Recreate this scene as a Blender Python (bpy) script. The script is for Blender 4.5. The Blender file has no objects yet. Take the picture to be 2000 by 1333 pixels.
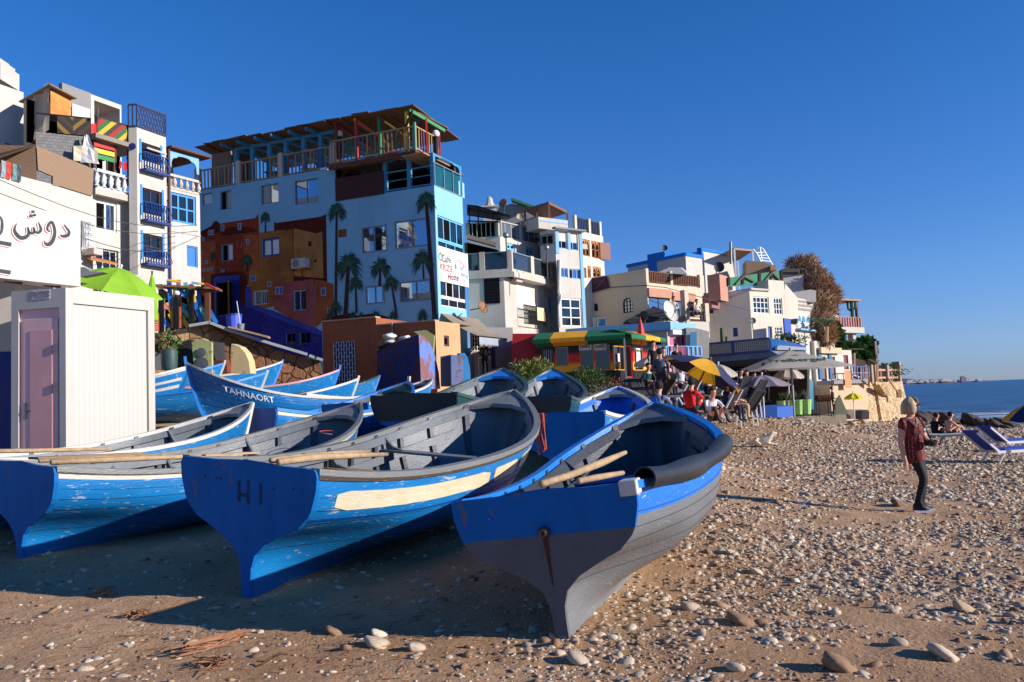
import bpy, bmesh, math, random
import numpy as np
from mathutils import Vector, Matrix, noise
R = math.radians
random.seed(7)
scene = bpy.context.scene
col = scene.collection
# ------------------------------------------------------------------ camera, sky, sun
FPX = 1640.0
CAMZ = 1.75
PITCH, ROLL = R(3.98), R(-2.3)
CAMM = Matrix.Rotation(R(90) + PITCH, 3, 'X') @ Matrix.Rotation(ROLL, 3, 'Z')
CAM = Vector((0, 0, CAMZ))
cd = bpy.data.cameras.new('camera'); cam = bpy.data.objects.new('camera', cd); col.objects.link(cam)
cam.location = CAM; cam.rotation_euler = CAMM.to_euler()
cd.sensor_width = 36; cd.lens = 36 * FPX / 2000; cd.clip_end = 20000; cd.clip_start = 0.05
scene.camera = cam
SUN_EL, SUN_B = R(18.5), R(16.5)          # sun from the right, a little behind the camera
S = Vector((math.cos(SUN_B) * math.cos(SUN_EL), -math.sin(SUN_B) * math.cos(SUN_EL), math.sin(SUN_EL)))
w = bpy.data.worlds.new('World'); scene.world = w; w.use_nodes = True
nt = w.node_tree; nt.nodes.clear()
sky = nt.nodes.new('ShaderNodeTexSky'); sky.sky_type = 'NISHITA'; sky.sun_disc = False
sky.sun_elevation = SUN_EL; sky.sun_rotation = math.atan2(S.x, S.y)
sky.air_density = 1.0; sky.dust_density = 0.0; sky.ozone_density = 5.0; sky.altitude = 0
bg = nt.nodes.new('ShaderNodeBackground'); bg.inputs['Strength'].default_value = 0.12
ow = nt.nodes.new('ShaderNodeOutputWorld')
hs_ = nt.nodes.new('ShaderNodeHueSaturation'); hs_.inputs['Saturation'].default_value = 1.22; hs_.inputs['Hue'].default_value = .512
nt.links.new(sky.outputs[0], hs_.inputs['Color'])
tcw = nt.nodes.new('ShaderNodeTexCoord'); sxw = nt.nodes.new('ShaderNodeSeparateXYZ'); nt.links.new(tcw.outputs['Generated'], sxw.inputs[0])
crw = nt.nodes.new('ShaderNodeValToRGB'); nt.links.new(sxw.outputs['Z'], crw.inputs[0])   # clear dry air: take the low sun's yellow out of the horizon band
ew = crw.color_ramp.elements; ew[0].position = 0; ew[0].color = (.40, .50, .98, 1); ew[1].position = .42; ew[1].color = (1, 1, 1, 1)
for p_, c_ in ((.05, (.56, .62, .95, 1)), (.13, (.78, .80, .96, 1)), (.25, (.95, .90, .98, 1))):
    k_ = ew.new(p_); k_.color = c_
mxw = nt.nodes.new('ShaderNodeMix'); mxw.data_type = 'RGBA'; mxw.blend_type = 'MULTIPLY'; mxw.inputs[0].default_value = 1
nt.links.new(hs_.outputs[0], mxw.inputs[6]); nt.links.new(crw.outputs[0], mxw.inputs[7]); nt.links.new(mxw.outputs[2], bg.inputs[0]); nt.links.new(bg.outputs[0], ow.inputs[0])
sd = bpy.data.lights.new('sun', 'SUN'); so = bpy.data.objects.new('sun', sd); col.objects.link(so)
sd.energy = 5.0; sd.angle = R(0.5); sd.color = (1.0, 0.93, 0.85)
so.rotation_euler = S.to_track_quat('Z', 'Y').to_euler(); so.location = (30, -10, 40)
vs = scene.view_settings
scene.display_settings.display_device = 'sRGB'
vs.view_transform = 'Standard'; vs.look = 'None'; vs.exposure = 0.4; vs.gamma = 1; vs.use_curve_mapping = False
scene.cycles.max_bounces = 6; scene.cycles.diffuse_bounces = 3; scene.cycles.glossy_bounces = 3
# ------------------------------------------------------------------ photo measuring
def ray(px, py):
    v = Vector(((px - 1000) / FPX, -(py - 666.5) / FPX, -1))
    return CAMM @ v
def P(px, py, d):                      # point seen at photo pixel (2000 wide) and depth d
    r = ray(px, py); return CAM + r * (d / r.y)
def PZ(px, py, z):                     # point on the ray at height z
    r = ray(px, py); return CAM + r * ((z - CAM.z) / r.z)
def proj(p):
    v = CAMM.transposed() @ (Vector(p) - CAM)
    return (1000 + FPX * v.x / -v.z, 666.5 - FPX * v.y / -v.z)
def sstep(a, b, x):
    t = min(1, max(0, (x - a) / (b - a))); return t * t * (3 - 2 * t)
_GY = [0, 8, 13, 16, 20, 24, 28, 38, 60, 400]; _GZ = [0, 0, .3, .7, 1.05, 1.4, 1.65, 2.0, 2.4, 2.5]
def gz(x, y):
    a = float(np.interp(y, _GY, _GZ)) * (1 - sstep(1.5, 5.5 + max(0, (y - 20) * .14), x + max(0, (15 - y)) * .1))
    b = -.043 * max(0, x - 4) + .85 * sstep(23, 33, y) * (1 - sstep(10.8, 14, x)) * sstep(2, 5, x)
    a += .6 * sstep(6, 9.5, -x) * sstep(18, 22, y)
    if x > 34: b -= (x - 34) * .05
    return a + b
def G(px, py):                         # ground point under a photo pixel
    r = ray(px, py); t = 0
    for i in range(4000):
        t += .03 if t < 40 else .2
        p = CAM + r * t
        if p.z <= gz(p.x, p.y): return Vector((p.x, p.y, gz(p.x, p.y)))
    return CAM + r * t
# ------------------------------------------------------------------ object helpers
WM = {}
def tag(o, label=None, cat=None, group=None, kind=None):
    if label: o['label'] = label
    if cat: o['category'] = cat
    if group: o['group'] = group
    if kind: o['kind'] = kind
    return o
def thing(name, label, cat, loc=(0, 0, 0), rotz=0, group=None, mat=None):
    o = bpy.data.objects.new(name, None); col.objects.link(o); o.empty_display_size = .3
    M = mat if mat is not None else Matrix.Translation(Vector(loc)) @ Matrix.Rotation(rotz, 4, 'Z')
    o.matrix_world = M; WM[o.name] = M.copy()
    return tag(o, label, cat, group)
def copy_tree(o, M, label, parent=None, group=None):
    c = o.copy(); col.objects.link(c)
    if parent is None:
        c.matrix_world = M; WM[c.name] = M.copy()
        if label: c['label'] = label
        if group: c['group'] = group
    else:
        c.parent = parent
    for ch in list(o.children): copy_tree(ch, None, None, c)
    return c
class MB:
    def __init__(s): s.v = []; s.f = []; s.m = []; s.mi = 0; s.X = None
    def mat(s, i): s.mi = i; return s
    def av(s, p):
        p = Vector(p)
        if s.X is not None: p = s.X @ p
        s.v.append(tuple(p)); return len(s.v) - 1
    def poly(s, pts):
        s.f.append([s.av(p) for p in pts]); s.m.append(s.mi); return s
    def grid(s, rows, closed=False, flip=False):
        n = len(rows[0]); idx = [[s.av(p) for p in r] for r in rows]
        for i in range(len(rows) - 1):
            for j in range(n if closed else n - 1):
                k = (j + 1) % n
                q = [idx[i][j], idx[i][k], idx[i + 1][k], idx[i + 1][j]]
                if flip: q.reverse()
                s.f.append(q); s.m.append(s.mi)
        return idx
    def box(s, c, size, M=None):
        c = Vector(c); x, y, z = [a / 2 for a in size]
        co = [(-x, -y, -z), (x, -y, -z), (x, y, -z), (-x, y, -z), (-x, -y, z), (x, -y, z), (x, y, z), (-x, y, z)]
        co = [c + (M @ Vector(p) if M is not None else Vector(p)) for p in co]
        return s.hexa(co)
    def hexa(s, co):
        i = [s.av(p) for p in co]
        for q in ((3, 2, 1, 0), (4, 5, 6, 7), (0, 1, 5, 4), (1, 2, 6, 5), (2, 3, 7, 6), (3, 0, 4, 7)):
            s.f.append([i[k] for k in q]); s.m.append(s.mi)
        return s
    def bar(s, a, b, w_, h, up=(0, 0, 1)):
        a, b = Vector(a), Vector(b); d = (b - a)
        if d.length < 1e-6: return s
        d.normalize(); up = Vector(up)
        if abs(d.dot(up)) > .98: up = Vector((0, 1, 0)) if abs(d.y) < .9 else Vector((1, 0, 0))
        sd_ = d.cross(up).normalized() * w_ / 2; u = sd_.cross(d).normalized() * h / 2
        return s.hexa([a - sd_ - u, a + sd_ - u, b + sd_ - u, b - sd_ - u, a - sd_ + u, a + sd_ + u, b + sd_ + u, b - sd_ + u])
    def tube(s, pts, r, n=8, cap=True):
        pts = [Vector(p) for p in pts]; rr = r if isinstance(r, (list, tuple)) else [r] * len(pts)
        rows = []; prev = None
        for i, p in enumerate(pts):
            d = (pts[min(i + 1, len(pts) - 1)] - pts[max(i - 1, 0)])
            d = d.normalized() if d.length > 1e-9 else Vector((0, 0, 1))
            if prev is None:
                a = Vector((0, 0, 1)) if abs(d.z) < .9 else Vector((1, 0, 0)); x = d.cross(a).normalized()
            else:
                x = (prev - d * prev.dot(d)); x = x.normalized() if x.length > 1e-6 else prev
            prev = x; y = d.cross(x)
            rows.append([p + (x * math.cos(2 * math.pi * k / n) + y * math.sin(2 * math.pi * k / n)) * rr[i] for k in range(n)])
        idx = s.grid(rows, closed=True)
        if cap:
            s.f.append(list(reversed(idx[0]))); s.m.append(s.mi); s.f.append(idx[-1]); s.m.append(s.mi)
        return s
    def lathe(s, c, prof, n=16, axis=None, a0=0, a1=2 * math.pi):
        c = Vector(c); q = Vector((0, 0, 1)).rotation_difference(Vector(axis)) if axis is not None else None
        full = abs(a1 - a0 - 2 * math.pi) < 1e-6; k = n if full else n + 1
        rows = []
        for r_, z in prof:
            row = []
            for i in range(k):
                a = a0 + (a1 - a0) * i / n
                p = Vector((r_ * math.cos(a), r_ * math.sin(a), z))
                if q: p = q @ p
                row.append(c + p)
            rows.append(row)
        s.grid(rows, closed=full); return s
    def ball(s, c, r, n=10, sc=(1, 1, 1)):
        c = Vector(c); rows = []
        for i in range(n // 2 + 1):
            th = math.pi * i / (n // 2)
            rows.append([c + Vector((sc[0] * r * math.sin(th) * math.cos(2 * math.pi * k / n), sc[1] * r * math.sin(th) * math.sin(2 * math.pi * k / n), -sc[2] * r * math.cos(th))) for k in range(n)])
        s.grid(rows, closed=True); return s
    def build(s, name, mats, parent=None, smooth=False, world=True, loc=None, bevel=0):
        me = bpy.data.meshes.new(name)
        vs_ = s.v
        if parent is not None:
            M = WM.get(parent.name)
            if world and M is not None and M != Matrix.Identity(4):
                Mi = M.inverted(); vs_ = [tuple(Mi @ Vector(p)) for p in vs_]
        else:
            if loc is None:
                a = np.array(vs_); loc = ((a[:, 0].min() + a[:, 0].max()) / 2, (a[:, 1].min() + a[:, 1].max()) / 2, a[:, 2].min())
            vs_ = [(p[0] - loc[0], p[1] - loc[1], p[2] - loc[2]) for p in vs_]
        me.from_pydata(vs_, [], s.f)
        if not isinstance(mats, (list, tuple)): mats = [mats]
        for m_ in mats: me.materials.append(m_)
        me.polygons.foreach_set('material_index', s.m)
        if smooth:
            me.polygons.foreach_set('use_smooth', [True] * len(me.polygons))
        bm = bmesh.new(); bm.from_mesh(me); bmesh.ops.remove_doubles(bm, verts=bm.verts, dist=1e-5)
        bmesh.ops.recalc_face_normals(bm, faces=bm.faces); bm.to_mesh(me); bm.free()
        if smooth == 'auto' and hasattr(me, 'set_sharp_from_angle'): me.set_sharp_from_angle(angle=R(35))
        me.update()
        o = bpy.data.objects.new(name, me); col.objects.link(o)
        if parent is not None:
            o.parent = parent; WM[o.name] = WM.get(parent.name, Matrix.Identity(4)) if world else Matrix.Identity(4)
        else:
            o.location = loc; WM[o.name] = Matrix.Translation(Vector(loc))
        if bevel:
            b = bm_ = o.modifiers.new('bevel', 'BEVEL'); b.width = bevel; b.segments = 2; b.limit_method = 'ANGLE'
        return o
# ------------------------------------------------------------------ materials
def lin(c):
    return tuple(((x / 255) / 12.92 if x / 255 <= .04045 else ((x / 255 + .055) / 1.055) ** 2.4) for x in c) + (1,)
def nn(t, ty, **k):
    n = t.nodes.new(ty)
    for a, b in k.items():
        if a in n.inputs.keys(): n.inputs[a].default_value = b
        else: setattr(n, a, b)
    return n
_MC = {}
def mk(name, c, rough=.6, var=.12, vs_=1.5, bump=.15, bs=30, wear=None, wamt=.35, wsc=6, stretch=(1, 1, 1), streak=0, metal=0, spec=.5, grime=None, gamt=.3, emis=0, planks=None, trans=0):
    """procedural paint: colour + soft variation + chips (wear) + vertical streaks (streak) + large grime blotches"""
    if name in _MC: return _MC[name]
    m = bpy.data.materials.new(name); m.use_nodes = True; t = m.node_tree; L = t.links.new
    b = t.nodes['Principled BSDF']; b.inputs['Roughness'].default_value = rough; b.inputs['Metallic'].default_value = metal
    b.inputs['Specular IOR Level'].default_value = spec
    tc = nn(t, 'ShaderNodeTexCoord'); mp = nn(t, 'ShaderNodeMapping'); mp.inputs['Scale'].default_value = stretch
    L(tc.outputs['Object'], mp.inputs['Vector'])
    base = lin(c)
    n1 = nn(t, 'ShaderNodeTexNoise', Scale=vs_, Detail=6.0, Roughness=.65); L(mp.outputs[0], n1.inputs['Vector'])
    hsv = nn(t, 'ShaderNodeMix', data_type='RGBA', blend_type='MULTIPLY'); hsv.inputs[0].default_value = 1
    hsv.inputs[6].default_value = base
    mr = nn(t, 'ShaderNodeMapRange'); mr.inputs[1].default_value = .3; mr.inputs[2].default_value = .7; mr.inputs[3].default_value = 1 - var; mr.inputs[4].default_value = 1 + var * .5
    L(n1.outputs['Fac'], mr.inputs[0]); L(mr.outputs[0], hsv.inputs[7]); cur = hsv.outputs[2]
    def mixin(fac, colr, amt):
        nonlocal cur
        mx = nn(t, 'ShaderNodeMix', data_type='RGBA'); mu = nn(t, 'ShaderNodeMath', operation='MULTIPLY'); mu.inputs[1].default_value = amt
        L(fac, mu.inputs[0]); L(mu.outputs[0], mx.inputs[0]); L(cur, mx.inputs[6]); mx.inputs[7].default_value = lin(colr); cur = mx.outputs[2]
    if grime:
        g = nn(t, 'ShaderNodeTexNoise', Scale=.7, Detail=7.0, Roughness=.7); L(tc.outputs['Object'], g.inputs['Vector'])
        r = nn(t, 'ShaderNodeMapRange'); r.inputs[1].default_value = .45; r.inputs[2].default_value = .75; L(g.outputs['Fac'], r.inputs[0]); mixin(r.outputs[0], grime, gamt)
    if streak:
        ms = nn(t, 'ShaderNodeMapping'); ms.inputs['Scale'].default_value = (5, 5, .25); L(tc.outputs['Object'], ms.inputs['Vector'])
        g = nn(t, 'ShaderNodeTexNoise', Scale=1.0, Detail=5.0, Roughness=.6); L(ms.outputs[0], g.inputs['Vector'])
        r = nn(t, 'ShaderNodeMapRange'); r.inputs[1].default_value = .52; r.inputs[2].default_value = .78; L(g.outputs['Fac'], r.inputs[0]); mixin(r.outputs[0], grime or (95, 85, 70), streak)
    if wear:
        g = nn(t, 'ShaderNodeTexNoise', Scale=wsc, Detail=9.0, Roughness=.75); L(mp.outputs[0], g.inputs['Vector'])
        r = nn(t, 'ShaderNodeMapRange'); r.inputs[1].default_value = .72 - wamt * .3; r.inputs[2].default_value = .745 - wamt * .3; L(g.outputs['Fac'], r.inputs[0]); mixin(r.outputs[0], wear, .9)
        wearf = r.outputs[0]
    L(cur, b.inputs['Base Color'])
    hb = None
    if bump:
        nb = nn(t, 'ShaderNodeTexNoise', Scale=bs, Detail=5.0, Roughness=.6); L(mp.outputs[0], nb.inputs['Vector']); hb = nb.outputs['Fac']
        bp = nn(t, 'ShaderNodeBump', Strength=bump, Distance=.02); L(hb, bp.inputs['Height']); L(bp.outputs[0], b.inputs['Normal'])
    if emis:
        b.inputs['Emission Color'].default_value = base; b.inputs['Emission Strength'].default_value = emis
    if trans:
        b.inputs['Subsurface Weight'].default_value = 0
        tr = nn(t, 'ShaderNodeBsdfTranslucent'); L(cur, tr.inputs['Color']); ms_ = nn(t, 'ShaderNodeMixShader'); ms_.inputs[0].default_value = trans
        o_ = t.nodes['Material Output']; L(b.outputs[0], ms_.inputs[1]); L(tr.outputs[0], ms_.inputs[2]); L(ms_.outputs[0], o_.inputs['Surface'])
    _MC[name] = m; return m
# ------------------------------------------------------------------ ground, sea, far coast
def ground_mat():
 m=bpy.data.materials.new('beach_sand');m.use_nodes=True;t=m.node_tree;L=t.links.new
 b=t.nodes['Principled BSDF'];b.inputs['Roughness'].default_value=.95;b.inputs['Specular IOR Level'].default_value=.15
 tc=nn(t,'ShaderNodeTexCoord')
 n1=nn(t,'ShaderNodeTexNoise',Scale=.35,Detail=8.0,Roughness=.6);L(tc.outputs['Object'],n1.inputs['Vector'])
 cr=nn(t,'ShaderNodeValToRGB');L(n1.outputs['Fac'],cr.inputs[0])
 e=cr.color_ramp.elements;e[0].position=.32;e[0].color=lin((164,124,88));e[1].position=.68;e[1].color=lin((208,168,130))
 n2=nn(t,'ShaderNodeTexNoise',Scale=60.0,Detail=4.0,Roughness=.7);L(tc.outputs['Object'],n2.inputs['Vector'])
 mr=nn(t,'ShaderNodeMapRange');mr.inputs[1].default_value=.25;mr.inputs[2].default_value=.75;mr.inputs[3].default_value=.72;mr.inputs[4].default_value=1.18;L(n2.outputs['Fac'],mr.inputs[0])
 mx=nn(t,'ShaderNodeMix',data_type='RGBA',blend_type='MULTIPLY');mx.inputs[0].default_value=1;L(cr.outputs[0],mx.inputs[6]);L(mr.outputs[0],mx.inputs[7])
 vo=nn(t,'ShaderNodeTexVoronoi',Scale=22.0);L(tc.outputs['Object'],vo.inputs['Vector'])
 hs=nn(t,'ShaderNodeValToRGB');L(vo.outputs['Color'],hs.inputs[0]);q=hs.color_ramp.elements
 q[0].color=lin((156,120,86));q[0].position=.2;q[1].color=lin((202,188,170));q[1].position=.85
 sx=nn(t,'ShaderNodeSeparateXYZ');L(tc.outputs['Object'],sx.inputs[0])
 gx=nn(t,'ShaderNodeMapRange');gx.inputs[1].default_value=3;gx.inputs[2].default_value=13;L(sx.outputs['X'],gx.inputs[0])
 n3=nn(t,'ShaderNodeTexNoise',Scale=.9,Detail=6.0);L(tc.outputs['Object'],n3.inputs['Vector'])
 ad=nn(t,'ShaderNodeMath',operation='MULTIPLY_ADD');L(gx.outputs[0],ad.inputs[0]);ad.inputs[1].default_value=.34
 L(n3.outputs['Fac'],ad.inputs[2])
 th=nn(t,'ShaderNodeMapRange');th.inputs[1].default_value=.52;th.inputs[2].default_value=.66;L(ad.outputs[0],th.inputs[0])
 d1=nn(t,'ShaderNodeMapRange');d1.inputs[1].default_value=.25;d1.inputs[2].default_value=.36;d1.inputs[3].default_value=1;d1.inputs[4].default_value=0;L(vo.outputs['Distance'],d1.inputs[0])
 mm=nn(t,'ShaderNodeMath',operation='MULTIPLY');L(th.outputs[0],mm.inputs[0]);L(d1.outputs[0],mm.inputs[1])
 m2=nn(t,'ShaderNodeMix',data_type='RGBA');L(mm.outputs[0],m2.inputs[0]);L(mx.outputs[2],m2.inputs[6]);L(hs.outputs[0],m2.inputs[7])
 L(m2.outputs[2],b.inputs['Base Color'])
 n4=nn(t,'ShaderNodeTexNoise',Scale=14.0,Detail=8.0,Roughness=.7);L(tc.outputs['Object'],n4.inputs['Vector'])
 a2=nn(t,'ShaderNodeMath',operation='MULTIPLY_ADD');L(mm.outputs[0],a2.inputs[0]);a2.inputs[1].default_value=.9;L(n4.outputs['Fac'],a2.inputs[2])
 bp=nn(t,'ShaderNodeBump',Strength=.9,Distance=.05);L(a2.outputs[0],bp.inputs['Height']);L(bp.outputs[0],b.inputs['Normal'])
 return m
def gdisp(x,y):
 d=math.hypot(x,y)
 k=.035 if d<30 else .06
 return k*noise.noise(Vector((x*.7,y*.7,3)))+.022*noise.noise(Vector((x*3,y*3,8)))+(.012*noise.noise(Vector((x*9,y*9,5)))if d<16 else 0)
_ys=[-8,-5,-2,0]+list(np.arange(.5,14,.075))+list(np.arange(14,30,.25))+list(np.arange(30,92,1.0))+[100,120,160,250,400,900]
_xs=[-900,-300,-120,-70]+list(np.arange(-50,-12,2.0))+list(np.arange(-12,-5,.3))+list(np.arange(-5,9,.085))+list(np.arange(9,20,.3))+list(np.arange(20,56,1.0))+[60,70,90]
def gzz(x,y):
 z=gz(x,y)
 if y>75 and x>24:z-=(y-75)*.06*sstep(24,33,x)
 if y>140:z=min(z,-3-(y-140)*.01)if x>-60 else z
 return z
mb=MB()
mb.grid([[(x,y,gzz(x,y)+gdisp(x,y))for x in _xs]for y in _ys])
gob=mb.build('ground',ground_mat(),smooth=True,loc=(0,0,0));tag(gob,kind='structure')
SEA=-1.3
def sea_mat():
 m=bpy.data.materials.new('sea');m.use_nodes=True;t=m.node_tree;L=t.links.new
 b=t.nodes['Principled BSDF'];b.inputs['Roughness'].default_value=.22;b.inputs['IOR'].default_value=1.33
 tc=nn(t,'ShaderNodeTexCoord');mp=nn(t,'ShaderNodeMapping');mp.inputs['Scale'].default_value=(.10,.35,1);mp.inputs['Rotation'].default_value=(0,0,R(-12));L(tc.outputs['Object'],mp.inputs['Vector'])
 n=nn(t,'ShaderNodeTexNoise',Scale=1.0,Detail=9.0,Roughness=.62);L(mp.outputs[0],n.inputs['Vector'])
 cr=nn(t,'ShaderNodeValToRGB');L(n.outputs['Fac'],cr.inputs[0]);e=cr.color_ramp.elements
 e[0].position=.42;e[0].color=lin((14,52,92));e[1].position=.6;e[1].color=lin((66,118,156))
 mf=nn(t,'ShaderNodeMapping');mf.inputs['Scale'].default_value=(.05,.30,1);mf.inputs['Rotation'].default_value=(0,0,R(-14));L(tc.outputs['Object'],mf.inputs['Vector'])
 wv=nn(t,'ShaderNodeTexNoise',Scale=1.6,Detail=10.0,Roughness=.7);L(mf.outputs[0],wv.inputs['Vector'])
 sx=nn(t,'ShaderNodeSeparateXYZ');L(tc.outputs['Object'],sx.inputs[0])
 sh=nn(t,'ShaderNodeMapRange');sh.inputs[1].default_value=70;sh.inputs[2].default_value=140;sh.inputs[3].default_value=.10;sh.inputs[4].default_value=-.2;L(sx.outputs['Y'],sh.inputs[0])
 ad=nn(t,'ShaderNodeMath',operation='ADD');L(wv.outputs['Fac'],ad.inputs[0]);L(sh.outputs[0],ad.inputs[1])
 fr=nn(t,'ShaderNodeMapRange');fr.inputs[1].default_value=.60;fr.inputs[2].default_value=.67;L(ad.outputs[0],fr.inputs[0])
 mx=nn(t,'ShaderNodeMix',data_type='RGBA');L(fr.outputs[0],mx.inputs[0]);L(cr.outputs[0],mx.inputs[6]);mx.inputs[7].default_value=(.75,.8,.84,1)
 L(mx.outputs[2],b.inputs['Base Color'])
 rr=nn(t,'ShaderNodeMapRange');rr.inputs[3].default_value=.3;rr.inputs[4].default_value=.9;L(fr.outputs[0],rr.inputs[0]);L(rr.outputs[0],b.inputs['Roughness'])
 mq=nn(t,'ShaderNodeMapping');mq.inputs['Scale'].default_value=(.5,1.6,1);L(tc.outputs['Object'],mq.inputs['Vector'])
 n2=nn(t,'ShaderNodeTexNoise',Scale=1.2,Detail=8.0,Roughness=.7);L(mq.outputs[0],n2.inputs['Vector'])
 bp=nn(t,'ShaderNodeBump',Strength=1.0,Distance=.6);L(n2.outputs['Fac'],bp.inputs['Height']);L(bp.outputs[0],b.inputs['Normal'])
 return m
mb=MB();mb.poly([(-9000,60,SEA),(12000,60,SEA),(12000,15000,SEA),(-9000,15000,SEA)]).poly([(30,-300,SEA),(12000,-300,SEA),(12000,60,SEA),(30,60,SEA)])
tag(mb.build('sea',sea_mat(),loc=(0,0,SEA)),kind='structure')
mb=MB();D=2600
rows=[]
for k in range(61):
 a=k/60;px=1700+a*225
 h=26*(1-a)**.8*(.75+.5*noise.noise(Vector((a*9,0,2))))+5*(1-a)**.3
 if a>.97:h=1.5
 p=P(px,745,D+260*a);x, y=p.x, p.y
 rows.append([(x,y-120,SEA-2),(x,y-70,h*.28),(x,y,h*.7),(x,y+120,h),(x,y+500,SEA-2)])
mb.grid(rows)
tag(mb.build('headland',mk('headland_earth_hazed',(118,98,104),var=.35,vs_=.012,bump=0,wear=(168,160,158),wamt=.35,wsc=.02),smooth=True),kind='structure')  # mild mauve distance haze mixed into the brown of the hills
rt=thing('coastal_town','pale strip of far town on the headland across the bay','town',P(1850,742,D))
mb=MB()
for k in range(90):
 px=random.uniform(1772,1915);p=P(px,742,D-60+random.uniform(0,60)+1.1*(px-1772))
 hh=random.uniform(2.5,6);ww=random.uniform(6,22);zz=random.uniform(.2,1)*10*(1-(px-1765)/190)
 mb.box((p.x,p.y,zz+hh/2),(ww,10,hh))
mb.build('house',mk('far_white',(190,186,186),bump=0),rt)
mb=MB()
for a_, h_ in((1878,17),(1881,19),(1885,15)):
 p=P(a_,742,D+60);mb.box((p.x,p.y,h_/2),(5.5,10,h_))
mb.build('tower_block',mk('far_tower',(150,128,132),bump=0),rt)
# ------------------------------------------------------------------ pebbles and stones
def pebble_mat():
 m=bpy.data.materials.new('pebble_stone');m.use_nodes=True;t=m.node_tree;L=t.links.new
 b=t.nodes['Principled BSDF'];b.inputs['Roughness'].default_value=.8;b.inputs['Specular IOR Level'].default_value=.25
 at=nn(t,'ShaderNodeAttribute');at.attribute_name='tint'
 cr=nn(t,'ShaderNodeValToRGB');L(at.outputs['Fac'],cr.inputs[0]);r=cr.color_ramp
 e=r.elements;e[0].position=0;e[0].color=lin((128,104,84));e[1].position=1;e[1].color=lin((212,196,172))
 for p_, c_ in((.15,(148,116,88)),(.35,(184,158,130)),(.5,(166,150,132)),(.65,(186,166,142)),(.8,(196,176,150))):
  k=e.new(p_);k.color=lin(c_)
 tc=nn(t,'ShaderNodeTexCoord')
 n=nn(t,'ShaderNodeTexNoise',Scale=35.0,Detail=6.0,Roughness=.7);L(tc.outputs['Object'],n.inputs['Vector'])
 mr=nn(t,'ShaderNodeMapRange');mr.inputs[1].default_value=.3;mr.inputs[2].default_value=.7;mr.inputs[3].default_value=.75;mr.inputs[4].default_value=1.12;L(n.outputs['Fac'],mr.inputs[0])
 mx=nn(t,'ShaderNodeMix',data_type='RGBA',blend_type='MULTIPLY');mx.inputs[0].default_value=1;L(cr.outputs[0],mx.inputs[6]);L(mr.outputs[0],mx.inputs[7]);L(mx.outputs[2],b.inputs['Base Color'])
 bp=nn(t,'ShaderNodeBump',Strength=.4,Distance=.01);L(n.outputs['Fac'],bp.inputs['Height']);L(bp.outputs[0],b.inputs['Normal'])
 return m
PEB=pebble_mat()
def templates(sub,n,seed,rough=.25):
 out=[];rs=random.Random(seed)
 for k in range(n):
  bm=bmesh.new();bmesh.ops.create_icosphere(bm,subdivisions=sub,radius=1)
  o=Vector((rs.uniform(-9,9),rs.uniform(-9,9),k));sc=(1,rs.uniform(.55,.9),rs.uniform(.32,.55))
  for v in bm.verts:
   c=v.co.copy();c*=1+rough*noise.noise(c*1.1+o)+.12*noise.noise(c*2.6+o)
   c.x=max(-.86,min(.9,c.x));v.co=Vector((c.x*sc[0],c.y*sc[1],c.z*sc[2]))
  bm.verts.ensure_lookup_table()
  out.append((np.array([v.co[:]for v in bm.verts]),np.array([[v.index for v in f.verts]for f in bm.faces])));bm.free()
 return out
def scatter(name,pts,sizes,tints,temps,kind='stuff'):
 rng=np.random.default_rng(3);V=[];F=[];T=[];off=0
 for i, (p,s_,tn)in enumerate(zip(pts,sizes,tints)):
  tv, tf=temps[i%len(temps)]
  a=rng.uniform(0,6.28);tx, ty=rng.normal(0,.18,2)
  ca, sa=math.cos(a), math.sin(a)
  v=tv*s_
  x=v[:,0]*ca-v[:,1]*sa;y=v[:,0]*sa+v[:,1]*ca;z=v[:,2]+tx*x+ty*y
  V.append(np.stack([x+p[0],y+p[1],z+p[2]],1));F.append(tf+off);T.append(np.full(len(tv),tn));off+=len(tv)
 V=np.concatenate(V).astype(np.float32);F=np.concatenate(F).astype(np.int32);T=np.concatenate(T).astype(np.float32)
 me=bpy.data.meshes.new(name);me.vertices.add(len(V));me.vertices.foreach_set('co',V.ravel())
 me.loops.add(F.size);me.loops.foreach_set('vertex_index',F.ravel());me.polygons.add(len(F))
 me.polygons.foreach_set('loop_start',np.arange(0,F.size,3,dtype=np.int32));me.polygons.foreach_set('loop_total',np.full(len(F),3,dtype=np.int32))
 me.polygons.foreach_set('use_smooth',np.ones(len(F),dtype=bool))
 at=me.attributes.new('tint','FLOAT','POINT');at.data.foreach_set('value',T);me.materials.append(PEB);me.update();me.validate()
 o=bpy.data.objects.new(name,me);col.objects.link(o);tag(o,kind=kind);return o
def dens(x,y):
 """how pebbly the beach is here, 0..1"""
 n=.5+.9*noise.noise(Vector((x*.55,y*.45,1)))+.5*noise.noise(Vector((x*1.7,y*1.7,4)))
 a=.12+.95*sstep(-1.2,2.2,x+(5-y)*.25)+.35*(1-sstep(4,7,y))*sstep(-.8,1,x)+.5*sstep(3,9,x)+.7*sstep(10,20,y)*sstep(2,6,x)
 if x<6:a*=1-.5*sstep(9,13,y)
 return max(0.0,min(1,a*(n*1.15+.12)))
rs=random.Random(11)
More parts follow.
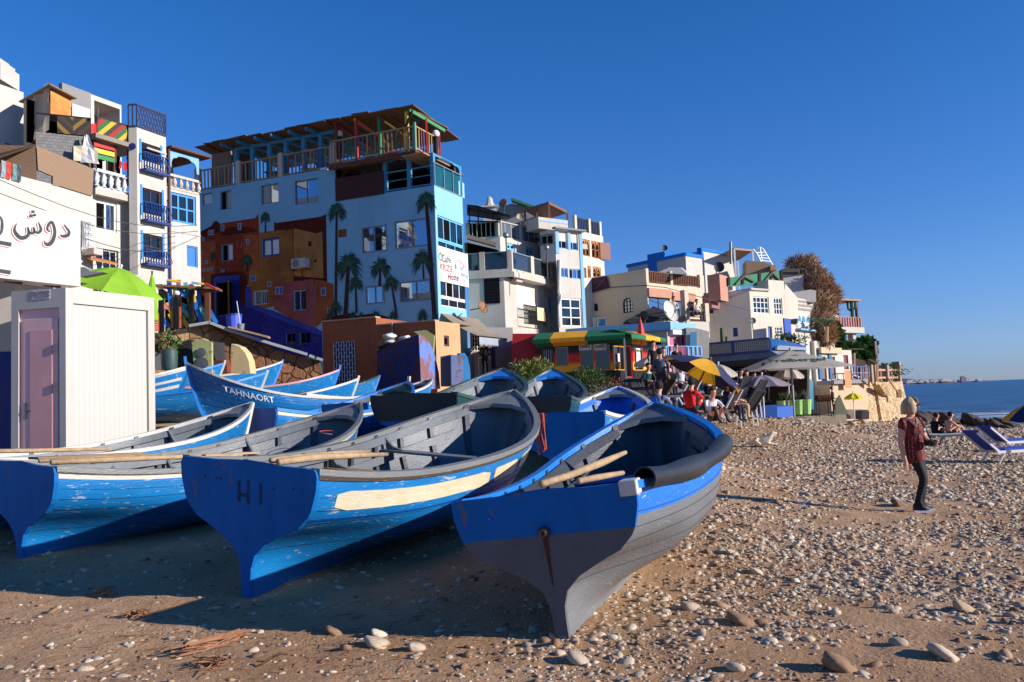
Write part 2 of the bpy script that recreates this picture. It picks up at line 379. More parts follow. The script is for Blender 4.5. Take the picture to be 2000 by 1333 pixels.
def make_pebbles():
 near, nears, far, fars=[], [], [], []
 n=0
 for(y0,y1,den,smin,smed)in((2.6,6,900,.008,.019),(6,10,640,.010,.022),(10,16,320,.012,.03),(16,28,130,.02,.042),(28,50,40,.036,.07),(50,84,10,.06,.11)):
  xr=.66*y1+.5;area=(2*xr+3)*(y1-y0);cnt=int(area*den)
  for i in range(cnt):
   y=rs.uniform(y0,y1);x=rs.uniform(-xr,xr+3)
   if x<-.66*y-.4 or x>.66*y+3.2 or(y>11 and x<.25*y-1.5):continue
   if rs.random()>dens(x,y):continue
   z=gzz(x,y)
   if z<SEA+.02:continue
   s_=min(.07 if y<12 else .1 if y<30 else .16,smin+rs.expovariate(1/(smed*.55)))
   if x>1 and s_<.02 and y<10 and rs.random()<.3:s_*=1.5
   p=(x,y,z+gdisp(x,y)+s_*rs.uniform(-.28,.12))
   (near if y<10 else far).append(p);(nears if y<10 else fars).append(s_)
 t1=[rs.random()for _ in near];t2=[rs.random()for _ in far]
 scatter('pebbles',near,nears,t1,templates(2,24,5));scatter('shingle',far,fars,t2,templates(1,16,9,.35))
 print('pebbles',len(near),len(far))
make_pebbles()
stones=[(1455,1222,.13,'broad flat brown stone half sunk beside the smaller pale pebbles',.1),(1885,1195,.12,'long tan rounded stone near the right edge of the shingle',.3),(740,1262,.11,'pale buff boulder-like stone in front of the blue boats',.65),(1640,1305,.115,'brown oval stone at the bottom of the shingle',.12),(150,1312,0,'',0),(820,1290,0,'',0),(1555,975,0,'',0),(1757,988,.17,'dark low rock just behind the standing woman',.0),(1842,1283,.11,'squarish pale stone at the lower right with a shadow behind',.75),(1352,1195,.10,'grey angular stone standing up out of the sand',.45),(1432,1085,.08,'small upright white stone beside the grey boat bow',.9),(655,1238,.08,'brown lumpy stone on the sand at the edge of the boat shadow',.15),(742,1243,.075,'white elongated stone on the sand at the edge of the boat shadow',1.0),(1480,1120,.08,'round cream stone right of the grey boat',.85),(150+980,1292,.085,'light grey stone just below the grey keel',.6),(815,1270,.08,'smooth egg shaped grey stone in the foreground centre',.7)]
tt=templates(3,8,21,.3)
k=0
for px, py, s_, lab, tn in stones:
 if not s_:continue
 p=G(px,py);k+=1
 o=scatter('stone',[(0,0,0)],[s_],[tn],[tt[k%8]],kind=None)
 o.location=(p.x,p.y,p.z+s_*.12);tag(o,lab,'stone','larger stones on the beach')
mb=MB()
for i in range(520):
 if i<330:px, py=rs.gauss(300,220), rs.uniform(1180,1333)
 else:px, py=rs.gauss(760,90), rs.gauss(1255,40)
 if i%9==0:px, py=rs.uniform(0,1100), rs.uniform(1060,1330)
 if py>1345 or py<1050:continue
 p=G(px,py);a=rs.gauss(.3,.7);l=rs.uniform(.03,.16);z=p.z+gdisp(p.x,p.y)+.006
 mb.tube([(p.x,p.y,z),(p.x+l*.5*math.cos(a),p.y+l*.5*math.sin(a),z+rs.uniform(0,.012)),(p.x+l*math.cos(a+.2),p.y+l*math.sin(a+.2),z)],rs.uniform(.001,.0028),4)
tag(mb.build('dry_straw',mk('straw',(150,108,74),bump=0,var=.4,vs_=9)),kind='stuff')
def palm_litter(px,py,n,l,a0,spread,label):
 p=G(px,py);mb=MB();
 for i in range(n):
  a=a0+rs.gauss(0,spread);ll=l*rs.uniform(.5,1.1);ox, oy=rs.gauss(0,.03), rs.gauss(0,.03)
  pts=[Vector((p.x+ox+ll*q*math.cos(a+.25*q),p.y+oy+ll*q*math.sin(a+.25*q),gz(p.x,p.y)+.035+.03*math.sin(q*3+i)))for q in(-.5,-.2,.1,.4)]
  mb.tube(pts,rs.uniform(.002,.008),5)
 tag(mb.build('palm_litter',mk('dry_palm',(150,104,72),bump=.3,var=.4,vs_=7)),label,'driftwood','dried palm litter')
palm_litter(430,1262,40,.62,.9,.09,'long bundle of dried palm fibre lying on the sand')
palm_litter(270,1208,26,.20,.3,.8,'matted tuft of dry roots and straw left of the palm bundle')
palm_litter(420,1305,26,.22,-.2,.8,'tangled clump of reddish roots below the palm bundle')
palm_litter(205,1162,12,.22,-.05,.15,'thin dry stick bundle lying along the shadow edge')
palm_litter(530,1302,2,.20,.0,.1,'bare pale stick lying flat in front of the boats')
# ------------------------------------------------------------------ fishing boats
def paint(name,c,wear=None,wamt=.3,**k):
 k.setdefault('rough',.42);k.setdefault('bump',.35);k.setdefault('bs',9);k.setdefault('stretch',(7,.9,7));k.setdefault('vs_',1.2)
 return mk(name,c,wear=wear,wamt=wamt,wsc=k.pop('wsc',2.6),**k)
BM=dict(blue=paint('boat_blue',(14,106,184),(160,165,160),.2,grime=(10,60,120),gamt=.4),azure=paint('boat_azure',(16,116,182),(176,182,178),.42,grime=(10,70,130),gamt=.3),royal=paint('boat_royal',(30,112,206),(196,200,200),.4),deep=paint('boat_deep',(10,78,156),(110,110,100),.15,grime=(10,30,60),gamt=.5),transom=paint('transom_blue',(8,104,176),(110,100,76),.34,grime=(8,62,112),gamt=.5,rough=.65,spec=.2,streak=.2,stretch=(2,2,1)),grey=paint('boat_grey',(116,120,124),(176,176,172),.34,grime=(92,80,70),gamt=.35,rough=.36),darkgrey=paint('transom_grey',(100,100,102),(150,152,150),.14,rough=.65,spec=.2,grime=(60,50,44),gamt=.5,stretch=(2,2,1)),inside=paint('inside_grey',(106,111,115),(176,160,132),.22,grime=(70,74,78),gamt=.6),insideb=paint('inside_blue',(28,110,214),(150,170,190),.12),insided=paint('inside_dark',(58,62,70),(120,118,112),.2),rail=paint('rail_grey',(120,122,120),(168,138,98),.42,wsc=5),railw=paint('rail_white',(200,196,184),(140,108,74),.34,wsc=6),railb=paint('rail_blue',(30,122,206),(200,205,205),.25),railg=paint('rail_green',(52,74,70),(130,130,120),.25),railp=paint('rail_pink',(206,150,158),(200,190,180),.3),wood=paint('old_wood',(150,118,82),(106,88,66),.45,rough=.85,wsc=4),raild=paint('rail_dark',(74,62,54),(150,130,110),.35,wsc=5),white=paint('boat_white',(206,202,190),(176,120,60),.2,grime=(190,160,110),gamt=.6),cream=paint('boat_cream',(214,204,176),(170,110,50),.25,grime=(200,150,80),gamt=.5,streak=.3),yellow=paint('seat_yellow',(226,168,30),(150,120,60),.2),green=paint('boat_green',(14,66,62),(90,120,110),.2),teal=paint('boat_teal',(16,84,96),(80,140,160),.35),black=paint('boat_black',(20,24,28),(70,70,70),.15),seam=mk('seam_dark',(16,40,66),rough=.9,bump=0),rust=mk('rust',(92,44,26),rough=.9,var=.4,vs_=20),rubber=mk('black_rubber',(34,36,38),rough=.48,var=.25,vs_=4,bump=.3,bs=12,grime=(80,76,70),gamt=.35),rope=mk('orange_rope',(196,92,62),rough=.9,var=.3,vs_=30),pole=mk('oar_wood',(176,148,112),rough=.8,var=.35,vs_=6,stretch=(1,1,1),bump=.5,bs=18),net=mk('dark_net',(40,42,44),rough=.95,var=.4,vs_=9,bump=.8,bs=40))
_zf=[0,.05,.14,.23,.33,.42,.5,.57,.68,.85,1]
_W0=[.05,.052,.055,.065,.12,.27,.50,.74,.91,.985,1]
_W1=[.05,.07,.22,.48,.70,.82,.885,.925,.965,.99,1]
_W2=[.05,.12,.25,.36,.48,.57,.64,.70,.79,.91,1]
ZF=[0,.03,.07,.12,.17,.22,.27,.31,.35,.39,.43,.47,.51,.55,.60,.66,.72,.78,.84,.90,.95,1]
class Hull:
 def __init__(s,L=5.0,W=.86,hs=1.06,hm=.94,hb=1.5,Lk=None,tw=.78):
  s.L, s.W, s.hs, s.hm, s.hb, s.tw=L, W, hs, hm, hb, tw;s.Lk=Lk or L-.62
 def hw(s,t):
  if t<.62:return s.W*(1-(1-s.tw)*((.62-t)/.62)**1.7)
  q=(t-.62)/.38;return max(.02,s.W*(1-q**2.25)**.88)if q<1 else .02
 def zg(s,t):
  return s.hm+((s.hs-s.hm)*((.36-t)/.36)**2 if t<.36 else(s.hb-s.hm)*((t-.36)/.64)**2.5)
 def zk(s,t):return .10*max(0,(t-.6)/.4)**2
 def pt(s,t,zf,side,off=0):
  a=sstep(0,.34,t);b=sstep(.5,1,t)
  wv=np.interp(zf,_zf,_W0)*(1-a)+np.interp(zf,_zf,_W1)*a
  wv=wv*(1-b)+np.interp(zf,_zf,_W2)*b
  x=max(.025,s.hw(t)*float(wv))-off
  if off:x=max(x,.006)
  yk=s.Lk*t;yg=-.05+(s.L+.05)*t
  y=yk+(yg-yk)*(zf**.65)
  if off:y=y-off*max(0,(t-.9)/.1)*1.2
  z=s.zk(t)+(s.zg(t)-s.zk(t))*zf
  return Vector((side*x,y,z))
TS=[i/30 for i in range(31)];TS=TS[:-2]+[.955,.975,.99,1.0];TS=sorted(set(TS))
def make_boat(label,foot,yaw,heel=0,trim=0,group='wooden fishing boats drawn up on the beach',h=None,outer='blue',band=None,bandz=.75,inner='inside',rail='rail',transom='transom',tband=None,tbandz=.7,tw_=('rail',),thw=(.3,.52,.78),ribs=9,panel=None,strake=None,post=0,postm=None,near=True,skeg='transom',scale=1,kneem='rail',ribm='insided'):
 h=h or Hull()
 M=Matrix.Translation(Vector(foot))@Matrix.Rotation(-yaw,4,'Z')@Matrix.Rotation(trim,4,'X')@Matrix.Rotation(heel,4,'Y')@Matrix.Scale(scale,4)
 o=thing('fishing_boat',label,'boat',mat=M,group=group);o['h']=0;del o['h']
 bl=lambda mb, n, m, par=o, sm=False:mb.build(n,m if isinstance(m,list)else BM[m],par,world=False,smooth=sm)
 ts=TS if near else TS[::2]+([TS[-1]]if len(TS)%2==0 else[])
 mb=MB()
 for sd_ in(-1,1):
  rows=[[h.pt(t,z,sd_)for z in ZF]for t in ts]
  idx0=len(mb.f);mb.grid(rows,flip=sd_>0)
  if band:
   nz=len(ZF)-1
   for i in range(len(ts)-1):
    for j in range(nz):
     if ZF[j]>=bandz-.001:mb.m[idx0+i*nz+j]=1
 bl(mb,'hull',[BM[outer],BM[band or outer]],sm=True)
 mb=MB();fl=lambda t:.50-.16*sstep(0,.3,t)+.10*sstep(.75,1,t)
 zi=[0,.12,.25,.4,.55,.7,.85,1]
 tin=[t for t in ts if .012<t<.996];tin=[.012]+tin
 rowsL=[];rowsR=[]
 for t in tin:
  f0=fl(t);zz=[f0+(1-f0)*q for q in zi]
  rowsL.append([h.pt(t,z,-1,.03)for z in zz]);rowsR.append([h.pt(t,z,1,.03)for z in zz])
 mb.grid(rowsL);mb.grid(rowsR,flip=True);mb.grid([rowsL[-1],rowsR[-1]]);mb.grid([[l[0],r[0]]for l,r in zip(rowsL,rowsR)])
 bl(mb,'lining',inner,sm=True)
 for sd_ in(-1,1):
  mb=MB();rows=[]
  for t in ts:
   g=h.pt(t,1,sd_);q=.018 if t<.97 else .012
   wi=.075*(1-.5*max(0,(t-.9)/.1));x=abs(g.x)
   rows.append([Vector((sd_*(x+q),g.y,g.z-.045)),Vector((sd_*(x+q),g.y,g.z+.012)),Vector((sd_*max(.004,x-wi),g.y,g.z+.014)),Vector((sd_*max(.004,x-wi),g.y,g.z-.045))])
  mb.grid(rows,closed=True);mb.poly(rows[0]);bl(mb,'gunwale',rail)
  mb=MB();rows=[]
  for t in[t for t in ts if .03<t<.93]:
   a=h.pt(t,1,sd_,.085);b=h.pt(t,1-.15/h.zg(t),sd_,.095)
   a.z-=.046;rows.append([a,b,b+Vector((-sd_*.02,0,0)),a+Vector((-sd_*.02,0,0))])
  mb.grid(rows,closed=True);mb.poly(rows[0]);mb.poly(rows[-1]);bl(mb,'inwale',inner)
  if near:
   mb=MB();rows=[]
   for t in[t for t in ts if .05<t<.9]:
    a=h.pt(t,1-.30/h.zg(t),sd_,.09);b=h.pt(t,1-.40/h.zg(t),sd_,.098)
    rows.append([a,b,b+Vector((-sd_*.02,0,0)),a+Vector((-sd_*.02,0,0))])
   mb.grid(rows,closed=True);mb.poly(rows[0]);mb.poly(rows[-1]);bl(mb,'stringer',inner)
 for k in range(ribs):
  t=.06+.84*k/(ribs-1)
  for sd_ in(-1,1):
   mb=MB();dt=.032/h.L;f0=fl(t);rows=[]
   for q in(0,.15,.3,.5,.7,.85,.99):
    z=f0+(1-f0)*q
    rows.append([h.pt(t-dt,z,sd_,.025),h.pt(t+dt,z,sd_,.025),h.pt(t+dt,z,sd_,.085),h.pt(t-dt,z,sd_,.085)])
   mb.grid(rows,closed=True);mb.poly(rows[0]);mb.poly(rows[-1]);bl(mb,'rib',ribm)  # ribs coloured dark to stand in for the shadowed slots along the boards
 for k, t in enumerate(thw):
  mb=MB();z=1-(.26 if t<.7 else .34)/h.zg(t);a=h.pt(t,z,-1,.04);b=h.pt(t,z,1,.04)
  mb.box(((a.x+b.x)/2,a.y,a.z),(b.x-a.x,.19,.03));bl(mb,'thwart',tw_[k%len(tw_)])
  if near:
   for sd_ in(-1,1):
    mb=MB();g=h.pt(t,1,sd_,.09);e=h.pt(t,z,sd_,.09)
    pts=[Vector((g.x,e.y,g.z-.06)),Vector((g.x-sd_*.04,e.y,g.z-.10)),Vector((e.x-sd_*.10,e.y,e.z+.06)),Vector((e.x-sd_*.26,e.y,e.z+.02)),Vector((e.x,e.y,e.z+.016))]
    A=[p+Vector((0,-.022,0))for p in pts];B=[p+Vector((0,.022,0))for p in pts]
    mb.poly(A);mb.poly(B[::-1]);mb.grid([A+[A[0]],B+[B[0]]]);bl(mb,'knee',inner)
 mb=MB();g=h.pt(.93,1,1,.05);g2=h.pt(.90,1,1,.05);tip=h.pt(.99,1,1)
 for zt, zb in((-.03,-.09),):
  o2=[Vector((-g2.x,g2.y,g2.z)),Vector((-g.x,g.y,g.z)),Vector((0,tip.y-.02,tip.z)),Vector((g.x,g.y,g.z)),Vector((g2.x,g2.y,g2.z)),Vector((g.x*.35,g.y,g.z)),Vector((-g.x*.35,g.y,g.z))]
  A=[p+Vector((0,0,zt))for p in o2];B=[p+Vector((0,0,zb))for p in o2]
  mb.poly(A);mb.poly(B[::-1]);mb.grid([A+[A[0]],B+[B[0]]])
 bl(mb,'breasthook',kneem)
 mb=MB();zt=[0,.03,.07,.11,.15,.19,.23,.27,.30,.33,.36,.39,.42,.45,.48,.51,.54,.57,.61,.66,.71,.76,.81,.86,.91,.95,.985,1.0]
 if tband:zt=sorted(set(zt+[tbandz]))
 H0, H1=h.zg(0), h.hw(0)
 def tp(z,sd_,y):
  wv=float(np.interp(z,_zf,_W0));x=max(.028,H1*wv)+.012
  if z>.95:x-=.035*((z-.95)/.05)**2
  yy=-.05*z**.65
  return Vector((sd_*x,yy+y,z*H0+(.05*max(0,1-(x/H1)**2)if z>.97 else 0)))
 for y in(-.03,.02):
  r0=len(mb.f);mb.grid([[tp(z,-1,y),tp(z,-.5,y),Vector((0,tp(z,1,y).y,tp(z,1,y).z+(.02 if z==1 else 0))),tp(z,.5,y),tp(z,1,y)]for z in zt],flip=y>0)
  if tband:
   for i in range(len(zt)-1):
    if zt[i]>=tbandz-.001:
     for q in range(4):mb.m[r0+i*4+q]=1
 for sd_ in(-1,1):
  r0=len(mb.f);mb.grid([[tp(z,sd_,-.03),tp(z,sd_,.02)]for z in zt],flip=sd_>0)
  if tband:
   for i in range(len(zt)-1):
    if zt[i]>=tbandz-.001:mb.m[r0+i]=1
 mb.mat(1 if tband else 0);mb.grid([[tp(1,s_,-.03),tp(1,s_,.02)]for s_ in(-1,-.5,.5,1)])
 bl(mb,'transom',[BM[transom],BM[tband or transom]])
 mb=MB();mb.hexa([(-.028,-.035,-.05),(.028,-.035,-.05),(.028,h.Lk*.8,-.05),(-.028,h.Lk*.8,-.05),(-.028,-.035,.03),(.028,-.035,.03),(.028,h.Lk*.8,.04),(-.028,h.Lk*.8,.04)])
 bl(mb,'keel',skeg)
 mb=MB();rows=[]
 pts=[Vector((0,h.Lk*.8-.01,-.01))]+[Vector((0,h.pt(1,z,1).y,h.pt(1,z,1).z))for z in(0,.05,.1,.2,.35,.5,.7,.85,1)]
 if post:d_=(pts[-1]-pts[-2]).normalized();pts.append(pts[-1]+Vector((0,d_.y*post*.6,post)))
 for i, p in enumerate(pts):
  d_=(pts[min(i+1,len(pts)-1)]-pts[max(0,i-1)]).normalized();nrm=Vector((0,d_.z,-d_.y))
  rows.append([p+nrm*.045+Vector((-.026,0,0)),p+nrm*.045+Vector((.026,0,0)),p-nrm*.012+Vector((.034,0,0)),p-nrm*.012+Vector((-.034,0,0))])
 mb.grid(rows,closed=True);mb.poly(rows[-1]);mb.poly(rows[0][::-1]);bl(mb,'stem_post',postm or outer)
 def strip(t0,t1,z0,z1,off,th,name,m,side=1,n=16,ragged=0):
  mb=MB();rows=[]
  for i in range(n+1):
   t=t0+(t1-t0)*i/n
   j=ragged*(noise.noise(Vector((i*.9,0,z0*9))));e=0
   if ragged and i in(0,n):e=(z1-z0)*.18
   a=h.pt(t,z0+e+j,side,-off);b=h.pt(t,z1-e+j*.5,side,-off)
   a2=h.pt(t,z0+e+j,side,-off-th);b2=h.pt(t,z1-e+j*.5,side,-off-th);rows.append([a,a2,b2,b])
  mb.grid(rows,closed=True);mb.poly(rows[0]);mb.poly(rows[-1][::-1]);bl(mb,name,m)
 if panel:
  for(t0,t1,z0,z1)in panel:strip(t0,t1,z0,z1,.001,.005,'painted_panel','cream',ragged=.004)
 if near:
  for z0 in(.36,.48,.595,.70,.80):[strip(.01,.985,z0,z0+.0045,.001,.0015,'plank_seam','seam',side=sd_,n=26)for sd_ in(-1,1)]
 if strake:
  for(z0,z1,m_)in strake:
   for sd_ in(-1,1):strip(.0,.985,z0,z1,.0,.018 if z1>.9 else .008,'strake',m_,side=sd_,n=24)
 return o
def oar(T,pts,r,label,blade=None,cat='oar',group='oars and poles lying in the boats',name='oar'):
 """pts in the boat's own space; the oar is a thing of its own lying in the boat"""
 mb=MB();W=[T@Vector(p)for p in pts]
 mb.tube(W,r,8)
 o=mb.build(name,BM['pole'],None,smooth=True);tag(o,label,cat,group)
 if blade:
  b=MB();a, e, w2, t2=blade;a=T@Vector(a);e=T@Vector(e);b.bar(a,e,w2,t2);b.build('blade',BM['pole'],o)
 return o
def foot(px,py=None,d=None,z=None):
 if d is None:p=PZ(px,py,gz(0,6)if z is None else z);return p
 p=P(px,800,d);return Vector((p.x,p.y,gz(p.x,p.y)))
FT={}
p=PZ(1102,1248,0)
FT[1]=B1=make_boat('grey bottomed boat with bright blue top band and a black rubber tube on its rail',p,R(20),heel=R(-6),trim=R(1),h=Hull(L=4.9,W=.98,hs=1.07,hm=.98,hb=1.56,tw=.72),outer='grey',band='royal',bandz=.78,inner='insided',rail='railb',transom='darkgrey',tband='transom',tbandz=.71,tw_=('insided','insideb'),thw=(.34,.72),skeg='grey',kneem='inside',post=.06,postm='railb')
p=PZ(485,1168,0)
FT[2]=B2=make_boat('blue boat with long cream painted panels in the middle of the front row',p,R(25),heel=R(5),trim=R(1.8),h=Hull(L=5.8,W=1.12,hs=1.27,hm=1.08,hb=1.72,tw=.72),outer='azure',inner='inside',rail='rail',tw_=('wood','wood','inside'),thw=(.26,.44,.66),ribs=10,panel=((.045,.50,.70,.855),(.52,.63,.71,.86),(.655,.90,.72,.87)),strake=((.93,.985,'raild'),(.615,.635,'deep')),skeg='transom',postm='rail')
p=PZ(45,1110,0)
FT[3]=B3=make_boat('blue boat with white stripe under its dark rail at the far left front',p,R(33),heel=R(3),trim=R(1.2),h=Hull(L=5.7,W=1.06,hs=1.24,hm=1.05,hb=1.68,tw=.76),outer='azure',band='white',bandz=.88,inner='inside',rail='rail',thw=(.30,.46,.72),tw_=('inside',),ribs=10,strake=((.95,.99,'raild'),),postm='rail',skeg='blue')
FT[4]=B4=make_boat('grey lined boat with peeling white rail and blue seat, before the white cabin',foot(-190,d=10.9),R(36),heel=R(1),trim=R(1),h=Hull(L=5.4,W=1.0,hs=1.2,hm=1.02,hb=1.62),outer='azure',inner='inside',rail='railw',tw_=('insideb',),thw=(.25,.45,.8),postm='railw',skeg='blue')
FT[5]=B5=make_boat('bright blue boat, blue inside too, with an orange rope over its stern',foot(1094,d=13.2),R(18),heel=R(-1),trim=R(1),h=Hull(L=5.0,W=.95,hs=1.18,hm=1.02,hb=1.52),outer='azure',band='white',bandz=.93,inner='insideb',rail='railw',tw_=('rail','insideb'),thw=(.5,.75),skeg='azure')
FT[6]=B6=make_boat('pale blue boat with white rail and white lettering on its high bow',foot(750,d=20.8),R(-121),heel=R(0),trim=R(3.5),h=Hull(L=5.0,W=.85,hs=.98,hm=.80,hb=1.54),outer='azure',band='azure',inner='insided',rail='railw',tw_=('rail',),postm='railb',post=.14,skeg='deep',scale=.94)
FT[7]=B7=make_boat('blue boat with rust stained transom and a white prow lined with green',foot(488,d=15.6),R(30),heel=R(0),trim=R(1.5),h=Hull(L=4.9,W=.98,hs=1.12),outer='azure',band='cream',bandz=.88,inner='inside',rail='railb',postm='railw',post=.12,kneem='green',transom='deep')
FT[8]=B8=make_boat('boat with black and green transom and tall grey green bow',foot(812,d=14.9)+Vector((0,0,.16)),R(17),heel=R(0),trim=R(2),h=Hull(L=5.2,W=1.05,hs=1.2,hm=1.0,hb=1.6),outer='deep',band='green',bandz=.7,inner='inside',rail='railg',transom='deep',tband='black',tbandz=.62,kneem='railb',postm='railb')
FT[9]=B9=make_boat('dark green railed boat with yellow and blue seats, under the bushes',foot(1045,d=16.2),R(7),heel=R(0),trim=R(2),h=Hull(L=4.8,W=.9,hb=1.6),outer='green',inner='inside',rail='railg',tw_=('yellow','insideb'),thw=(.3,.5,.75),transom='black',kneem='railb')
far=[('white railed boat with pale blue seats behind the black and green transom',918,21.5,30,dict(rail='railw',tw_=('insideb',),kneem='railb')),('small azure boat with a green rail in front of the grilled door',742,27.0,62,dict(rail='railg',inner='insideb')),('long white railed boat with grey ribs and a white prow, behind the lettered boat',664,22.6,72,dict(rail='railw',postm='railw',post=.08,h=Hull(L=5.2,W=.85,hs=.95,hm=.76,hb=1.2))),('boat with a faded pink rail and a blue prow',664,26.0,70,dict(rail='railp',postm='railb',post=.14)),('small boat with blue and white prow near the rusty quarter disc',553,27.6,60,dict(rail='railw',postm='railb',post=.05)),('boat with blue rail and dark interior left of the other far boats',440,24.6,74,dict(rail='railb',postm='railw',post=.08,inner='insided')),('white and blue striped hull half hidden behind the white cabin',372,22.2,84,dict(rail='railw',band='white',bandz=.86,strake=((.5,.58,'white'),(.68,.75,'white')))),('farthest boat with only its low white prow showing',493,30.0,64,dict(rail='railw',postm='railw')),('small boat with a white flecked prow tucked behind the lettered boat',523,21.4,78,dict(rail='railb',postm='railw',post=.06)),('grey lined boat with a thin white rail beside the rusty blue tank',845,24.6,42,dict(rail='railw',inner='insided')),]
for lab, px, d, yaw, kw in far:
 kw=dict(outer='azure',near=False,ribs=7,trim=R(1.0),h=Hull(L=4.7,W=.8,hs=.92,hm=.76,hb=1.2))|kw
 a=R(yaw);b=P(px,740,d);f=Vector((b.x-4.7*math.sin(a),b.y-4.7*math.cos(a),0));f.z=gz((f.x+b.x)/2,(f.y+b.y)/2)-.12
 make_boat(lab,f,a,**kw)
def BMx(o):return WM[o.name]
hb1, hb2, hb3=Hull(L=4.9,W=.98,hs=1.07,hm=.98,hb=1.56,tw=.72), Hull(L=5.35,W=1.02,hs=1.10,hm=1.0,hb=1.74,tw=.70), Hull(L=5.3,W=.92,hs=1.08,hm=.98,hb=1.64,tw=.76)
M2=BMx(B2)
oar(M2,[(.38,-.08,1.31),(.28,.6,1.27),(.05,1.5,1.17),(-.15,2.5,1.06)],[.032,.036,.033,.024],'peeled wooden oar lying over the stern of the panelled boat, nearer the camera')
oar(M2,[(.26,-.04,1.31),(.16,.6,1.27),(-.03,1.4,1.20),(-.22,2.2,1.12)],[.028,.03,.028,.024],'second slimmer oar lying against the other in the panelled boat')
M3=BMx(B3)
oar(M3,[(.60,.0,1.28),(.56,.9,1.22),(.50,1.6,1.17),(.44,2.3,1.12)],[.032,.036,.03,.03],'bound wooden oar with a flat patched blade in the left front boat',blade=((.46,2.1,1.14),(.36,3.1,1.08),.20,.03))
oar(M3,[(.34,.0,1.28),(.32,1.0,1.22),(.33,2.1,1.10)],[.024,.026,.02],'thin pole beside the bound oar in the left front boat')
mb=MB();mb.bar(M3@Vector((.02,.1,1.28)),M3@Vector((.18,1.4,1.22)),.30,.03);tag(mb.build('plank',BM['wood']),'wide weathered plank lying across the stern of the left front boat','plank')
M4=BMx(B4)
oar(M4,[(.15,.6,1.17),(.12,1.5,1.10),(.05,2.7,1.02)],[.03,.032,.025],'pale pole lying in the boat before the white cabin')
M1=BMx(B1)
oar(M1,[(.02,-.06,1.13),(.06,.5,1.12),(.16,1.2,1.14),(.22,1.9,1.16)],[.028,.03,.034,.02],'curved wooden pole resting in the notched stern of the grey boat')
oar(M1,[(.30,-.05,1.12),(.32,.4,1.09),(.38,1.0,1.05)],[.024,.026,.02],'short pole beside the curved one in the grey boat')
mb=MB();rows=[];rin=[]
for i in range(25):
 t=.03+.60*i/24;g=hb1.pt(t,1,1);g2=hb1.pt(t+.01,1,1);d=(g2-g).normalized();sx_=d.cross(Vector((0,0,1))).normalized();up=sx_.cross(d)
 r_=.088-.012*math.sin(i*.5);c=g+Vector((.02,0,.005))+up*.01
 a0=R(-62);row=[];rw2=[]
 for k in range(17):
  a=a0+R(304)*k/16;v_=sx_*math.cos(a)+up*math.sin(a)
  row.append(M1@(c+v_*r_));rw2.append(M1@(c+v_*(r_-.012)))
 rows.append(row+rw2[::-1])
mb.grid(rows,closed=True);mb.poly(rows[0]);mb.poly(rows[-1][::-1])
tag(mb.build('rubber_tube',BM['rubber'],smooth='auto'),'black split rubber hose clamped over the right rail of the grey boat','tube')
mb=MB();g=hb1.pt(0,1,1);mb.box(g+Vector((-.045,.035,-.035)),(.13,.16,.11));mb.build('corner_block',BM['white'],B1,world=False,bevel=.01)
mb=MB();mb.lathe((0.0,-.095,.79),[(.0,0),(.042,0),(.042,.02),(.02,.03),(0,.03)],14,axis=(0,-1,0));mb.build('washer',BM['rust'],B1,world=False)
mb=MB();c=Vector((.0,-.13,.785));mb.tube([c+Vector((.022*math.cos(a*.7),0,.022*math.sin(a*.7)))for a in range(10)],.006,6);mb.build('eye_bolt',mk('steel',(120,120,122),metal=1,rough=.5),B1,world=False)
mb=MB();rr_=random.Random(4)
yy=lambda z, H_=1.07:-.05*(max(z,.01)/H_)**.65-.0335
pts=[(.0,.76),(.02,.76)];L_=[(-.018+.02*i/8*.5,.77-.38*i/8)for i in range(9)]
mb.poly([Vector((x-.012*(1-i/9),yy(z),z))for i,(x,z)in enumerate(L_)]+[Vector((x+.03*(1-i/9)+.004,yy(z),z))for i,(x,z)in reversed(list(enumerate(L_)))])
mb.build('rust_run',mk('rust_run',(84,40,24),rough=.8,var=.5,vs_=14),B1,world=False)
mb=MB()
for x_, z_ in((-.42,.92),(-.30,1.0)):MB().ball((x_,yy(z_),z_),.012,8).build('bolt_head',BM['royal'],B1,world=False)
mb=MB()
for x_, z_ in((-.5,1.1),(-.36,1.1),(-.31,1.1),(.33,1.06),(.56,1.08)):MB().ball((x_,yy(z_,1.27)+.002,z_),.011,8).build('bolt_head',BM['rust'],B2,world=False)
mb=MB();st=[(-.08,1.10,-.08,.90),(.03,1.11,.03,.89),(-.08,.97,.03,.97),(.18,1.10,.18,.90)]
for x0, z0, x1, z1 in st:
 a=Vector((x0,yy(z0,1.27),z0));b=Vector((x1,yy(z1,1.27),z1));w2=.016
 if abs(x0-x1)>.01:mb.poly([a+Vector((0,0,w2)),b+Vector((0,0,w2)),b-Vector((0,0,w2)),a-Vector((0,0,w2))])
 else:mb.poly([a+Vector((w2,0,0)),b+Vector((w2,0,0)),b-Vector((w2,0,0)),a-Vector((w2,0,0))])
mb.build('stained_letters',mk('stain',(12,56,92),rough=.8,var=.5,vs_=12),B2,world=False)
M5=BMx(B5);mb=MB();rr_=random.Random(2)
for k in range(6):
 x0=-.34+.02*k;zb=1.02-rr_.uniform(.3,.62);pts=[]
 for i in range(13):
  a=i/12;s_=math.sin(math.pi*a);pts.append(M5@Vector((x0+.03*math.sin(a*5+k)+.05*(a-.5),-.10-.02*s_+.012*math.sin(k*3+a*9),1.19-(1.06-zb)*s_+.01)))
 mb.tube(pts,.008,6)
tag(mb.build('rope',BM['rope'],smooth=True),'frayed orange rope hanging over the stern of the bright blue boat','rope')
mb=MB();pts=[M3@Vector((.25+.13*math.cos(a*.5),4.7+.16*math.sin(a*.5),1.22+.05*math.sin(a*.25)))for a in range(13)];mb.tube(pts,.006,6)
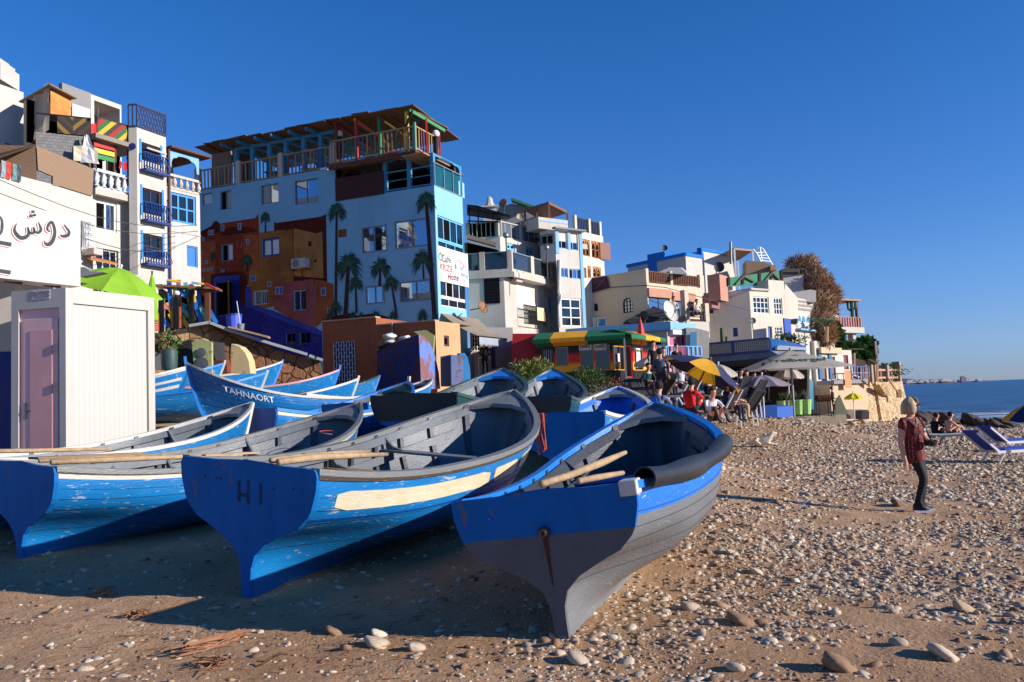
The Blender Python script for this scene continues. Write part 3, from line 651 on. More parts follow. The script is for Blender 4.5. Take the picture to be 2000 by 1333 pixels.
tag(mb.build('rope',BM['rope'],smooth=True),'thin red cord looped in the bow of the white striped boat','rope')
def text_obj(s_,size,ext=.0):
 c=bpy.data.curves.new('t','FONT');c.body=s_;c.size=size;c.extrude=ext;c.resolution_u=3;c.align_x='CENTER';c.align_y='CENTER';c.offset=size*.012
 o=bpy.data.objects.new('t',c);col.objects.link(o);dg=bpy.context.evaluated_depsgraph_get();dg.update()
 me=bpy.data.meshes.new_from_object(o.evaluated_get(dg));bpy.data.objects.remove(o);bpy.data.curves.remove(c)
 me.name='lettering';return me
def text_map(s_,size,fn,name,mat,parent,ext=0):
 """letters bent onto a surface: fn(x, y, z) -> point in the parent's own space"""
 me=text_obj(s_,size,ext);me.materials.clear();me.materials.append(mat)
 for v in me.vertices:v.co=fn(v.co.x,v.co.y,v.co.z)
 o=bpy.data.objects.new(name,me);col.objects.link(o);o.parent=parent;return o
h6=Hull(L=5.0,W=.85,hs=.98,hm=.80,hb=1.54)
def on_h6(t0,z0):
 def fn(x,y,z):
  t=t0-x/h6.L;q=h6.pt(t,z0+y/h6.zg(t),-1,-.012);return q
 return fn
lt=mk('lettering_white',(232,236,240),rough=.6,wear=(40,120,200),wamt=.35,wsc=14,bump=0)
LET=[('TAHNAORT',.205,.755,.76),('3',.15,.645,.42)]
for s_, sz, t0, z0 in LET:text_map(s_,sz,on_h6(t0,z0),'lettering',lt,B6)
# ------------------------------------------------------------------ building kit
plaster=lambda n, c, **k:mk(n,c,rough=.9,spec=.2,**({'var':.10,'vs_':.5,'bump':.12,'bs':12,'streak':.16,'grime':(120,104,86),'gamt':.12}|k))
WH=plaster('white_plaster',(197,190,180));WHD=plaster('white_plaster_worn',(194,185,172),streak=.3,gamt=.25,wear=(150,120,96),wamt=.05,wsc=1.5)
CR=plaster('cream_plaster',(206,190,164));CR2=plaster('pale_cream_plaster',(210,200,182));BLW=plaster('blue_wall',(134,186,208),streak=.12,grime=(90,130,150),gamt=.1);TER=plaster('terracotta_plaster',(156,92,62),streak=.3,grime=(70,60,56),gamt=.5)
BEI=plaster('beige_plaster',(198,158,116),streak=.3,gamt=.3);PINK=plaster('salmon_plaster',(190,138,116));GRYP=plaster('grey_plaster',(140,138,136));MAUVE=plaster('mauve_plaster',(150,110,106));SKYB=plaster('pale_blue_plaster',(130,178,212));BLUB=plaster('strong_blue_plaster',(40,120,200))
def stone_mat(name,c1,c2,sc=2.6):
 m=mk(name,c1,rough=.95,bump=0);t=m.node_tree;L=t.links.new;b=t.nodes['Principled BSDF']
 tc=nn(t,'ShaderNodeTexCoord');ns=nn(t,'ShaderNodeTexNoise',Scale=3.0,Detail=2.0);L(tc.outputs['Object'],ns.inputs['Vector'])
 mx0=nn(t,'ShaderNodeMix',data_type='RGBA');mx0.inputs[0].default_value=.12;L(tc.outputs['Object'],mx0.inputs[6]);L(ns.outputs['Color'],mx0.inputs[7])
 v=nn(t,'ShaderNodeTexVoronoi',Scale=sc);L(mx0.outputs[2],v.inputs['Vector']);v2=nn(t,'ShaderNodeTexVoronoi',Scale=sc,feature='DISTANCE_TO_EDGE');L(mx0.outputs[2],v2.inputs['Vector'])
 cr=nn(t,'ShaderNodeValToRGB');sp=nn(t,'ShaderNodeSeparateXYZ');L(v.outputs['Color'],sp.inputs[0]);L(sp.outputs[0],cr.inputs[0]);e=cr.color_ramp.elements;e[0].color=lin(c1);e[1].color=lin(c2)
 er=nn(t,'ShaderNodeMapRange');er.inputs[1].default_value=0;er.inputs[2].default_value=.07;L(v2.outputs['Distance'],er.inputs[0])
 mx=nn(t,'ShaderNodeMix',data_type='RGBA');L(er.outputs[0],mx.inputs[0]);mx.inputs[6].default_value=lin(tuple(int(a*.72)for a in c1));L(cr.outputs[0],mx.inputs[7]);L(mx.outputs[2],b.inputs['Base Color'])
 n=nn(t,'ShaderNodeTexNoise',Scale=12.0,Detail=6.0);L(tc.outputs['Object'],n.inputs['Vector'])
 ad=nn(t,'ShaderNodeMath',operation='MULTIPLY_ADD');L(er.outputs[0],ad.inputs[0]);ad.inputs[1].default_value=.8;L(n.outputs['Fac'],ad.inputs[2])
 bp=nn(t,'ShaderNodeBump',Strength=.8,Distance=.06);L(ad.outputs[0],bp.inputs['Height']);L(bp.outputs[0],b.inputs['Normal']);return m
STONE=stone_mat('rubble_stone',(150,112,78),(206,168,122));STONEW=stone_mat('sea_wall_stone',(176,146,108),(216,186,144),3.4)
def brick_mat(name,c1,c2,mort,sc=2.2):
 m=mk(name,c1,rough=.95,bump=0);t=m.node_tree;L=t.links.new;b=t.nodes['Principled BSDF'];tc=nn(t,'ShaderNodeTexCoord')
 sx=nn(t,'ShaderNodeSeparateXYZ');L(tc.outputs['Object'],sx.inputs[0]);ad=nn(t,'ShaderNodeMath',operation='ADD');L(sx.outputs[0],ad.inputs[0]);L(sx.outputs[1],ad.inputs[1]);cb=nn(t,'ShaderNodeCombineXYZ');L(ad.outputs[0],cb.inputs[0]);L(sx.outputs[2],cb.inputs[1])
 k=nn(t,'ShaderNodeTexBrick',Scale=sc);L(cb.outputs[0],k.inputs['Vector']);k.inputs['Color1'].default_value=lin(c1);k.inputs['Color2'].default_value=lin(c2);k.inputs['Mortar'].default_value=lin(mort);k.inputs['Mortar Size'].default_value=.02
 L(k.outputs['Color'],b.inputs['Base Color']);return m
BLOCK=brick_mat('concrete_blocks',(120,118,116),(140,136,132),(96,94,92))
def stripes_mat(name,cols,sc,direction,rough=.8,soft=False):
 """painted boards: bands of colour along one direction"""
 m=mk(name,cols[0],rough=rough,bump=0);t=m.node_tree;L=t.links.new;b=t.nodes['Principled BSDF'];tc=nn(t,'ShaderNodeTexCoord')
 d=nn(t,'ShaderNodeVectorMath',operation='DOT_PRODUCT');L(tc.outputs['Object'],d.inputs[0]);d.inputs[1].default_value=direction
 mu=nn(t,'ShaderNodeMath',operation='MULTIPLY');mu.inputs[1].default_value=sc;L(d.outputs['Value'],mu.inputs[0]);fr=nn(t,'ShaderNodeMath',operation='FRACT');L(mu.outputs[0],fr.inputs[0])
 cr=nn(t,'ShaderNodeValToRGB');cr.color_ramp.interpolation='LINEAR' if soft else 'CONSTANT';L(fr.outputs[0],cr.inputs[0]);e=cr.color_ramp.elements
 e[0].position=0;e[0].color=lin(cols[0]);e[1].position=1/len(cols);e[1].color=lin(cols[1])
 for i in range(2,len(cols)):k=e.new(i/len(cols));k.color=lin(cols[i])
 L(cr.outputs[0],b.inputs['Base Color']);return m
REED=stripes_mat('reed_mat',[(150,122,96),(120,94,74),(160,132,104),(112,88,70),(140,112,88)],9,(.3,.3,1));
REEDH=mk('reed_roof',(126,92,58),rough=.95,var=.5,vs_=5,stretch=(6,1,1),bump=.6,bs=20)
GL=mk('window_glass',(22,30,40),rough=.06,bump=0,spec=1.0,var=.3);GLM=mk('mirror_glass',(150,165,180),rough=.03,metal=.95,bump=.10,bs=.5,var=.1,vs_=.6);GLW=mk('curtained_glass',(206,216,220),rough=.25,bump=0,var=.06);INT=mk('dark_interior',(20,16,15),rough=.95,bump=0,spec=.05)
FW=mk('white_frame',(220,220,216),rough=.5,bump=0);FB=mk('blue_frame',(46,136,204),rough=.5,bump=0);FBL=mk('pale_blue_frame',(110,190,226),rough=.5,bump=0);FBR=mk('brown_frame',(78,48,34),rough=.7,bump=0);FDB=mk('deep_blue_frame',(22,60,130),rough=.55,bump=0);FK=mk('black_iron',(22,22,26),rough=.55,bump=0,metal=.3);FGR=mk('grey_frame',(108,124,136),rough=.5,bump=0)
WOODB=mk('brown_wood',(104,62,38),rough=.8,var=.35,vs_=4,bump=.2);WOODO=mk('orange_wood',(190,122,66),rough=.7,var=.2);WOODL=mk('pale_wood',(176,140,104),rough=.85,var=.3)
PB=mk('pergola_blue',(60,140,176),rough=.6,wear=(150,150,140),wamt=.1,wsc=3,bump=0);RED=mk('red_paint',(196,40,34),rough=.6);YEL=mk('yellow_paint',(232,186,40),rough=.6);GRN=mk('green_paint',(28,128,70),rough=.6);BLP=mk('blue_paint',(30,110,196),rough=.6);ORG=mk('orange_paint',(206,92,50),rough=.6);TEA=mk('teal_paint',(84,176,170),rough=.6)
METG=mk('grey_metal',(120,122,124),rough=.5,metal=.6,bump=0);GALV=mk('dish_grey',(206,198,188),rough=.6,bump=0,var=.3,vs_=3);DKD=mk('dish_black',(34,34,38),rough=.6,bump=0);RUSTD=mk('dish_rusty',(150,104,74),rough=.8,bump=0,var=.3)
class Fac:
 def __init__(s,A,B):
  s.A=Vector(A);d=Vector(B)-s.A;d.z=0;s.L=d.length;s.u=d.normalized();s.n=Vector((s.u.y,-s.u.x,0))
  if s.n.dot(CAM-s.A)<0:s.n=-s.n
 def uv(s,px,py,o=0):
  r=ray(px,py);t=s.n.dot(s.A+s.n*o-CAM)/s.n.dot(r);p=CAM+r*t;return((p-s.A).dot(s.u),p.z)
 def at(s,u,z,o=0):
  p=s.A+s.u*u+s.n*o;return Vector((p.x,p.y,z))
 def px(s,x,y,o=0):return s.at(*s.uv(x,y,o),o)
 def r(s,x0,y0,x1,y1,o=0):
  xm, ym=(x0+x1)/2, (y0+y1)/2
  return(s.uv(x0,ym,o)[0],s.uv(xm,y1,o)[1],s.uv(x1,ym,o)[0],s.uv(xm,y0,o)[1])
def fbox(mb,F,u0,z0,u1,z1,o0,o1):
 if o0>o1:o0, o1=o1, o0
 mb.hexa([F.at(u0,z0,o0),F.at(u1,z0,o0),F.at(u1,z0,o1),F.at(u0,z0,o1),F.at(u0,z1,o0),F.at(u1,z1,o0),F.at(u1,z1,o1),F.at(u0,z1,o1)])
def fwall(mb,F,u0,z0,u1,z1,holes=(),th=.16,o=0):
 hs=[]
 for h in holes:
  a, b, c, d=h;a, c=sorted((a,c));b, d=sorted((b,d));a, c=max(a,u0+.02), min(c,u1-.02);b, d=max(b,z0), min(d,z1-.02)
  if c-a>.05 and d-b>.05:hs.append((a,b,c,d))
 us=sorted(set([u0,u1]+[h[0]for h in hs]+[h[2]for h in hs]));zs=sorted(set([z0,z1]+[h[1]for h in hs]+[h[3]for h in hs]))
 for i in range(len(us)-1):
  for j in range(len(zs)-1):
   cu, cz=(us[i]+us[i+1])/2, (zs[j]+zs[j+1])/2
   if any(h[0]<cu<h[2]and h[1]<cz<h[3]for h in hs):continue
   mb.poly([F.at(us[i],zs[j],o),F.at(us[i+1],zs[j],o),F.at(us[i+1],zs[j+1],o),F.at(us[i],zs[j+1],o)])
 for a, b, c, d in hs:
  for p, q in(((a,b),(c,b)),((c,b),(c,d)),((c,d),(a,d)),((a,d),(a,b))):
   mb.poly([F.at(*p,o),F.at(*q,o),F.at(*q,o-th),F.at(*p,o-th)])
def block(th,A,B,C,z0,z1,h1=(),h2=(),m=None,name='wall',m2=None,cap=True,thk=.16):
 """A-B and B-C are the two faces seen; holes are cut where windows sit"""
 F1, F2=Fac(A,B), Fac(B,C);D=Vector(A)+Vector(C)-Vector(B);mb=MB()
 fwall(mb,F1,0,z0,F1.L,z1,h1,thk);mb.mat(1 if m2 else 0);fwall(mb,F2,0,z0,F2.L,z1,h2,thk);mb.mat(0)
 f=lambda p, z:Vector((p.x,p.y,z));A, C=Vector(A), Vector(C)
 mb.poly([f(A,z0),f(A,z1),f(D,z1),f(D,z0)]);mb.poly([f(C,z0),f(C,z1),f(D,z1),f(D,z0)])
 mb.poly([f(A,z1),f(Vector(B),z1),f(C,z1),f(D,z1)])
 mb.build(name,[m]+([m2]if m2 else[]),th);return F1, F2
def window(th,F,b,frame=FW,nx=2,nz=1,glass=GL,dep=.10,fw=.05,label=None,name='window',side=True,openl=None):
 u0, z0, u1, z1=b;u0, u1=sorted((u0,u1));z0, z1=sorted((z0,z1));mb=MB();o0, o1=-dep, -dep+.05
 fbox(mb,F,u0,z0,u0+fw,z1,o0,o1);fbox(mb,F,u1-fw,z0,u1,z1,o0,o1);fbox(mb,F,u0+fw,z0,u1-fw,z0+fw,o0,o1);fbox(mb,F,u0+fw,z1-fw,u1-fw,z1,o0,o1)
 for i in range(1,nx):u=u0+(u1-u0)*i/nx;fbox(mb,F,u-fw*.4,z0+fw,u+fw*.4,z1-fw,o0,o1-.008)
 for j in range(1,nz):z=z0+(z1-z0)*j/nz;fbox(mb,F,u0+fw,z-fw*.3,u1-fw,z+fw*.3,o0+.002,o1-.014)
 w_=mb.build(name,frame,th)
 if label:w_['label']=label
 mb=MB();e=.004
 if openl is not None:
  a, c=openl;ua, uc=u0+(u1-u0)*a, u0+(u1-u0)*c
  for x, y in((u0+e,ua),(uc,u1-e)):
   if y-x>.02:MB().poly([F.at(x,z0+e,o0+.012),F.at(y,z0+e,o0+.012),F.at(y,z1-e,o0+.012),F.at(x,z1-e,o0+.012)]).build('pane',glass,w_)
  mb=MB();mb.poly([F.at(ua,z0+e,o0+.006),F.at(uc,z0+e,o0+.006),F.at(uc,z1-e,o0+.006),F.at(ua,z1-e,o0+.006)]);mb.build('dark_opening',INT,w_)
 else:
  mb.poly([F.at(u0+e,z0+e,o0+.012),F.at(u1-e,z0+e,o0+.012),F.at(u1-e,z1-e,o0+.012),F.at(u0+e,z1-e,o0+.012)]);mb.build('pane',glass,w_)
 return w_
def rail(th,F,u0,z0,u1,z1,m,o=0,gap=.13,bw=.04,name='railing',top=.05,style='bars',m2=None,up=0):
 mb=MB();u0, u1=sorted((u0,u1));z0, z1=sorted((z0,z1));L=u1-u0;n=max(2,int(L/gap))
 fbox(mb,F,u0,z1-top,u1,z1,o-.03,o+.03);fbox(mb,F,u0,z0,u1,z0+top,o-.03,o+.03)
 for i in range(n+1):
  u=u0+L*i/n
  if style=='bars':fbox(mb,F,u-bw/2,z0+top,u+bw/2,z1-top,o-bw/2,o+bw/2)
  elif style=='baluster':
   h=z1-z0-2*top;c=F.at(u,z0+top,o)
   mb.lathe(c,[(r_*bw*1.7,q*h)for r_,q in((.8,0),(.8,.06),(.35,.12),(.8,.35),(.75,.5),(.4,.8),(.3,.88),(.75,.94),(.75,1))],8)
  elif style=='cross':mb.bar(F.at(u,z0+top,o),F.at(min(u1,u+gap*2),z1-top,o),bw*.6,bw*.6);mb.bar(F.at(u,z1-top,o),F.at(min(u1,u+gap*2),z0+top,o),bw*.6,bw*.6)
 if style=='slats':
  k=max(2,int((z1-z0)/gap))
  for j in range(1,k):z=z0+(z1-z0)*j/k;fbox(mb,F,u0,z-bw/2,u1,z+bw/2,o-.015,o+.015)
 return mb.build(name,m,th)
def grille(th,F,b,m=FW,nx=6,nz=4,o=.03,name='window_grille',t=.018,bulge=0):
 u0, z0, u1, z1=b;u0, u1=sorted((u0,u1));z0, z1=sorted((z0,z1));mb=MB()
 for i in range(nx+1):u=u0+(u1-u0)*i/nx;mb.bar(F.at(u,z0,o),F.at(u,z1,o),t,t)
 for j in range(nz+1):z=z0+(z1-z0)*j/nz;mb.bar(F.at(u0,z,o),F.at(u1,z,o),t,t)
 if bulge:
  for i in range(nx+1):
   u=u0+(u1-u0)*i/nx;mb.tube([F.at(u,z0,o),F.at(u,z0+(z1-z0)*.25,o+bulge),F.at(u,z0+(z1-z0)*.6,o+bulge*.5),F.at(u,z1,o+.02)],t*.5,5)
 return mb.build(name,m,th)
def slab(th,F,u0,z0,u1,z1,o0,o1,m,name):
 mb=MB();fbox(mb,F,u0,z0,u1,z1,o0,o1);return mb.build(name,m,th)
def mural(th,F,pts,m,o=.006,name='mural',raw=False):
 mb=MB();mb.poly([F.px(x,y,0)+F.n*o if not raw else F.at(x,y,o)for x,y in pts]);return mb.build(name,m,th)
def dish(center,r_,aim,m,label,arm=True,post=None,name='satellite_dish'):
 c=Vector(center);o=thing(name,label,'satellite dish',c if post is None else post,0);ax=Vector(aim).normalized()
 mb=MB();mb.lathe(c,[(r_*math.sin(a),-r_*.32*math.cos(a*1.0)*1.0+r_*.32)for a in[i*math.pi/2/7 for i in range(8)]],24,axis=ax)
 mb.lathe(c-ax*.02,[(r_*math.sin(a),-r_*.32*math.cos(a)+r_*.32)for a in[i*math.pi/2/7 for i in range(8)]],24,axis=ax);mb.build('reflector',m,o,smooth=True)
 mb=MB();lo=c+ax*r_*.95;mb.tube([c-Vector((0,0,r_*.8))+ax*r_*.15,lo],.015,5);mb.build('feed_arm',FK,o)
 mb=MB();mb.tube([lo,lo-ax*r_*.2],r_*.10,8);mb.build('receiver',m,o)
 mb=MB();b=Vector(post)if post is not None else c-Vector((0,0,r_*1.3));mb.tube([b,c-ax*.08],.028,6);mb.build('mount',FK,o)
 return o
# ------------------------------------------------------------------ the blue hostel with its painted wall
K=P(848,362,38);A2=PZ(655,392,K.z);Ft=Fac(A2,K)
A1=Ft.px(385,400);z2=Ft.uv(655,327)[1];C1=PZ(903,386,K.z)
H=thing('hostel','tall sky blue hostel with painted palms and a red earth village mural on its wall','building',(K.x,K.y,1.9))
F1=Fac(A1,K);F2=Fac(K,C1);u655=F1.uv(655,380)[0];zb=1.2
W1=[F1.r(395,378,414,401),F1.r(430,373,451,410),F1.r(510,360,544,398),F1.r(576,351,621,398)]
W2=[F1.r(707,442,756,493),F1.r(771,429,840,484),F1.r(714,558,752,594),F1.r(780,548,847,589)]
M1=[F1.r(433,477,455,510),F1.r(512,465,547,501)];G1=[F1.r(496,568,524,595),F1.r(573,567,598.5,607)];D1=[F1.r(559,651,577,672),F1.r(586,649,606,672)]
DOOR=F1.r(420,549,454,618);VENT=F1.r(660,448,677,464)
mb=MB();fwall(mb,F1,0,zb,u655,z2,W1+M1+G1+D1+[DOOR],.18);fwall(mb,F1,u655,zb,F1.L,K.z,W2+[VENT],.18)
S1, S2=F2.r(855.5,430,906,500), F2.r(861,552,911,602)
fwall(mb,F2,0,zb+2.3,F2.L,K.z,[S1,S2],.22)
back=-9.5;q=lambda u, z, o:F1.at(u,z,o)
mb.poly([q(0,zb,0),q(0,z2,0),q(0,z2,back),q(0,zb,back)]);mb.poly([q(u655,K.z,0),q(u655,z2,0),q(u655,z2,back),q(u655,K.z,back)])
mb.poly([q(0,z2,0),q(u655,z2,0),q(u655,z2,back),q(0,z2,back)]);mb.poly([q(u655,K.z,0),q(F1.L,K.z,0),F2.at(F2.L,K.z),q(F1.L,K.z,back)if 0 else F2.at(F2.L,K.z),q(u655,K.z,back)])
e=F2.at(F2.L,zb);mb.poly([e,F2.at(F2.L,K.z),q(u655,K.z,back),q(u655,zb,back)]);mb.poly([q(0,zb,back),q(0,z2,back),q(u655,z2,back),q(u655,zb,back)])
mb.build('wall',BLW,H)
for b, nx, op, gl in((W1[0],1,None,GLW),(W1[1],2,(.04,.5),GLM),(W1[2],2,None,GLM),(W1[3],2,None,GLM)):window(H,F1,b,FGR,nx,1,gl,openl=op)
for b in W2:window(H,F1,b,FGR,2,1,GLM,dep=.05,fw=.07)
window(H,F1,M1[0],FGR,2,1,GLW,openl=(.04,.5));window(H,F1,M1[1],FDB,2,1,GLW,fw=.1)
for b in G1:window(H,F1,b,FW,2,1,GL);
grille(H,F1,G1[0],FW,7,1,.0);grille(H,F1,G1[1],FDB,4,4,.0)
for b in D1:window(H,F1,b,FDB,2,1,INT,fw=.04)
window(H,F1,DOOR,FDB,1,1,INT,name='doorway',fw=.08)
w3=window(H,F1,VENT,FBR,1,1,INT,name='vent');grille(H,F1,VENT,WOODO,6,6,-.04,'lattice')
def side_win(b,fr,lab):
 u0, z0, u1, z1=b;zm=z0+(z1-z0)*.36
 window(H,F2,(u0,zm,u1,z1),fr,4,1,GL,dep=.1,fw=.07,openl=(.26,.5));window(H,F2,(u0,z0,u1,zm-.02),fr,3,1,GL,dep=.1,fw=.06)
side_win(S1,FBL,'');side_win(S2,FW,'')
mb=MB();dd=F1.uv(448,600)[0];zt=DOOR[3]-.1;mb.bar(F1.at(dd,DOOR[1]+zt*0+(zt-DOOR[1])/2,.02),F1.at(dd+.55,DOOR[1]+(zt-DOOR[1])/2,.62),zt-DOOR[1],.05,up=F1.n)
dl=MB();p0, p1=F1.at(dd,0,.03), F1.at(dd+.45,0,.5)
dl.hexa([Vector((a.x,a.y,z))+F1.n*o for z in(DOOR[1],zt)for a,o in((p0,0),(p1,0),(p1,.05),(p0,.05))]);dobj=dl.build('door',WOODO,H)
for zz0, zz1 in((.08,.46),(.52,.92)):
 dl=MB();k=[DOOR[1]+(zt-DOOR[1])*a for a in(zz0,zz1)];a, b=p0.lerp(p1,.2), p0.lerp(p1,.8);off=(F1.u*.05-F1.n*.02)
 dl.hexa([Vector((c.x,c.y,z))-F1.n*.01+(p1-p0).cross(Vector((0,0,1))).normalized()*o for z in k for c,o in((a,.03),(b,.03),(b,.07),(a,.07))]);dl.build('door_panel',WOODB,dobj)
 # ---- mural: painted patches on the wall, each a thin coat of paint
mm=lambda n, c, **k:mk(n,c,rough=.9,var=.3,vs_=1.2,spec=.2,bump=.08,grime=k.pop('g',(60,30,20)),gamt=.5,**k)
mRED, mREDD, mOCH, mOR, mTAN, mPINK, mPUR, mPURD=mm('mural_red',(146,60,36)), mm('mural_dark_red',(92,34,22)), mm('mural_ochre',(164,106,52)), mm('mural_orange',(174,92,54)), mm('mural_tan',(186,128,72)), mm('mural_pink',(166,88,84)), mm('mural_violet',(48,48,136),g=(30,24,70)), mm('mural_violet_light',(66,80,168),g=(30,24,90))
c4=lambda pts:[(370+x/4.442,400+y/4.442)for x,y in pts]
def fpoly(pts,m,o,hole=()):
 """polygon of paint, cut into bands so it leaves the windows free"""
 from mathutils.geometry import tessellate_polygon
 uv=[F1.uv(x,y)for x,y in pts];tris=tessellate_polygon([[Vector((a,b,0))for a,b in uv]]);bm=bmesh.new()
 vs_=[bm.verts.new((a,b,0))for a,b in uv]
 for t in tris:
  try:bm.faces.new([vs_[i]for i in t])
  except ValueError:pass
 for(a,b,c,d)in hole:
  a, c=sorted((a,c));b, d=sorted((b,d))
  for co, no in(((a,0,0),(1,0,0)),((c,0,0),(1,0,0)),((0,b,0),(0,1,0)),((0,d,0),(0,1,0))):
   bmesh.ops.bisect_plane(bm,geom=bm.verts[:]+bm.edges[:]+bm.faces[:],plane_co=co,plane_no=no)
  bmesh.ops.delete(bm,geom=[f for f in bm.faces if a<f.calc_center_median().x<c and b<f.calc_center_median().y<d],context='FACES')
 mb=MB();
 for f in bm.faces:mb.poly([F1.at(v.co.x,v.co.y,o)for v in f.verts])
 bm.free();return mb.build('mural',m,H)
HOL=M1+G1+D1+[DOOR]
fpoly(c4([(70,222),(100,235),(190,185),(215,145),(240,142),(262,165),(570,118),(600,82),(606,240),(610,700),(70,700)]),mRED,.004,HOL)
fpoly(c4([(70,222),(100,235),(190,185),(215,145),(240,142),(262,165),(262,240),(80,300)]),mREDD,.0065)
fpoly(c4([(265,215),(420,190),(560,200),(590,235),(280,270)]),mREDD,.0068)
fpoly(c4([(70,330),(225,310),(222,700),(70,700)]),mOR,.0072,HOL)
fpoly(c4([(470,268),(598,262),(598,570),(470,560)]),mOR,.0074,HOL)
fpoly(c4([(735,142),(750,160),(1140,105),(1186,82),(1196,700),(730,700)]),mREDD,.005,HOL)
fpoly(c4([(602,245),(720,228),(895,212),(903,680),(735,690),(602,570)]),mOCH,.009,HOL)
fpoly(c4([(903,205),(985,225),(1100,250),(1152,232),(1165,640),(905,620)]),mTAN,.0095,HOL)
fpoly(c4([(515,560),(725,600),(735,690),(735,880),(640,905),(515,870)]),mOCH,.0115,HOL)
fpoly(c4([(730,690),(1080,645),(1090,1070),(900,1000),(735,905)]),mPINK,.0135,HOL)
fpoly(c4([(1085,650),(1160,660),(1250,690),(1255,1010),(1160,1012),(1090,1068)]),mOR,.0138,HOL)
fpoly(c4([(188,605),(460,575),(500,620),(500,970),(188,970)]),mREDD,.0142,HOL)
fpoly(c4([(70,690),(200,690),(200,1000),(70,1000)]),mRED,.0041,HOL)
fpoly(c4([(205,650),(240,620),(435,612),(442,860),(510,890),(540,870),(740,925),(1150,1100),(1158,1333),(600,1300),(200,1000)]),mPUR,.0165,HOL)
fpoly(c4([(488,890),(488,745),(500,715),(516,706),(530,718),(540,745),(542,890)]),mPURD,.019)
fpoly(c4([(540,868),(740,930),(900,1000),(1110,1075),(1150,1108),(1150,1140),(900,1045),(540,900)]),mPURD,.0188)
fpoly(c4([(205,650),(240,620),(435,612),(438,650),(210,668)]),mPURD,.019)
mWB, mWD, mWL=mk('painted_window_blue',(60,96,160),rough=.9,bump=0), mREDD, mk('painted_white_line',(196,188,180),rough=.9,bump=0)
def pwin(x0,y0,x1,y1,o=.021):
 for e, mt, oo in((2.2,mWL,0),(0,mWB,.003)):
  fpoly(c4([(x0-e*2,y0-e*2),(x1+e*2,y0-e*2),(x1+e*2,y1+e*2),(x0-e*2,y1+e*2)]),mt,o+oo)
for b in((278,180,300,225),(425,168,448,214),(168,228,186,262),(194,224,212,258),(113,285,127,312),(500,306,518,342),(533,622,552,660),(556,622,575,660),(684,672,708,708),(752,718,778,775),(784,718,810,775),(1148,726,1182,785),(1200,902,1220,938),(98,404,108,430),(98,460,108,480),(98,500,108,516),(146,490,156,508),(96,560,106,580),(124,558,134,578),(158,556,168,576),(190,548,200,570),(112,640,124,662)):pwin(*b)
for b in((1032,318,1060,362),(1088,476,1102,504),(846,218,856,230),(1000,178,1012,190),(910,880,1,1)):
 if b[2]>1:fpoly(c4([(b[0],b[1]),(b[2],b[1]),(b[2],b[3]),(b[0],b[3])]),mREDD,.022)
mb=MB();rr=random.Random(5)
for i in range(70):
 x, y=rr.uniform(440,1120), rr.uniform(890,1290)
 if y<900+(x-540)*.36 or x<560 and y>960:continue
 e_=rr.uniform(16,50);a=c4([(x,y),(x+e_,y+3),(x+e_,y+6),(x+3,y+3),(x+3,y+18),(x,y+18)]);mb.poly([F1.px(*p)+F1.n*.0215 for p in a])
for i in range(16):
 x, y=rr.uniform(620,1140), rr.uniform(260,600);pts=[(x,y)]
 for k in range(4):pts.append((pts[-1][0]+rr.uniform(-14,14),pts[-1][1]+rr.uniform(6,18)))
 pts=c4(pts)
 for a, b in zip(pts,pts[1:]):mb.poly([F1.px(a[0],a[1])+F1.n*.0215,F1.px(a[0]+.7,a[1])+F1.n*.0215,F1.px(b[0]+.7,b[1])+F1.n*.0215,F1.px(b[0],b[1])+F1.n*.0215])
o_=mb.build('mural',mk('mural_joint',(110,84,84),bump=0),H);o_['label']='painted stone joints and cracks';o_.name='painted_joint_pattern'
mb=MB()
for cx, cy, r0 in((434,345,30),(262,545,14),(320,565,14),(290,560,8)):
 for k in range(8):
  a=k*math.pi/4;p, q_=(cx+r0*math.cos(a),cy+r0*1.1*math.sin(a)), (cx+r0*.7*math.cos(a+.4),cy+r0*math.sin(a+.4));(p2,q2)=c4([p,q_]);mb.poly([F1.px(*p2)+F1.n*.0235,F1.px(p2[0]+.5,p2[1]+.3)+F1.n*.0235,F1.px(q2[0]+.5,q2[1]+.3)+F1.n*.0235,F1.px(*q2)+F1.n*.0235])
mb.build('painted_ornament',mWL,H)
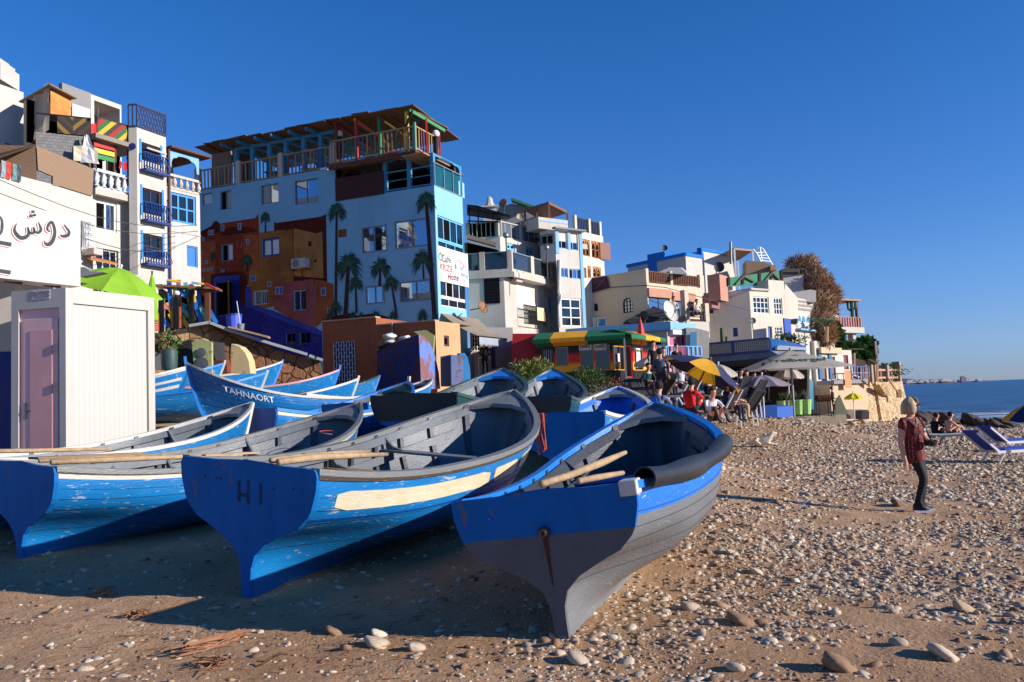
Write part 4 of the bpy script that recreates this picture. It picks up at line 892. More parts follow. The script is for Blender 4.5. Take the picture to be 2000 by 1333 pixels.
# ---- painted palms
mPG, mPGL, mPT=mk('painted_palm_green',(18,62,46),rough=.9,bump=0,var=.4,vs_=3), mk('painted_palm_light',(70,116,84),rough=.9,bump=0), mk('painted_trunk',(52,34,38),rough=.9,bump=0)
def ppalm(cx,cy,rad,bx,by,tw,seed,nfr=34,o=.026,drop=.62,up=1.0):
 rr=random.Random(seed);c=F1.uv(cx,cy);k=rad/FPX*F1.at(*c).y*1.04
 if bx is not None:
  mb=MB();mb.poly([F1.px(cx-tw*.4,cy)+F1.n*o,F1.px(cx+tw*.4,cy)+F1.n*o,F1.px(bx+tw*.55,by)+F1.n*o,F1.px(bx-tw*.55,by)+F1.n*o]);mb.build('painted_palm_trunk',mPT,H)
 for mat, oo, n_, wv in((mPG,.003,int(nfr*1.9),.085),(mPGL,.006,nfr,.022)):
  mb=MB()
  for i in range(n_):
   a=math.pi*(-.32+1.64*(i+rr.uniform(-.3,.3))/n_);L=k*rr.uniform(.6,1.12);sx_=math.cos(a);sz=math.sin(a)*up;pts=[]
   for s_ in(0,.2,.4,.6,.8,1):pts.append((c[0]+sx_*L*s_,c[1]+L*(sz*s_*1.0-drop*.75*s_**2.4*(.35+abs(sx_)*.7))))
   for(s0,p), (s1,q_)in zip(enumerate(pts),list(enumerate(pts))[1:]):
    w0, w1=k*wv*math.sin(math.pi*(.1+.8*s0/5))*.5, k*wv*math.sin(math.pi*(.1+.85*s1/5))*.5
    dx, dz=q_[0]-p[0], q_[1]-p[1];l=math.hypot(dx,dz)+1e-6;nx_, nz_=-dz/l, dx/l;oq=o+oo+.0006*(i%7)
    mb.poly([F1.at(p[0]+nx_*w0,p[1]+nz_*w0,oq),F1.at(q_[0]+nx_*w1,q_[1]+nz_*w1,oq),F1.at(q_[0]-nx_*w1,q_[1]-nz_*w1,oq),F1.at(p[0]-nx_*w0,p[1]-nz_*w0,oq)])
  mb.build('painted_palm',mat,H)
for k_, a in enumerate([(658,412,22,656,628,5),(833,392,24,850,628,8),(681,517,31,675,628,8),(743,522,24,742,560,5),(695,553,18,697,612,4),(765,552,17,776,622,4),(826,508,26,828,546,3),(519,424,13,519,455,2.5),(482,508,15,484,530,3),(657,600,15,657,622,3),(417,498,8,416,512,2)]):ppalm(*a,seed=k_,o=.0265+.008*(k_%3))
for k_, (cx,n_,rr_)in enumerate(((646,10,10),(690,12,9),(735,12,11),(768,12,10),(826,16,13),(706,10,8),(850,8,10))):ppalm(cx,619,rr_,None,None,0,40+k_,nfr=n_*2,o=.031,drop=.3,up=1.4)
mb=MB();pts=[(652,618),(680,612),(700,617),(730,612),(760,620),(760,628),(650,630)];mb.poly([F1.px(*p)+F1.n*.024 for p in pts]);pts=[(838,628),(842,614),(852,607),(859,608),(859,628)];mb.build('mural',mREDD,H)
ac=F1.r(579,507,606,526);mb=MB();fbox(mb,F1,*ac,.03,.42);a_=mb.build('air_conditioner',mk('ac_white',(196,188,178),rough=.5,bump=0,grime=(120,80,60),gamt=.5),H,bevel=.02)
mb=MB();cu, cz=ac[0]+(ac[2]-ac[0])*.33, (ac[1]+ac[3])/2;mb.lathe(F1.at(cu,cz,.425),[(0,0),(.19,0),(.2,.012),(.17,.014),(0,.005)],18,axis=F1.n);mb.build('fan_guard',FGR,a_)
mb=MB();mb.bar(F1.at(ac[0],ac[1]-.04,.02),F1.at(ac[0],ac[1]-.04,.42),.04,.04);mb.bar(F1.at(ac[2],ac[1]-.04,.02),F1.at(ac[2],ac[1]-.04,.42),.04,.04);mb.tube([F1.at(cu+.1,ac[1],.1),F1.at(cu+.1,ac[1]-.6,.03)],.02,5);mb.build('bracket',FK,a_)
mb=MB();c=F1.px(642,333);mb.tube([c,c+F1.n*.35],.03,6);mb.tube([c+F1.n*.35-F1.u*.2,c+F1.n*.35+F1.u*.12],.06,8);mb.build('security_camera',FW,H)
mb=MB();c=F1.px(442,531);mb.box(c+F1.n*.2,(.22,.25,.16));mb.build('wall_lamp',METG,H)
# ---- graffiti lettering on the sunny side
def text_on(F,s_,size,px_,py_,mat,parent,rot=0,o=.01,slant=0):
 c=F.uv(px_,py_);sg=1 if F.u.dot(Vector((CAMM@Vector((1,0,0)))))>0 else-1
 def fn(x,y,z):
  x, y=x*math.cos(rot)-y*math.sin(rot), x*math.sin(rot)+y*math.cos(rot);return WM[parent.name].inverted()@F.at(c[0]+sg*x,c[1]+y,o+z)
 return text_map(s_,size,fn,'lettering',mat,parent)
gm=lambda n, c:mk(n,c,rough=.8,bump=0,var=.1)
tO, tR, tK, tY=gm('graffiti_orange',(226,110,60)), gm('graffiti_red',(206,60,60)), gm('graffiti_navy',(40,40,84)), gm('graffiti_yellow',(196,160,40))
F2b=F2
mb=MB();g_=F2.r(857,489,914,555);fbox(mb,F2,*g_,.002,.006);mb.build('painted_panel',mk('graffiti_ground',(206,226,234),rough=.8,bump=0),H)
def tX(s_,sz,x,y,m,rot=0):text_on(F2,s_,sz*.52,x,y,m,H,rot,o=.009)
tX('Ó',1.0,860.5,503,tK,.1);tX('Café',1.0,871,506,tY,.05);tX('Café',.96,871.4,507,tK,.05)
tX('KRIZIE',.82,871.5,524,tO);tX('KRIZIE',.80,871.9,525,tR);tX('&',.8,889.5,521,tK);tX('Hostel',.85,885.5,542,tK,.05);tX('Hostel',.82,885.9,543,tR,.05)
tX('C',.8,889.5,507,tY);tX('oushou',.66,902,514,tR,-.25);tX('surf',.55,902,524,tK,.2);tX('sairas',.62,907,538,tK,-.15);tX('TAGHAZ',.34,904,549,tR)
# ---- storey above: dark terrace behind a brown screen, posts with arched brackets, blue rails
zt2=z2+.02;ztop=F1.uv(656,330)[1]
u753=F1.uv(751,375)[0]
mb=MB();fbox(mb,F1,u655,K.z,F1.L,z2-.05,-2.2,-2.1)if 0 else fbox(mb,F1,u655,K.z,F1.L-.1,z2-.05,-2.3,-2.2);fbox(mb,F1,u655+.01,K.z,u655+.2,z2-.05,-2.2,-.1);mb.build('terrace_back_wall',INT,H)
mb=MB();fbox(mb,F1,u655+.05,K.z-.05,u753,K.z+1.05,.01,.07);mb.build('screen',mk('brown_screen',(70,38,34),rough=.9,var=.3,vs_=2,stretch=(3,3,3)),H)
def arch_panel(F,u0,u1,z0,z1,o,m,n=2,name='arched_bracket',th_=H):
 mb=MB();w=(u1-u0)/n
 for k in range(n):
  a, b=u0+k*w, u0+(k+1)*w;pts=[]
  for i in range(15):
   th=math.pi*i/14;rr=(w*.5-.12);x=(a+b)/2-rr*math.cos(th);zz=z0+(z1-z0)*(.05+.75*math.sin(th)**.6)-(.05 if i in(4,10)else 0);pts.append((x,zz))
  top=[(a,z1),(b,z1)]
  for i in range(14):
   p, q_=pts[i], pts[i+1];mb.hexa([F.at(p[0],p[1],o),F.at(q_[0],q_[1],o),F.at(q_[0],q_[1],o+.06),F.at(p[0],p[1],o+.06),F.at(p[0],z1,o),F.at(q_[0],z1,o),F.at(q_[0],z1,o+.06),F.at(p[0],z1,o+.06)])
  for x0, x1 in((a,pts[0][0]),(pts[-1][0],b)):fbox(mb,F,x0,z0-.0,x1,z1,o,o+.06)
 return mb.build(name,m,th_)
arch_panel(F1,u655+.2,u753,K.z+1.1,z2-.12,-.3,mk('arch_dark',(66,54,50),rough=.9),2,'arched_screen')
arch_panel(F1,u753+.05,F1.L-.05,K.z+1.3,z2-.1,-.08,PB,2)
arch_panel(F2,.05,F2.L-.1,K.z+1.3,z2-.1,-.08,PB,1)
for u in(u753+.03,(u753+F1.L)/2,F1.L-.1):slab(H,F1,u-.09,K.z,u+.09,z2-.1,-.18,-.0,PB,'post')
slab(H,F2,F2.L-.2,K.z,F2.L,z2-.1,-.2,0,PB,'post')
rail(H,F1,u753,K.z+.05,F1.L-.1,K.z+.95,PB,o=.0,gap=.32,bw=.035,style='slats')
b_=F2.r(851,364,890,392);rail(H,F2,.05,K.z+.0,F2.L-.05,K.z+1.1,FGR,o=0,gap=.7,bw=.06)
mb=MB();fbox(mb,F2,.1,K.z+.1,F2.L-.15,K.z+1.0,-.02,-.01);mb.build('balustrade_glass',mk('teal_glass',(24,84,90),rough=.08,bump=0,spec=1),H)
mb=MB();fbox(mb,F2,F2.L-.35,K.z,F2.L+.25,K.z+.75,-.3,.0);mb.build('parapet_stub',BLW,H)
# ---- roof terrace: plaster posts, coloured pickets, overhanging deck, mat roof on blue frame
zr0, zr1=z2, z2+1.12
for a, b in((380,388),(461,468),(544,551),(646,655)):slab(H,F1,max(-.35,F1.uv(a,340)[0]),zr0,F1.uv(b,340)[0],zr1+.1,-.22,.03,WHD,'parapet_post')
cols=[WOODL,WOODL,mk('picket_grey',(120,110,100)),WOODL,mk('picket_red',(150,48,40)),mk('picket_ochre',(170,136,56)),mk('picket_green',(44,98,70)),mk('picket_blue',(44,92,134))]
def pickets(F,u0,z0,u1,z1,o,seed,n=None,dull=.5):
 rr=random.Random(seed);n=n or int(abs(u1-u0)/.22);hd=MB();fbox(hd,F,min(u0,u1),z1-.06,max(u0,u1),z1,o-.05,o+.05);fbox(hd,F,min(u0,u1),z0,max(u0,u1),z0+.06,o-.05,o+.05);hd.build('handrail',WOODL,H)
 for i in range(n):
  u=u0+(u1-u0)*(i+.5)/n;t=rr.uniform(-.03,.03);m=cols[rr.randrange(0,4)]if rr.random()<dull else cols[rr.randrange(4,8)]
  mb=MB();mb.bar(F.at(u,z0+.06,o),F.at(u+t,z1-.06,o),.06,.045,up=F.n);mb.build('picket',m,H)
uu=[F1.uv(x,340)[0]for x in(388,461,468,544,551,646)]
pickets(F1,uu[0],zr0+.05,uu[1],zr1,-.08,1,dull=.85);pickets(F1,uu[2],zr0+.05,uu[3],zr1,-.08,2,dull=.6);pickets(F1,uu[4],zr0+.05,uu[5],zr1,-.08,3,dull=.45)
OV=.5;uE=F1.uv(812,302,OV)[0]
mb=MB();fbox(mb,F1,u655,z2-.12,uE,z2,-4.4,OV);fbox(mb,F1,u655,z2-.24,uE-.1,z2-.125,OV-.16,OV-.02);mb.build('deck',WOODB,H)
mb=MB()
for i in range(7):fbox(mb,F1,uE-.02,z2-.1-.02*i,uE+.35+.14*i,z2-.06-.02*i,-4.2+.02*i,OV-.6*0-.05*i)if 0 else None
Fs=Fac(F1.at(uE,z2,OV),F1.at(uE,z2,OV)+(C1-K).normalized()*3.4)
mb=MB();fbox(mb,Fs,-.1,z2-.26,2.5,z2-.2,-.7,.45);mb.build('deck',WOODL,H)
mb=MB()
for i in range(9):mb.bar(Fs.at(.0,z2-.15-.0*i,-.8+i*.15),Fs.at(3.6,z2-.15,-.8+i*.15),.05,.04)
mb.build('deck_boards',WOODB,H)
pickets(F1,u655+.05,z2+.05,uE-.05,z2+1.15,OV-.06,4,dull=.6);pickets(Fs,.05,z2+.05,Fs.uv(861,310)[0],z2+1.15,-.05,5,dull=.35)
slab(H,F1,uE-.12,z2,uE,z2+1.3,OV-.12,OV,mk('post_green',(70,150,110)),'corner_post')
pts_f=[F1.px(444,277,.35),F1.px(799,211,.35)];zro=pts_f[1].z;rz0=pts_f[0].z
uA, uB=F1.uv(444,277,.35)[0], F1.uv(799,211,.35)[0]+.2
rr=random.Random(8)
def matroof(u0,u1,za,zb_,o0,o1,zd,n,name='reed_roof'):
 mb=MB()
 for i in range(n):
  a, b=u0+(u1-u0)*i/n, u0+(u1-u0)*(i+1)/n+.12;z=za+(zb_-za)*(i+.5)/n+rr.uniform(-.05,.05);t=.03+.012*(i%2);oo=o0+rr.uniform(-.12,.15)
  P4=[F1.at(a,z+rr.uniform(-.03,.03),oo),F1.at(b,z+rr.uniform(-.03,.03),oo+rr.uniform(-.08,.08)),F1.at(b,z-zd,o1),F1.at(a,z-zd,o1)]
  mb.hexa(P4+[p+Vector((0,0,t))for p in P4])
 return mb.build(name,REEDH,H)
matroof(uA-.3,uB,rz0+.05,zro+.05,.5,-4.2,.35,14)
matroof(F1.uv(383,290)[0],F1.uv(436,280)[0],F1.uv(400,288)[1],F1.uv(400,286)[1]+.1,.2,-2.6,.2,3)
slab(H,F1,F1.uv(392,310)[0],z2,F1.uv(430,310)[0],F1.uv(400,293)[1],-.9,-.8,REED,'reed_screen');slab(H,F1,F1.uv(430,310)[0],z2,F1.uv(452,310)[0],F1.uv(430,288)[1],-1.6,-1.5,WOODB,'shed_wall')
for px_ in(452,484,518,550,585,619):
 u=F1.uv(px_,310)[0];zt_=rz0+(zro-rz0)*(u-uA)/(uB-uA)-.28
 slab(H,F1,u-.09,z2,u+.09,zt_,-.45,-.28,PB,'post')
 mb=MB();mb.bar(F1.at(u-.3,zt_+.18,.45),F1.at(u+.4,zt_+.0,-4.0),.09,.16);mb.build('rafter',PB,H)
mb=MB();ub=F1.uv(648,250)[0];mb.bar(F1.at(F1.uv(450,290)[0],rz0-.2,-.36),F1.at(ub,rz0+(zro-rz0)*(ub-uA)/(uB-uA)-.2,-.36),.12,.16);mb.build('beam',PB,H)
for i, (px_,m_)in enumerate(((660,WOODB),(700,RED),(745,GRN),(799,YEL))):
 u=F1.uv(px_,260)[0];zt_=rz0+(zro-rz0)*(u-uA)/(uB-uA)
 slab(H,F1,u-.07,z2,u+.07,zt_,.1,.24,m_ if i else WOODB,'post')
 mb=MB();mb.bar(F1.at(u,zt_-.05,.3),F1.at(u-.2,zt_-.35,-3.4),.1,.12);mb.build('rafter',(RED,YEL,RED,GRN)[i],H)
for a, b, m_ in((699,740,RED),(752,799,YEL),(788,805,FK)):
 mb=MB();mb.bar(F1.px(a,238 if a<788 else 262,.25),F1.px(b,270 if a<788 else 216,.25),.09,.09);mb.build('brace',m_,H)
e0=F1.px(799,211,.35);e1=PZ(868,252,zro-.42);bkp=F1.at(uB-1.5,zro-.3,-4.2)
r_=[F1.at(uB-.3,zro+.03,.45),e0,e1+Vector((.2,0,0)),Vector((e1.x-1.5,e1.y+1.2,zro-.4)),bkp];mb=MB();mb.poly(r_);mb.poly([p+Vector((0,0,.05))for p in r_][::-1]);mb.grid([[p for p in r_]+[r_[0]],[p+Vector((0,0,.05))for p in r_]+[r_[0]+Vector((0,0,.05))]]);mb.build('reed_roof',REEDH,H)
mb=MB();mb.bar(e0-Vector((0,0,.1)),e1-Vector((0,0,.1)),.1,.16);mb.build('fascia',GRN,H)
for t, m_ in((0.45,RED),(.97,RED)):
 p=Fs.at(Fs.uv(861,310)[0]*t,z2,0);mb=MB();mb.bar(p,(p.x,p.y,zro-.12-.42*t),.08,.08);mb.build('post',m_,H)
for cx, cy in((851,262),(662,262)):
 c=P(cx,cy,39.5 if cx>800 else 40.5);g=thing('globe_lamp','white globe lamp on a black post at the sunny corner of the roof terrace' if cx>800 else 'white globe lamp on a black post midway along the roof terrace','lamp',(c.x,c.y,z2),group='globe lamps')
 MB().ball(c,.19,14).build('globe',mk('globe_white',(236,232,222),rough=.3,bump=0),g,smooth=True);mb=MB();mb.tube([(c.x,c.y,z2),(c.x,c.y,c.z-.4),(c.x,c.y,c.z-.15)],[.09,.13,.16],10);mb.build('post',FK,g)
for i, (px_,m_)in enumerate(((500,RED),(560,YEL),(600,BLP),(690,YEL),(730,RED),(775,BLP))):
 p=F1.at(F1.uv(px_,320)[0],z2,-1.5-.5*(i%2));t=thing('terrace_table',['red','yellow','blue','second yellow','second red','second blue'][i]+' table behind the pickets of the roof terrace','table',p,group='tables on the roof terrace')
 MB().box(p+Vector((0,0,.72)),(.9,.9,.05)).build('table_top',m_,t)
 for sx_ in(-.35,.35):
  for sy in(-.35,.35):MB().box(p+Vector((sx_,sy,.35)),(.06,.06,.7)).build('leg',WOODB,t)
AW=thing('awning','faded beige canvas awning with scalloped edge beside the blue hostel','awning',F2.at(0,3,0))
a0, a1=F2.px(861,612), F2.at(F2.L+1.2,0,0);a1.z=F2.uv(880,618)[1]-.0;a0.z=a1.z=F2.uv(861,612)[1]
b0, b1=P(936,657,36.2), P(990,659,38.6);b1.z=b0.z
mb=MB();rows=[]
for i in range(9):
 t=i/8;rows.append([a0.lerp(b0,t)+Vector((0,0,-.12*math.sin(math.pi*t))),a1.lerp(b1,t)+Vector((0,0,-.12*math.sin(math.pi*t)))])
mb.grid(rows);AWM=mk('awning_canvas',(168,150,130),rough=.9,var=.25,vs_=1.5,bump=.1,grime=(110,100,90),gamt=.5,trans=.25);mb.build('canvas',AWM,AW,smooth=True)
mb=MB();n=22;rows=[]
for i in range(n*2+1):
 p=b0.lerp(b1,i/(n*2));rows.append([p,p-Vector((0,0,.30+(.10 if i%2 else 0)))])
mb.grid(rows);mb.build('valance',mk('valance_grey',(150,158,166),rough=.9,bump=0),AW)
mb=MB();mb.bar(b0,b1,.05,.05);mb.bar(F2.at(1.0,3.2,.1),b0.lerp(b1,.2),.04,.04);mb.bar(F2.at(3.0,3.2,.1),b0.lerp(b1,.95),.04,.04);mb.build('frame',FK,AW)
pz=F2.at(F2.L-.12,0,.14);mb=MB();mb.bar((pz.x,pz.y,1.2),(pz.x,pz.y,4.3),.22,.22);mb.build('corner_pillar',FBL,H)
slab(H,F2,.1,1.2,F2.L-.3,zb+2.32,-2.5,-2.4,INT,'shop_back');rail(H,F2,.2,1.3,F2.L-.4,3.3,FGR,o=-.3,gap=.18,bw=.025,name='shop_grille')
# ------------------------------------------------------------------ buildings and things at the left
cB=P(128,562,15.5);cA=PZ(22,570,cB.z);cC=PZ(301,582,cB.z);CB=thing('prefab_cabin','white prefabricated cabin with a pinkish door standing behind the boats','cabin',(cB.x,cB.y,1.0))
Fa, Fb=Fac(cA,cB), Fac(cB,cC);z0, z1=.7, cB.z;PRE=mk('cabin_white',(190,184,174),rough=.45,var=.06,vs_=1,bump=0,grime=(150,110,80),gamt=.22,streak=.12);PREP=stripes_mat('cabin_panel',[(192,187,178),(187,182,173),(193,188,179),(182,177,169)],9,tuple(Fb.u),rough=.45,soft=True)
PKD=mk('cabin_door_pink',(234,184,176),rough=.35,var=.08,bump=0)
mb=MB();dr=Fa.r(38,606,114,860);fwall(mb,Fa,0,z0,Fa.L,z1,[(Fa.uv(36,700)[0],z0+.1,Fa.uv(116,700)[0],z1-.36)],.05);fwall(mb,Fb,0,z0,Fb.L,z1,[(.16,z0+.2,Fb.L-.16,z1-.28)],.05)
Dd=cA+cC-cB;f=lambda p, z:Vector((p.x,p.y,z));mb.poly([f(cA,z0),f(cA,z1),f(Dd,z1),f(Dd,z0)]);mb.poly([f(cC,z0),f(cC,z1),f(Dd,z1),f(Dd,z0)]);mb.poly([f(cA,z1),f(cB,z1),f(cC,z1),f(Dd,z1)]);mb.build('frame',PRE,CB)
slab(CB,Fb,.16,z0+.2,Fb.L-.16,z1-.28,-.06,-.05,PREP,'side_panel');slab(CB,Fa,.02,z0+.1,Fa.L-.02,z1-.36,-.06,-.05,PKD,'front_panel')
u0, u1=Fa.uv(44,700)[0], Fa.uv(112,700)[0];dz=z1-.55
mb=MB();fbox(mb,Fa,u0,z0+.1,u1,dz,-.05,-.015);d_=mb.build('door',PKD,CB,bevel=.008)
mb=MB();fbox(mb,Fa,u0+.16,z0+.3,u1-.12,dz-.22,-.015,-.005);mb.build('door_panel',mk('door_pink_panel',(226,166,160),rough=.3,bump=0),d_)
for zz in(.35,.6):MB().box(Fa.at(u1-.03,z0+(dz-z0)*zz+.6,-.01),(.05,.05,.16)).build('hinge',METG,d_)
mb=MB();c=Fa.at(u0+.08,z0+1.2,.0);mb.tube([c,c+Fa.u*.12],.014,6);fbox(mb,Fa,u0+.05,z0+1.05,u0+.11,z0+1.35,-.014,-.004);mb.build('door_handle',METG,d_)
slab(CB,Fa,Fa.uv(62,575)[0],Fa.uv(80,585)[1],Fa.uv(98,575)[0],Fa.uv(80,567)[1],.002,.01,mk('maker_plate',(206,196,196),bump=0),'sign_plate')
NAVY=mk('ink_navy',(26,28,70),bump=0)
text_on(Fa,'Via.Industrie',.082,80,571.5,NAVY,CB,o=.014);text_on(Fa,'menuiserie metallique',.045,80,576,NAVY,CB,o=.014);text_on(Fa,'B. 194 Bloc 1 Drarga Agadir',.038,80,579.5,NAVY,CB,o=.014);text_on(Fa,'Tel. 05 28 20 21 22',.038,80,582.5,NAVY,CB,o=.014)
sB=P(30,549,17.0);sA=PZ(-90,552,sB.z);sC=PZ(240,580,sB.z);SB=thing('shower_block','whitewashed block with a dark blue base, behind the cabin at the left edge','building',(sB.x,sB.y,.8))
Fsa, Fsb=block(SB,sA,sB,sC,.6,sB.z,m=WHD);slab(SB,Fsa,.0,.62,Fsa.L+.01,Fsa.uv(20,687)[1],.004,.02,mk('blue_base_paint',(22,44,120),rough=.6,grime=(60,60,80),gamt=.5),'painted_base')
gp, gl_=P(157,424,17.6), None;gq=PZ(0,395,gp.z);Fg=Fac(gq,gp);Fg=Fac(Fg.at(-1.2,gp.z),gp);zb_=Fg.uv(155,560)[1]
SG=thing('painted_sign','white metal sign board with black arabic lettering and red outlines','sign',(gp.x,gp.y,zb_))
mb=MB();fbox(mb,Fg,0,zb_,Fg.L,gp.z,-.5,0);mb.build('board',mk('sign_white',(192,187,180),rough=.5,var=.05,bump=.03,grime=(150,90,50),gamt=.22,wear=(150,84,50),wamt=.02,wsc=2),SG,bevel=.01)
for t in(.3,.62,.9):MB().bar(Fg.at(Fg.L*t,zb_,-.25),Fg.at(Fg.L*t-.3,sB.z-.05,-.35),.08,.08).build('strut',WOODB,SG)
INK, INKR=mk('sign_ink',(22,24,30),rough=.6,bump=0), mk('sign_red',(200,60,70),rough=.6,bump=0)
def stroke(pts,ws,mat,o,name='lettering',dx=0,dy=0):
 """brush stroke along a smooth path in picture points of the sign crop, with varying width"""
 P2=[];n=len(pts)
 for i in range(n-1):
  p0, p1, p2, p3=[pts[max(0,min(n-1,i+k))]for k in(-1,0,1,2)];w1, w2=ws[i], ws[i+1]
  for s_ in range(6):
   t=s_/6;cr_=lambda a, b, c, d:.5*(2*b+(c-a)*t+(2*a-5*b+4*c-d)*t*t+(3*b-a-3*c+d)*t**3)
   P2.append((cr_(p0[0],p1[0],p2[0],p3[0]),cr_(p0[1],p1[1],p2[1],p3[1]),w1+(w2-w1)*t))
 P2.append((*pts[-1],ws[-1]));mb=MB();rows=[]
 for i, (x,y,w_)in enumerate(P2):
  a, b=P2[max(0,i-1)], P2[min(len(P2)-1,i+1)];tx, ty=b[0]-a[0], b[1]-a[1];l=math.hypot(tx,ty)or 1;nx_, ny=-ty/l*w_/2, tx/l*w_/2
  g=lambda X, Y:Fg.px((X+dx)/4.0386,400+(Y+dy)/4.0386)+Fg.n*o
  rows.append([g(x+nx_,y+ny),g(x-nx_,y-ny)])
 mb.grid(rows);return mb.build(name,mat,SG)
def glyph(pts,ws):
 stroke(pts,[w_+9 for w_ in ws],INKR,.012,'letter_outline',-7,5);stroke(pts,[w_+5 for w_ in ws],mk('sign_halo',(226,222,216),bump=0),.015,'letter_halo',-4,3);stroke(pts,ws,INK,.018)
glyph([(500,160),(520,185),(540,215),(532,240),(510,250),(484,250),(470,238)],[10,16,22,30,26,20,6])
glyph([(392,215),(370,200),(375,165),(400,140),(418,165),(428,220),(415,275),(390,310),(360,315),(342,285)],[10,18,22,24,24,26,32,34,24,6])
glyph([(298,140),(318,195),(300,222),(272,215),(262,180),(266,215),(245,228),(225,215),(215,178),(222,225),(200,258),(155,262),(118,225),(110,190),(128,150)],[8,26,24,18,10,20,24,18,10,24,30,34,30,20,6])
for dx_, dy_ in((240,92),(268,84),(256,58)):glyph([(dx_-16,dy_+4),(dx_+1,dy_),(dx_+14,dy_+4)],[14,26,8])
glyph([(-10,90),(8,120),(12,170),(4,220),(-20,250)],[10,20,26,22,10]);glyph([(-60,292),(0,302),(86,318)],[30,32,34]);glyph([(-60,515),(0,525),(80,538)],[30,32,34])
rC=P(181,381,27);rB=PZ(0,334,rC.z);Fr=Fac(rB,rC);rB=Fr.at(-3,rC.z);Fr=Fac(rB,rC);RH=thing('white_house','plain white house with a reed screened terrace on top, behind the sign board','building',(rC.x,rC.y,2))
rA=rB-Fr.n*6;wi=Fr.r(158.5,433,174,487);F_, Fr=block(RH,rA,rB,rC,1.8,rC.z,h2=[wi],m=WH);window(RH,Fr,wi,FW,2,1,GLM);grille(RH,Fr,(wi[0],wi[1]-.2,wi[2],wi[3]),FW,6,2,.05,bulge=.25)
mb=MB();fbox(mb,Fr,Fr.uv(160,495)[0],Fr.uv(165,500)[1],Fr.uv(178,495)[0],Fr.uv(165,488)[1],.05,.5);mb.build('air_conditioner',mk('ac_white',(196,188,178)),RH)
mb=MB();zc=rC.z;up=lambda x, y, o=0:Fr.px(x,y)+Fr.n*o
mb.poly([up(69,285.5,.05),up(181,331,.05),up(178,384,.05),up(101,360,.05),up(101,345,.05),up(72,333,.05)]);mb.poly([up(69,285.5,-.02),up(181,331,-.02),up(178,384,-.02),up(101,360,-.02),up(101,345,-.02),up(72,333,-.02)]);mb.build('reed_screen',REED,RH)
mb=MB();s0, s1=up(69,285.5), up(72,352);back=s0-Fr.n*3-Fr.u*2.2;mb.poly([s0,s1,s1-Fr.n*3-Fr.u*1.6,back]);mb.build('reed_side',REED,RH)
mb=MB();pA, pB=up(-25,318), up(69,285.5);
mb.hexa([pA,pB,pB-Fr.n*3.5,pA-Fr.n*3.5]+[p+Vector((0,0,.06))for p in(pA,pB,pB-Fr.n*3.5,pA-Fr.n*3.5)]);mb.build('canopy',mk('canopy_dark',(70,46,36),rough=.95),RH)
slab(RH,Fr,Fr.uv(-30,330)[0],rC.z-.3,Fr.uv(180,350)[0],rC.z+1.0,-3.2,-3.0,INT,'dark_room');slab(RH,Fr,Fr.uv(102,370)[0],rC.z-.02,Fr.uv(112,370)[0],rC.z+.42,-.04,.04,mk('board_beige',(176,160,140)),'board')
for i, (px_,m_)in enumerate(((3,mk('cloth_grey',(150,158,168))),(13,mk('cloth_red',(214,62,44))),(25,mk('cloth_teal',(110,140,140))),(33,mk('cloth_dark',(74,74,84))))):
 c=Fr.px(px_,330+px_*.28);mb=MB();rows=[[c+Fr.u*(-.05+.14*j/3)+Fr.n*(.05+.03*math.sin(j*2+k))-Vector((0,0,.5*k/4-.25))for j in range(4)]for k in range(5)];mb.grid(rows)
 tag(mb.build('hanging_cloth',m_),['grey cloth hanging at the far left of the reed terrace','orange red cloth hanging on the white wall at the left edge','teal cloth hanging beside the orange red one','dark cloth hanging nearest the reed screen'][i],'laundry','laundry on the left wall')
uC=P(46,181,34);uB=PZ(0,165,uC.z);Fu=Fac(uB,uC);uB=Fu.at(-4,uC.z);UH=thing('white_house','blank white house at the top left corner with a small stepped turret','building',(uC.x,uC.y,3));wi2=Fac(uB,uC).r(10,283,40,294)
F_, Fu=block(UH,uB-Fu.n*7,uB,uC,3,uC.z,h2=[wi2],m=WH);window(UH,Fu,wi2,FGR,1,1,GLM)
tC=P(17,146,36);mb=MB()
for k, (h0,h1,w_)in enumerate(((-.4,.35,1.6),(.35,.62,1.3),(.62,.85,.9))):mb.box((tC.x-1.1,tC.y+.2,tC.z+(h0+h1)/2),(w_*1.3,1.4,h1-h0))
mb.box((tC.x-2.0,tC.y+3,tC.z-2),(1.2,1.2,3.6));mb.build('turret',WH,UH)
hB=P(178,268,30.5);hA=PZ(70,318-60,hB.z);hC=PZ(252,290,hB.z)
TH=thing('terrace_house','ramshackle block house with red yellow green chevron boards round its roof terrace','building',(hB.x,hB.y,2));
Fa_, Fb_=Fac(hA,hB), Fac(hB,hC);fz=lambda F, x, y:F.uv(x,y)[1]
zf2=fz(Fb_,182,330);zf1=fz(Fb_,182,377)
mb=MB();fwall(mb,Fa_,0,2,Fa_.L,hB.z,[]);mb.build('block_wall',BLOCK,TH)
lo=Fb_.r(186,395,228,452);lo2=Fb_.r(188,488,230,560)
mb=MB();fwall(mb,Fb_,0,1.8,Fb_.L+.3,zf1,[lo,lo2]);mb.build('wall',WH,TH);window(TH,Fb_,lo,FW,2,1,GLM,openl=(.0,.45),fw=.08);window(TH,Fb_,lo2,FW,3,1,GL,fw=.06);grille(TH,Fb_,(lo2[0],lo2[1]+.8,lo2[2],lo2[3]),FK,6,3,.02)
slab(TH,Fb_,-.1,zf1-.12,Fb_.L+.35,zf1+.12,-1.5,.35,WHD,'balcony_slab');rail(TH,Fb_,.05,zf1+.12,Fb_.L+.2,fz(Fb_,182,331),mk('baluster_white',(206,212,216)),o=.22,gap=.27,bw=.075,style='baluster',top=.1,name='balustrade')
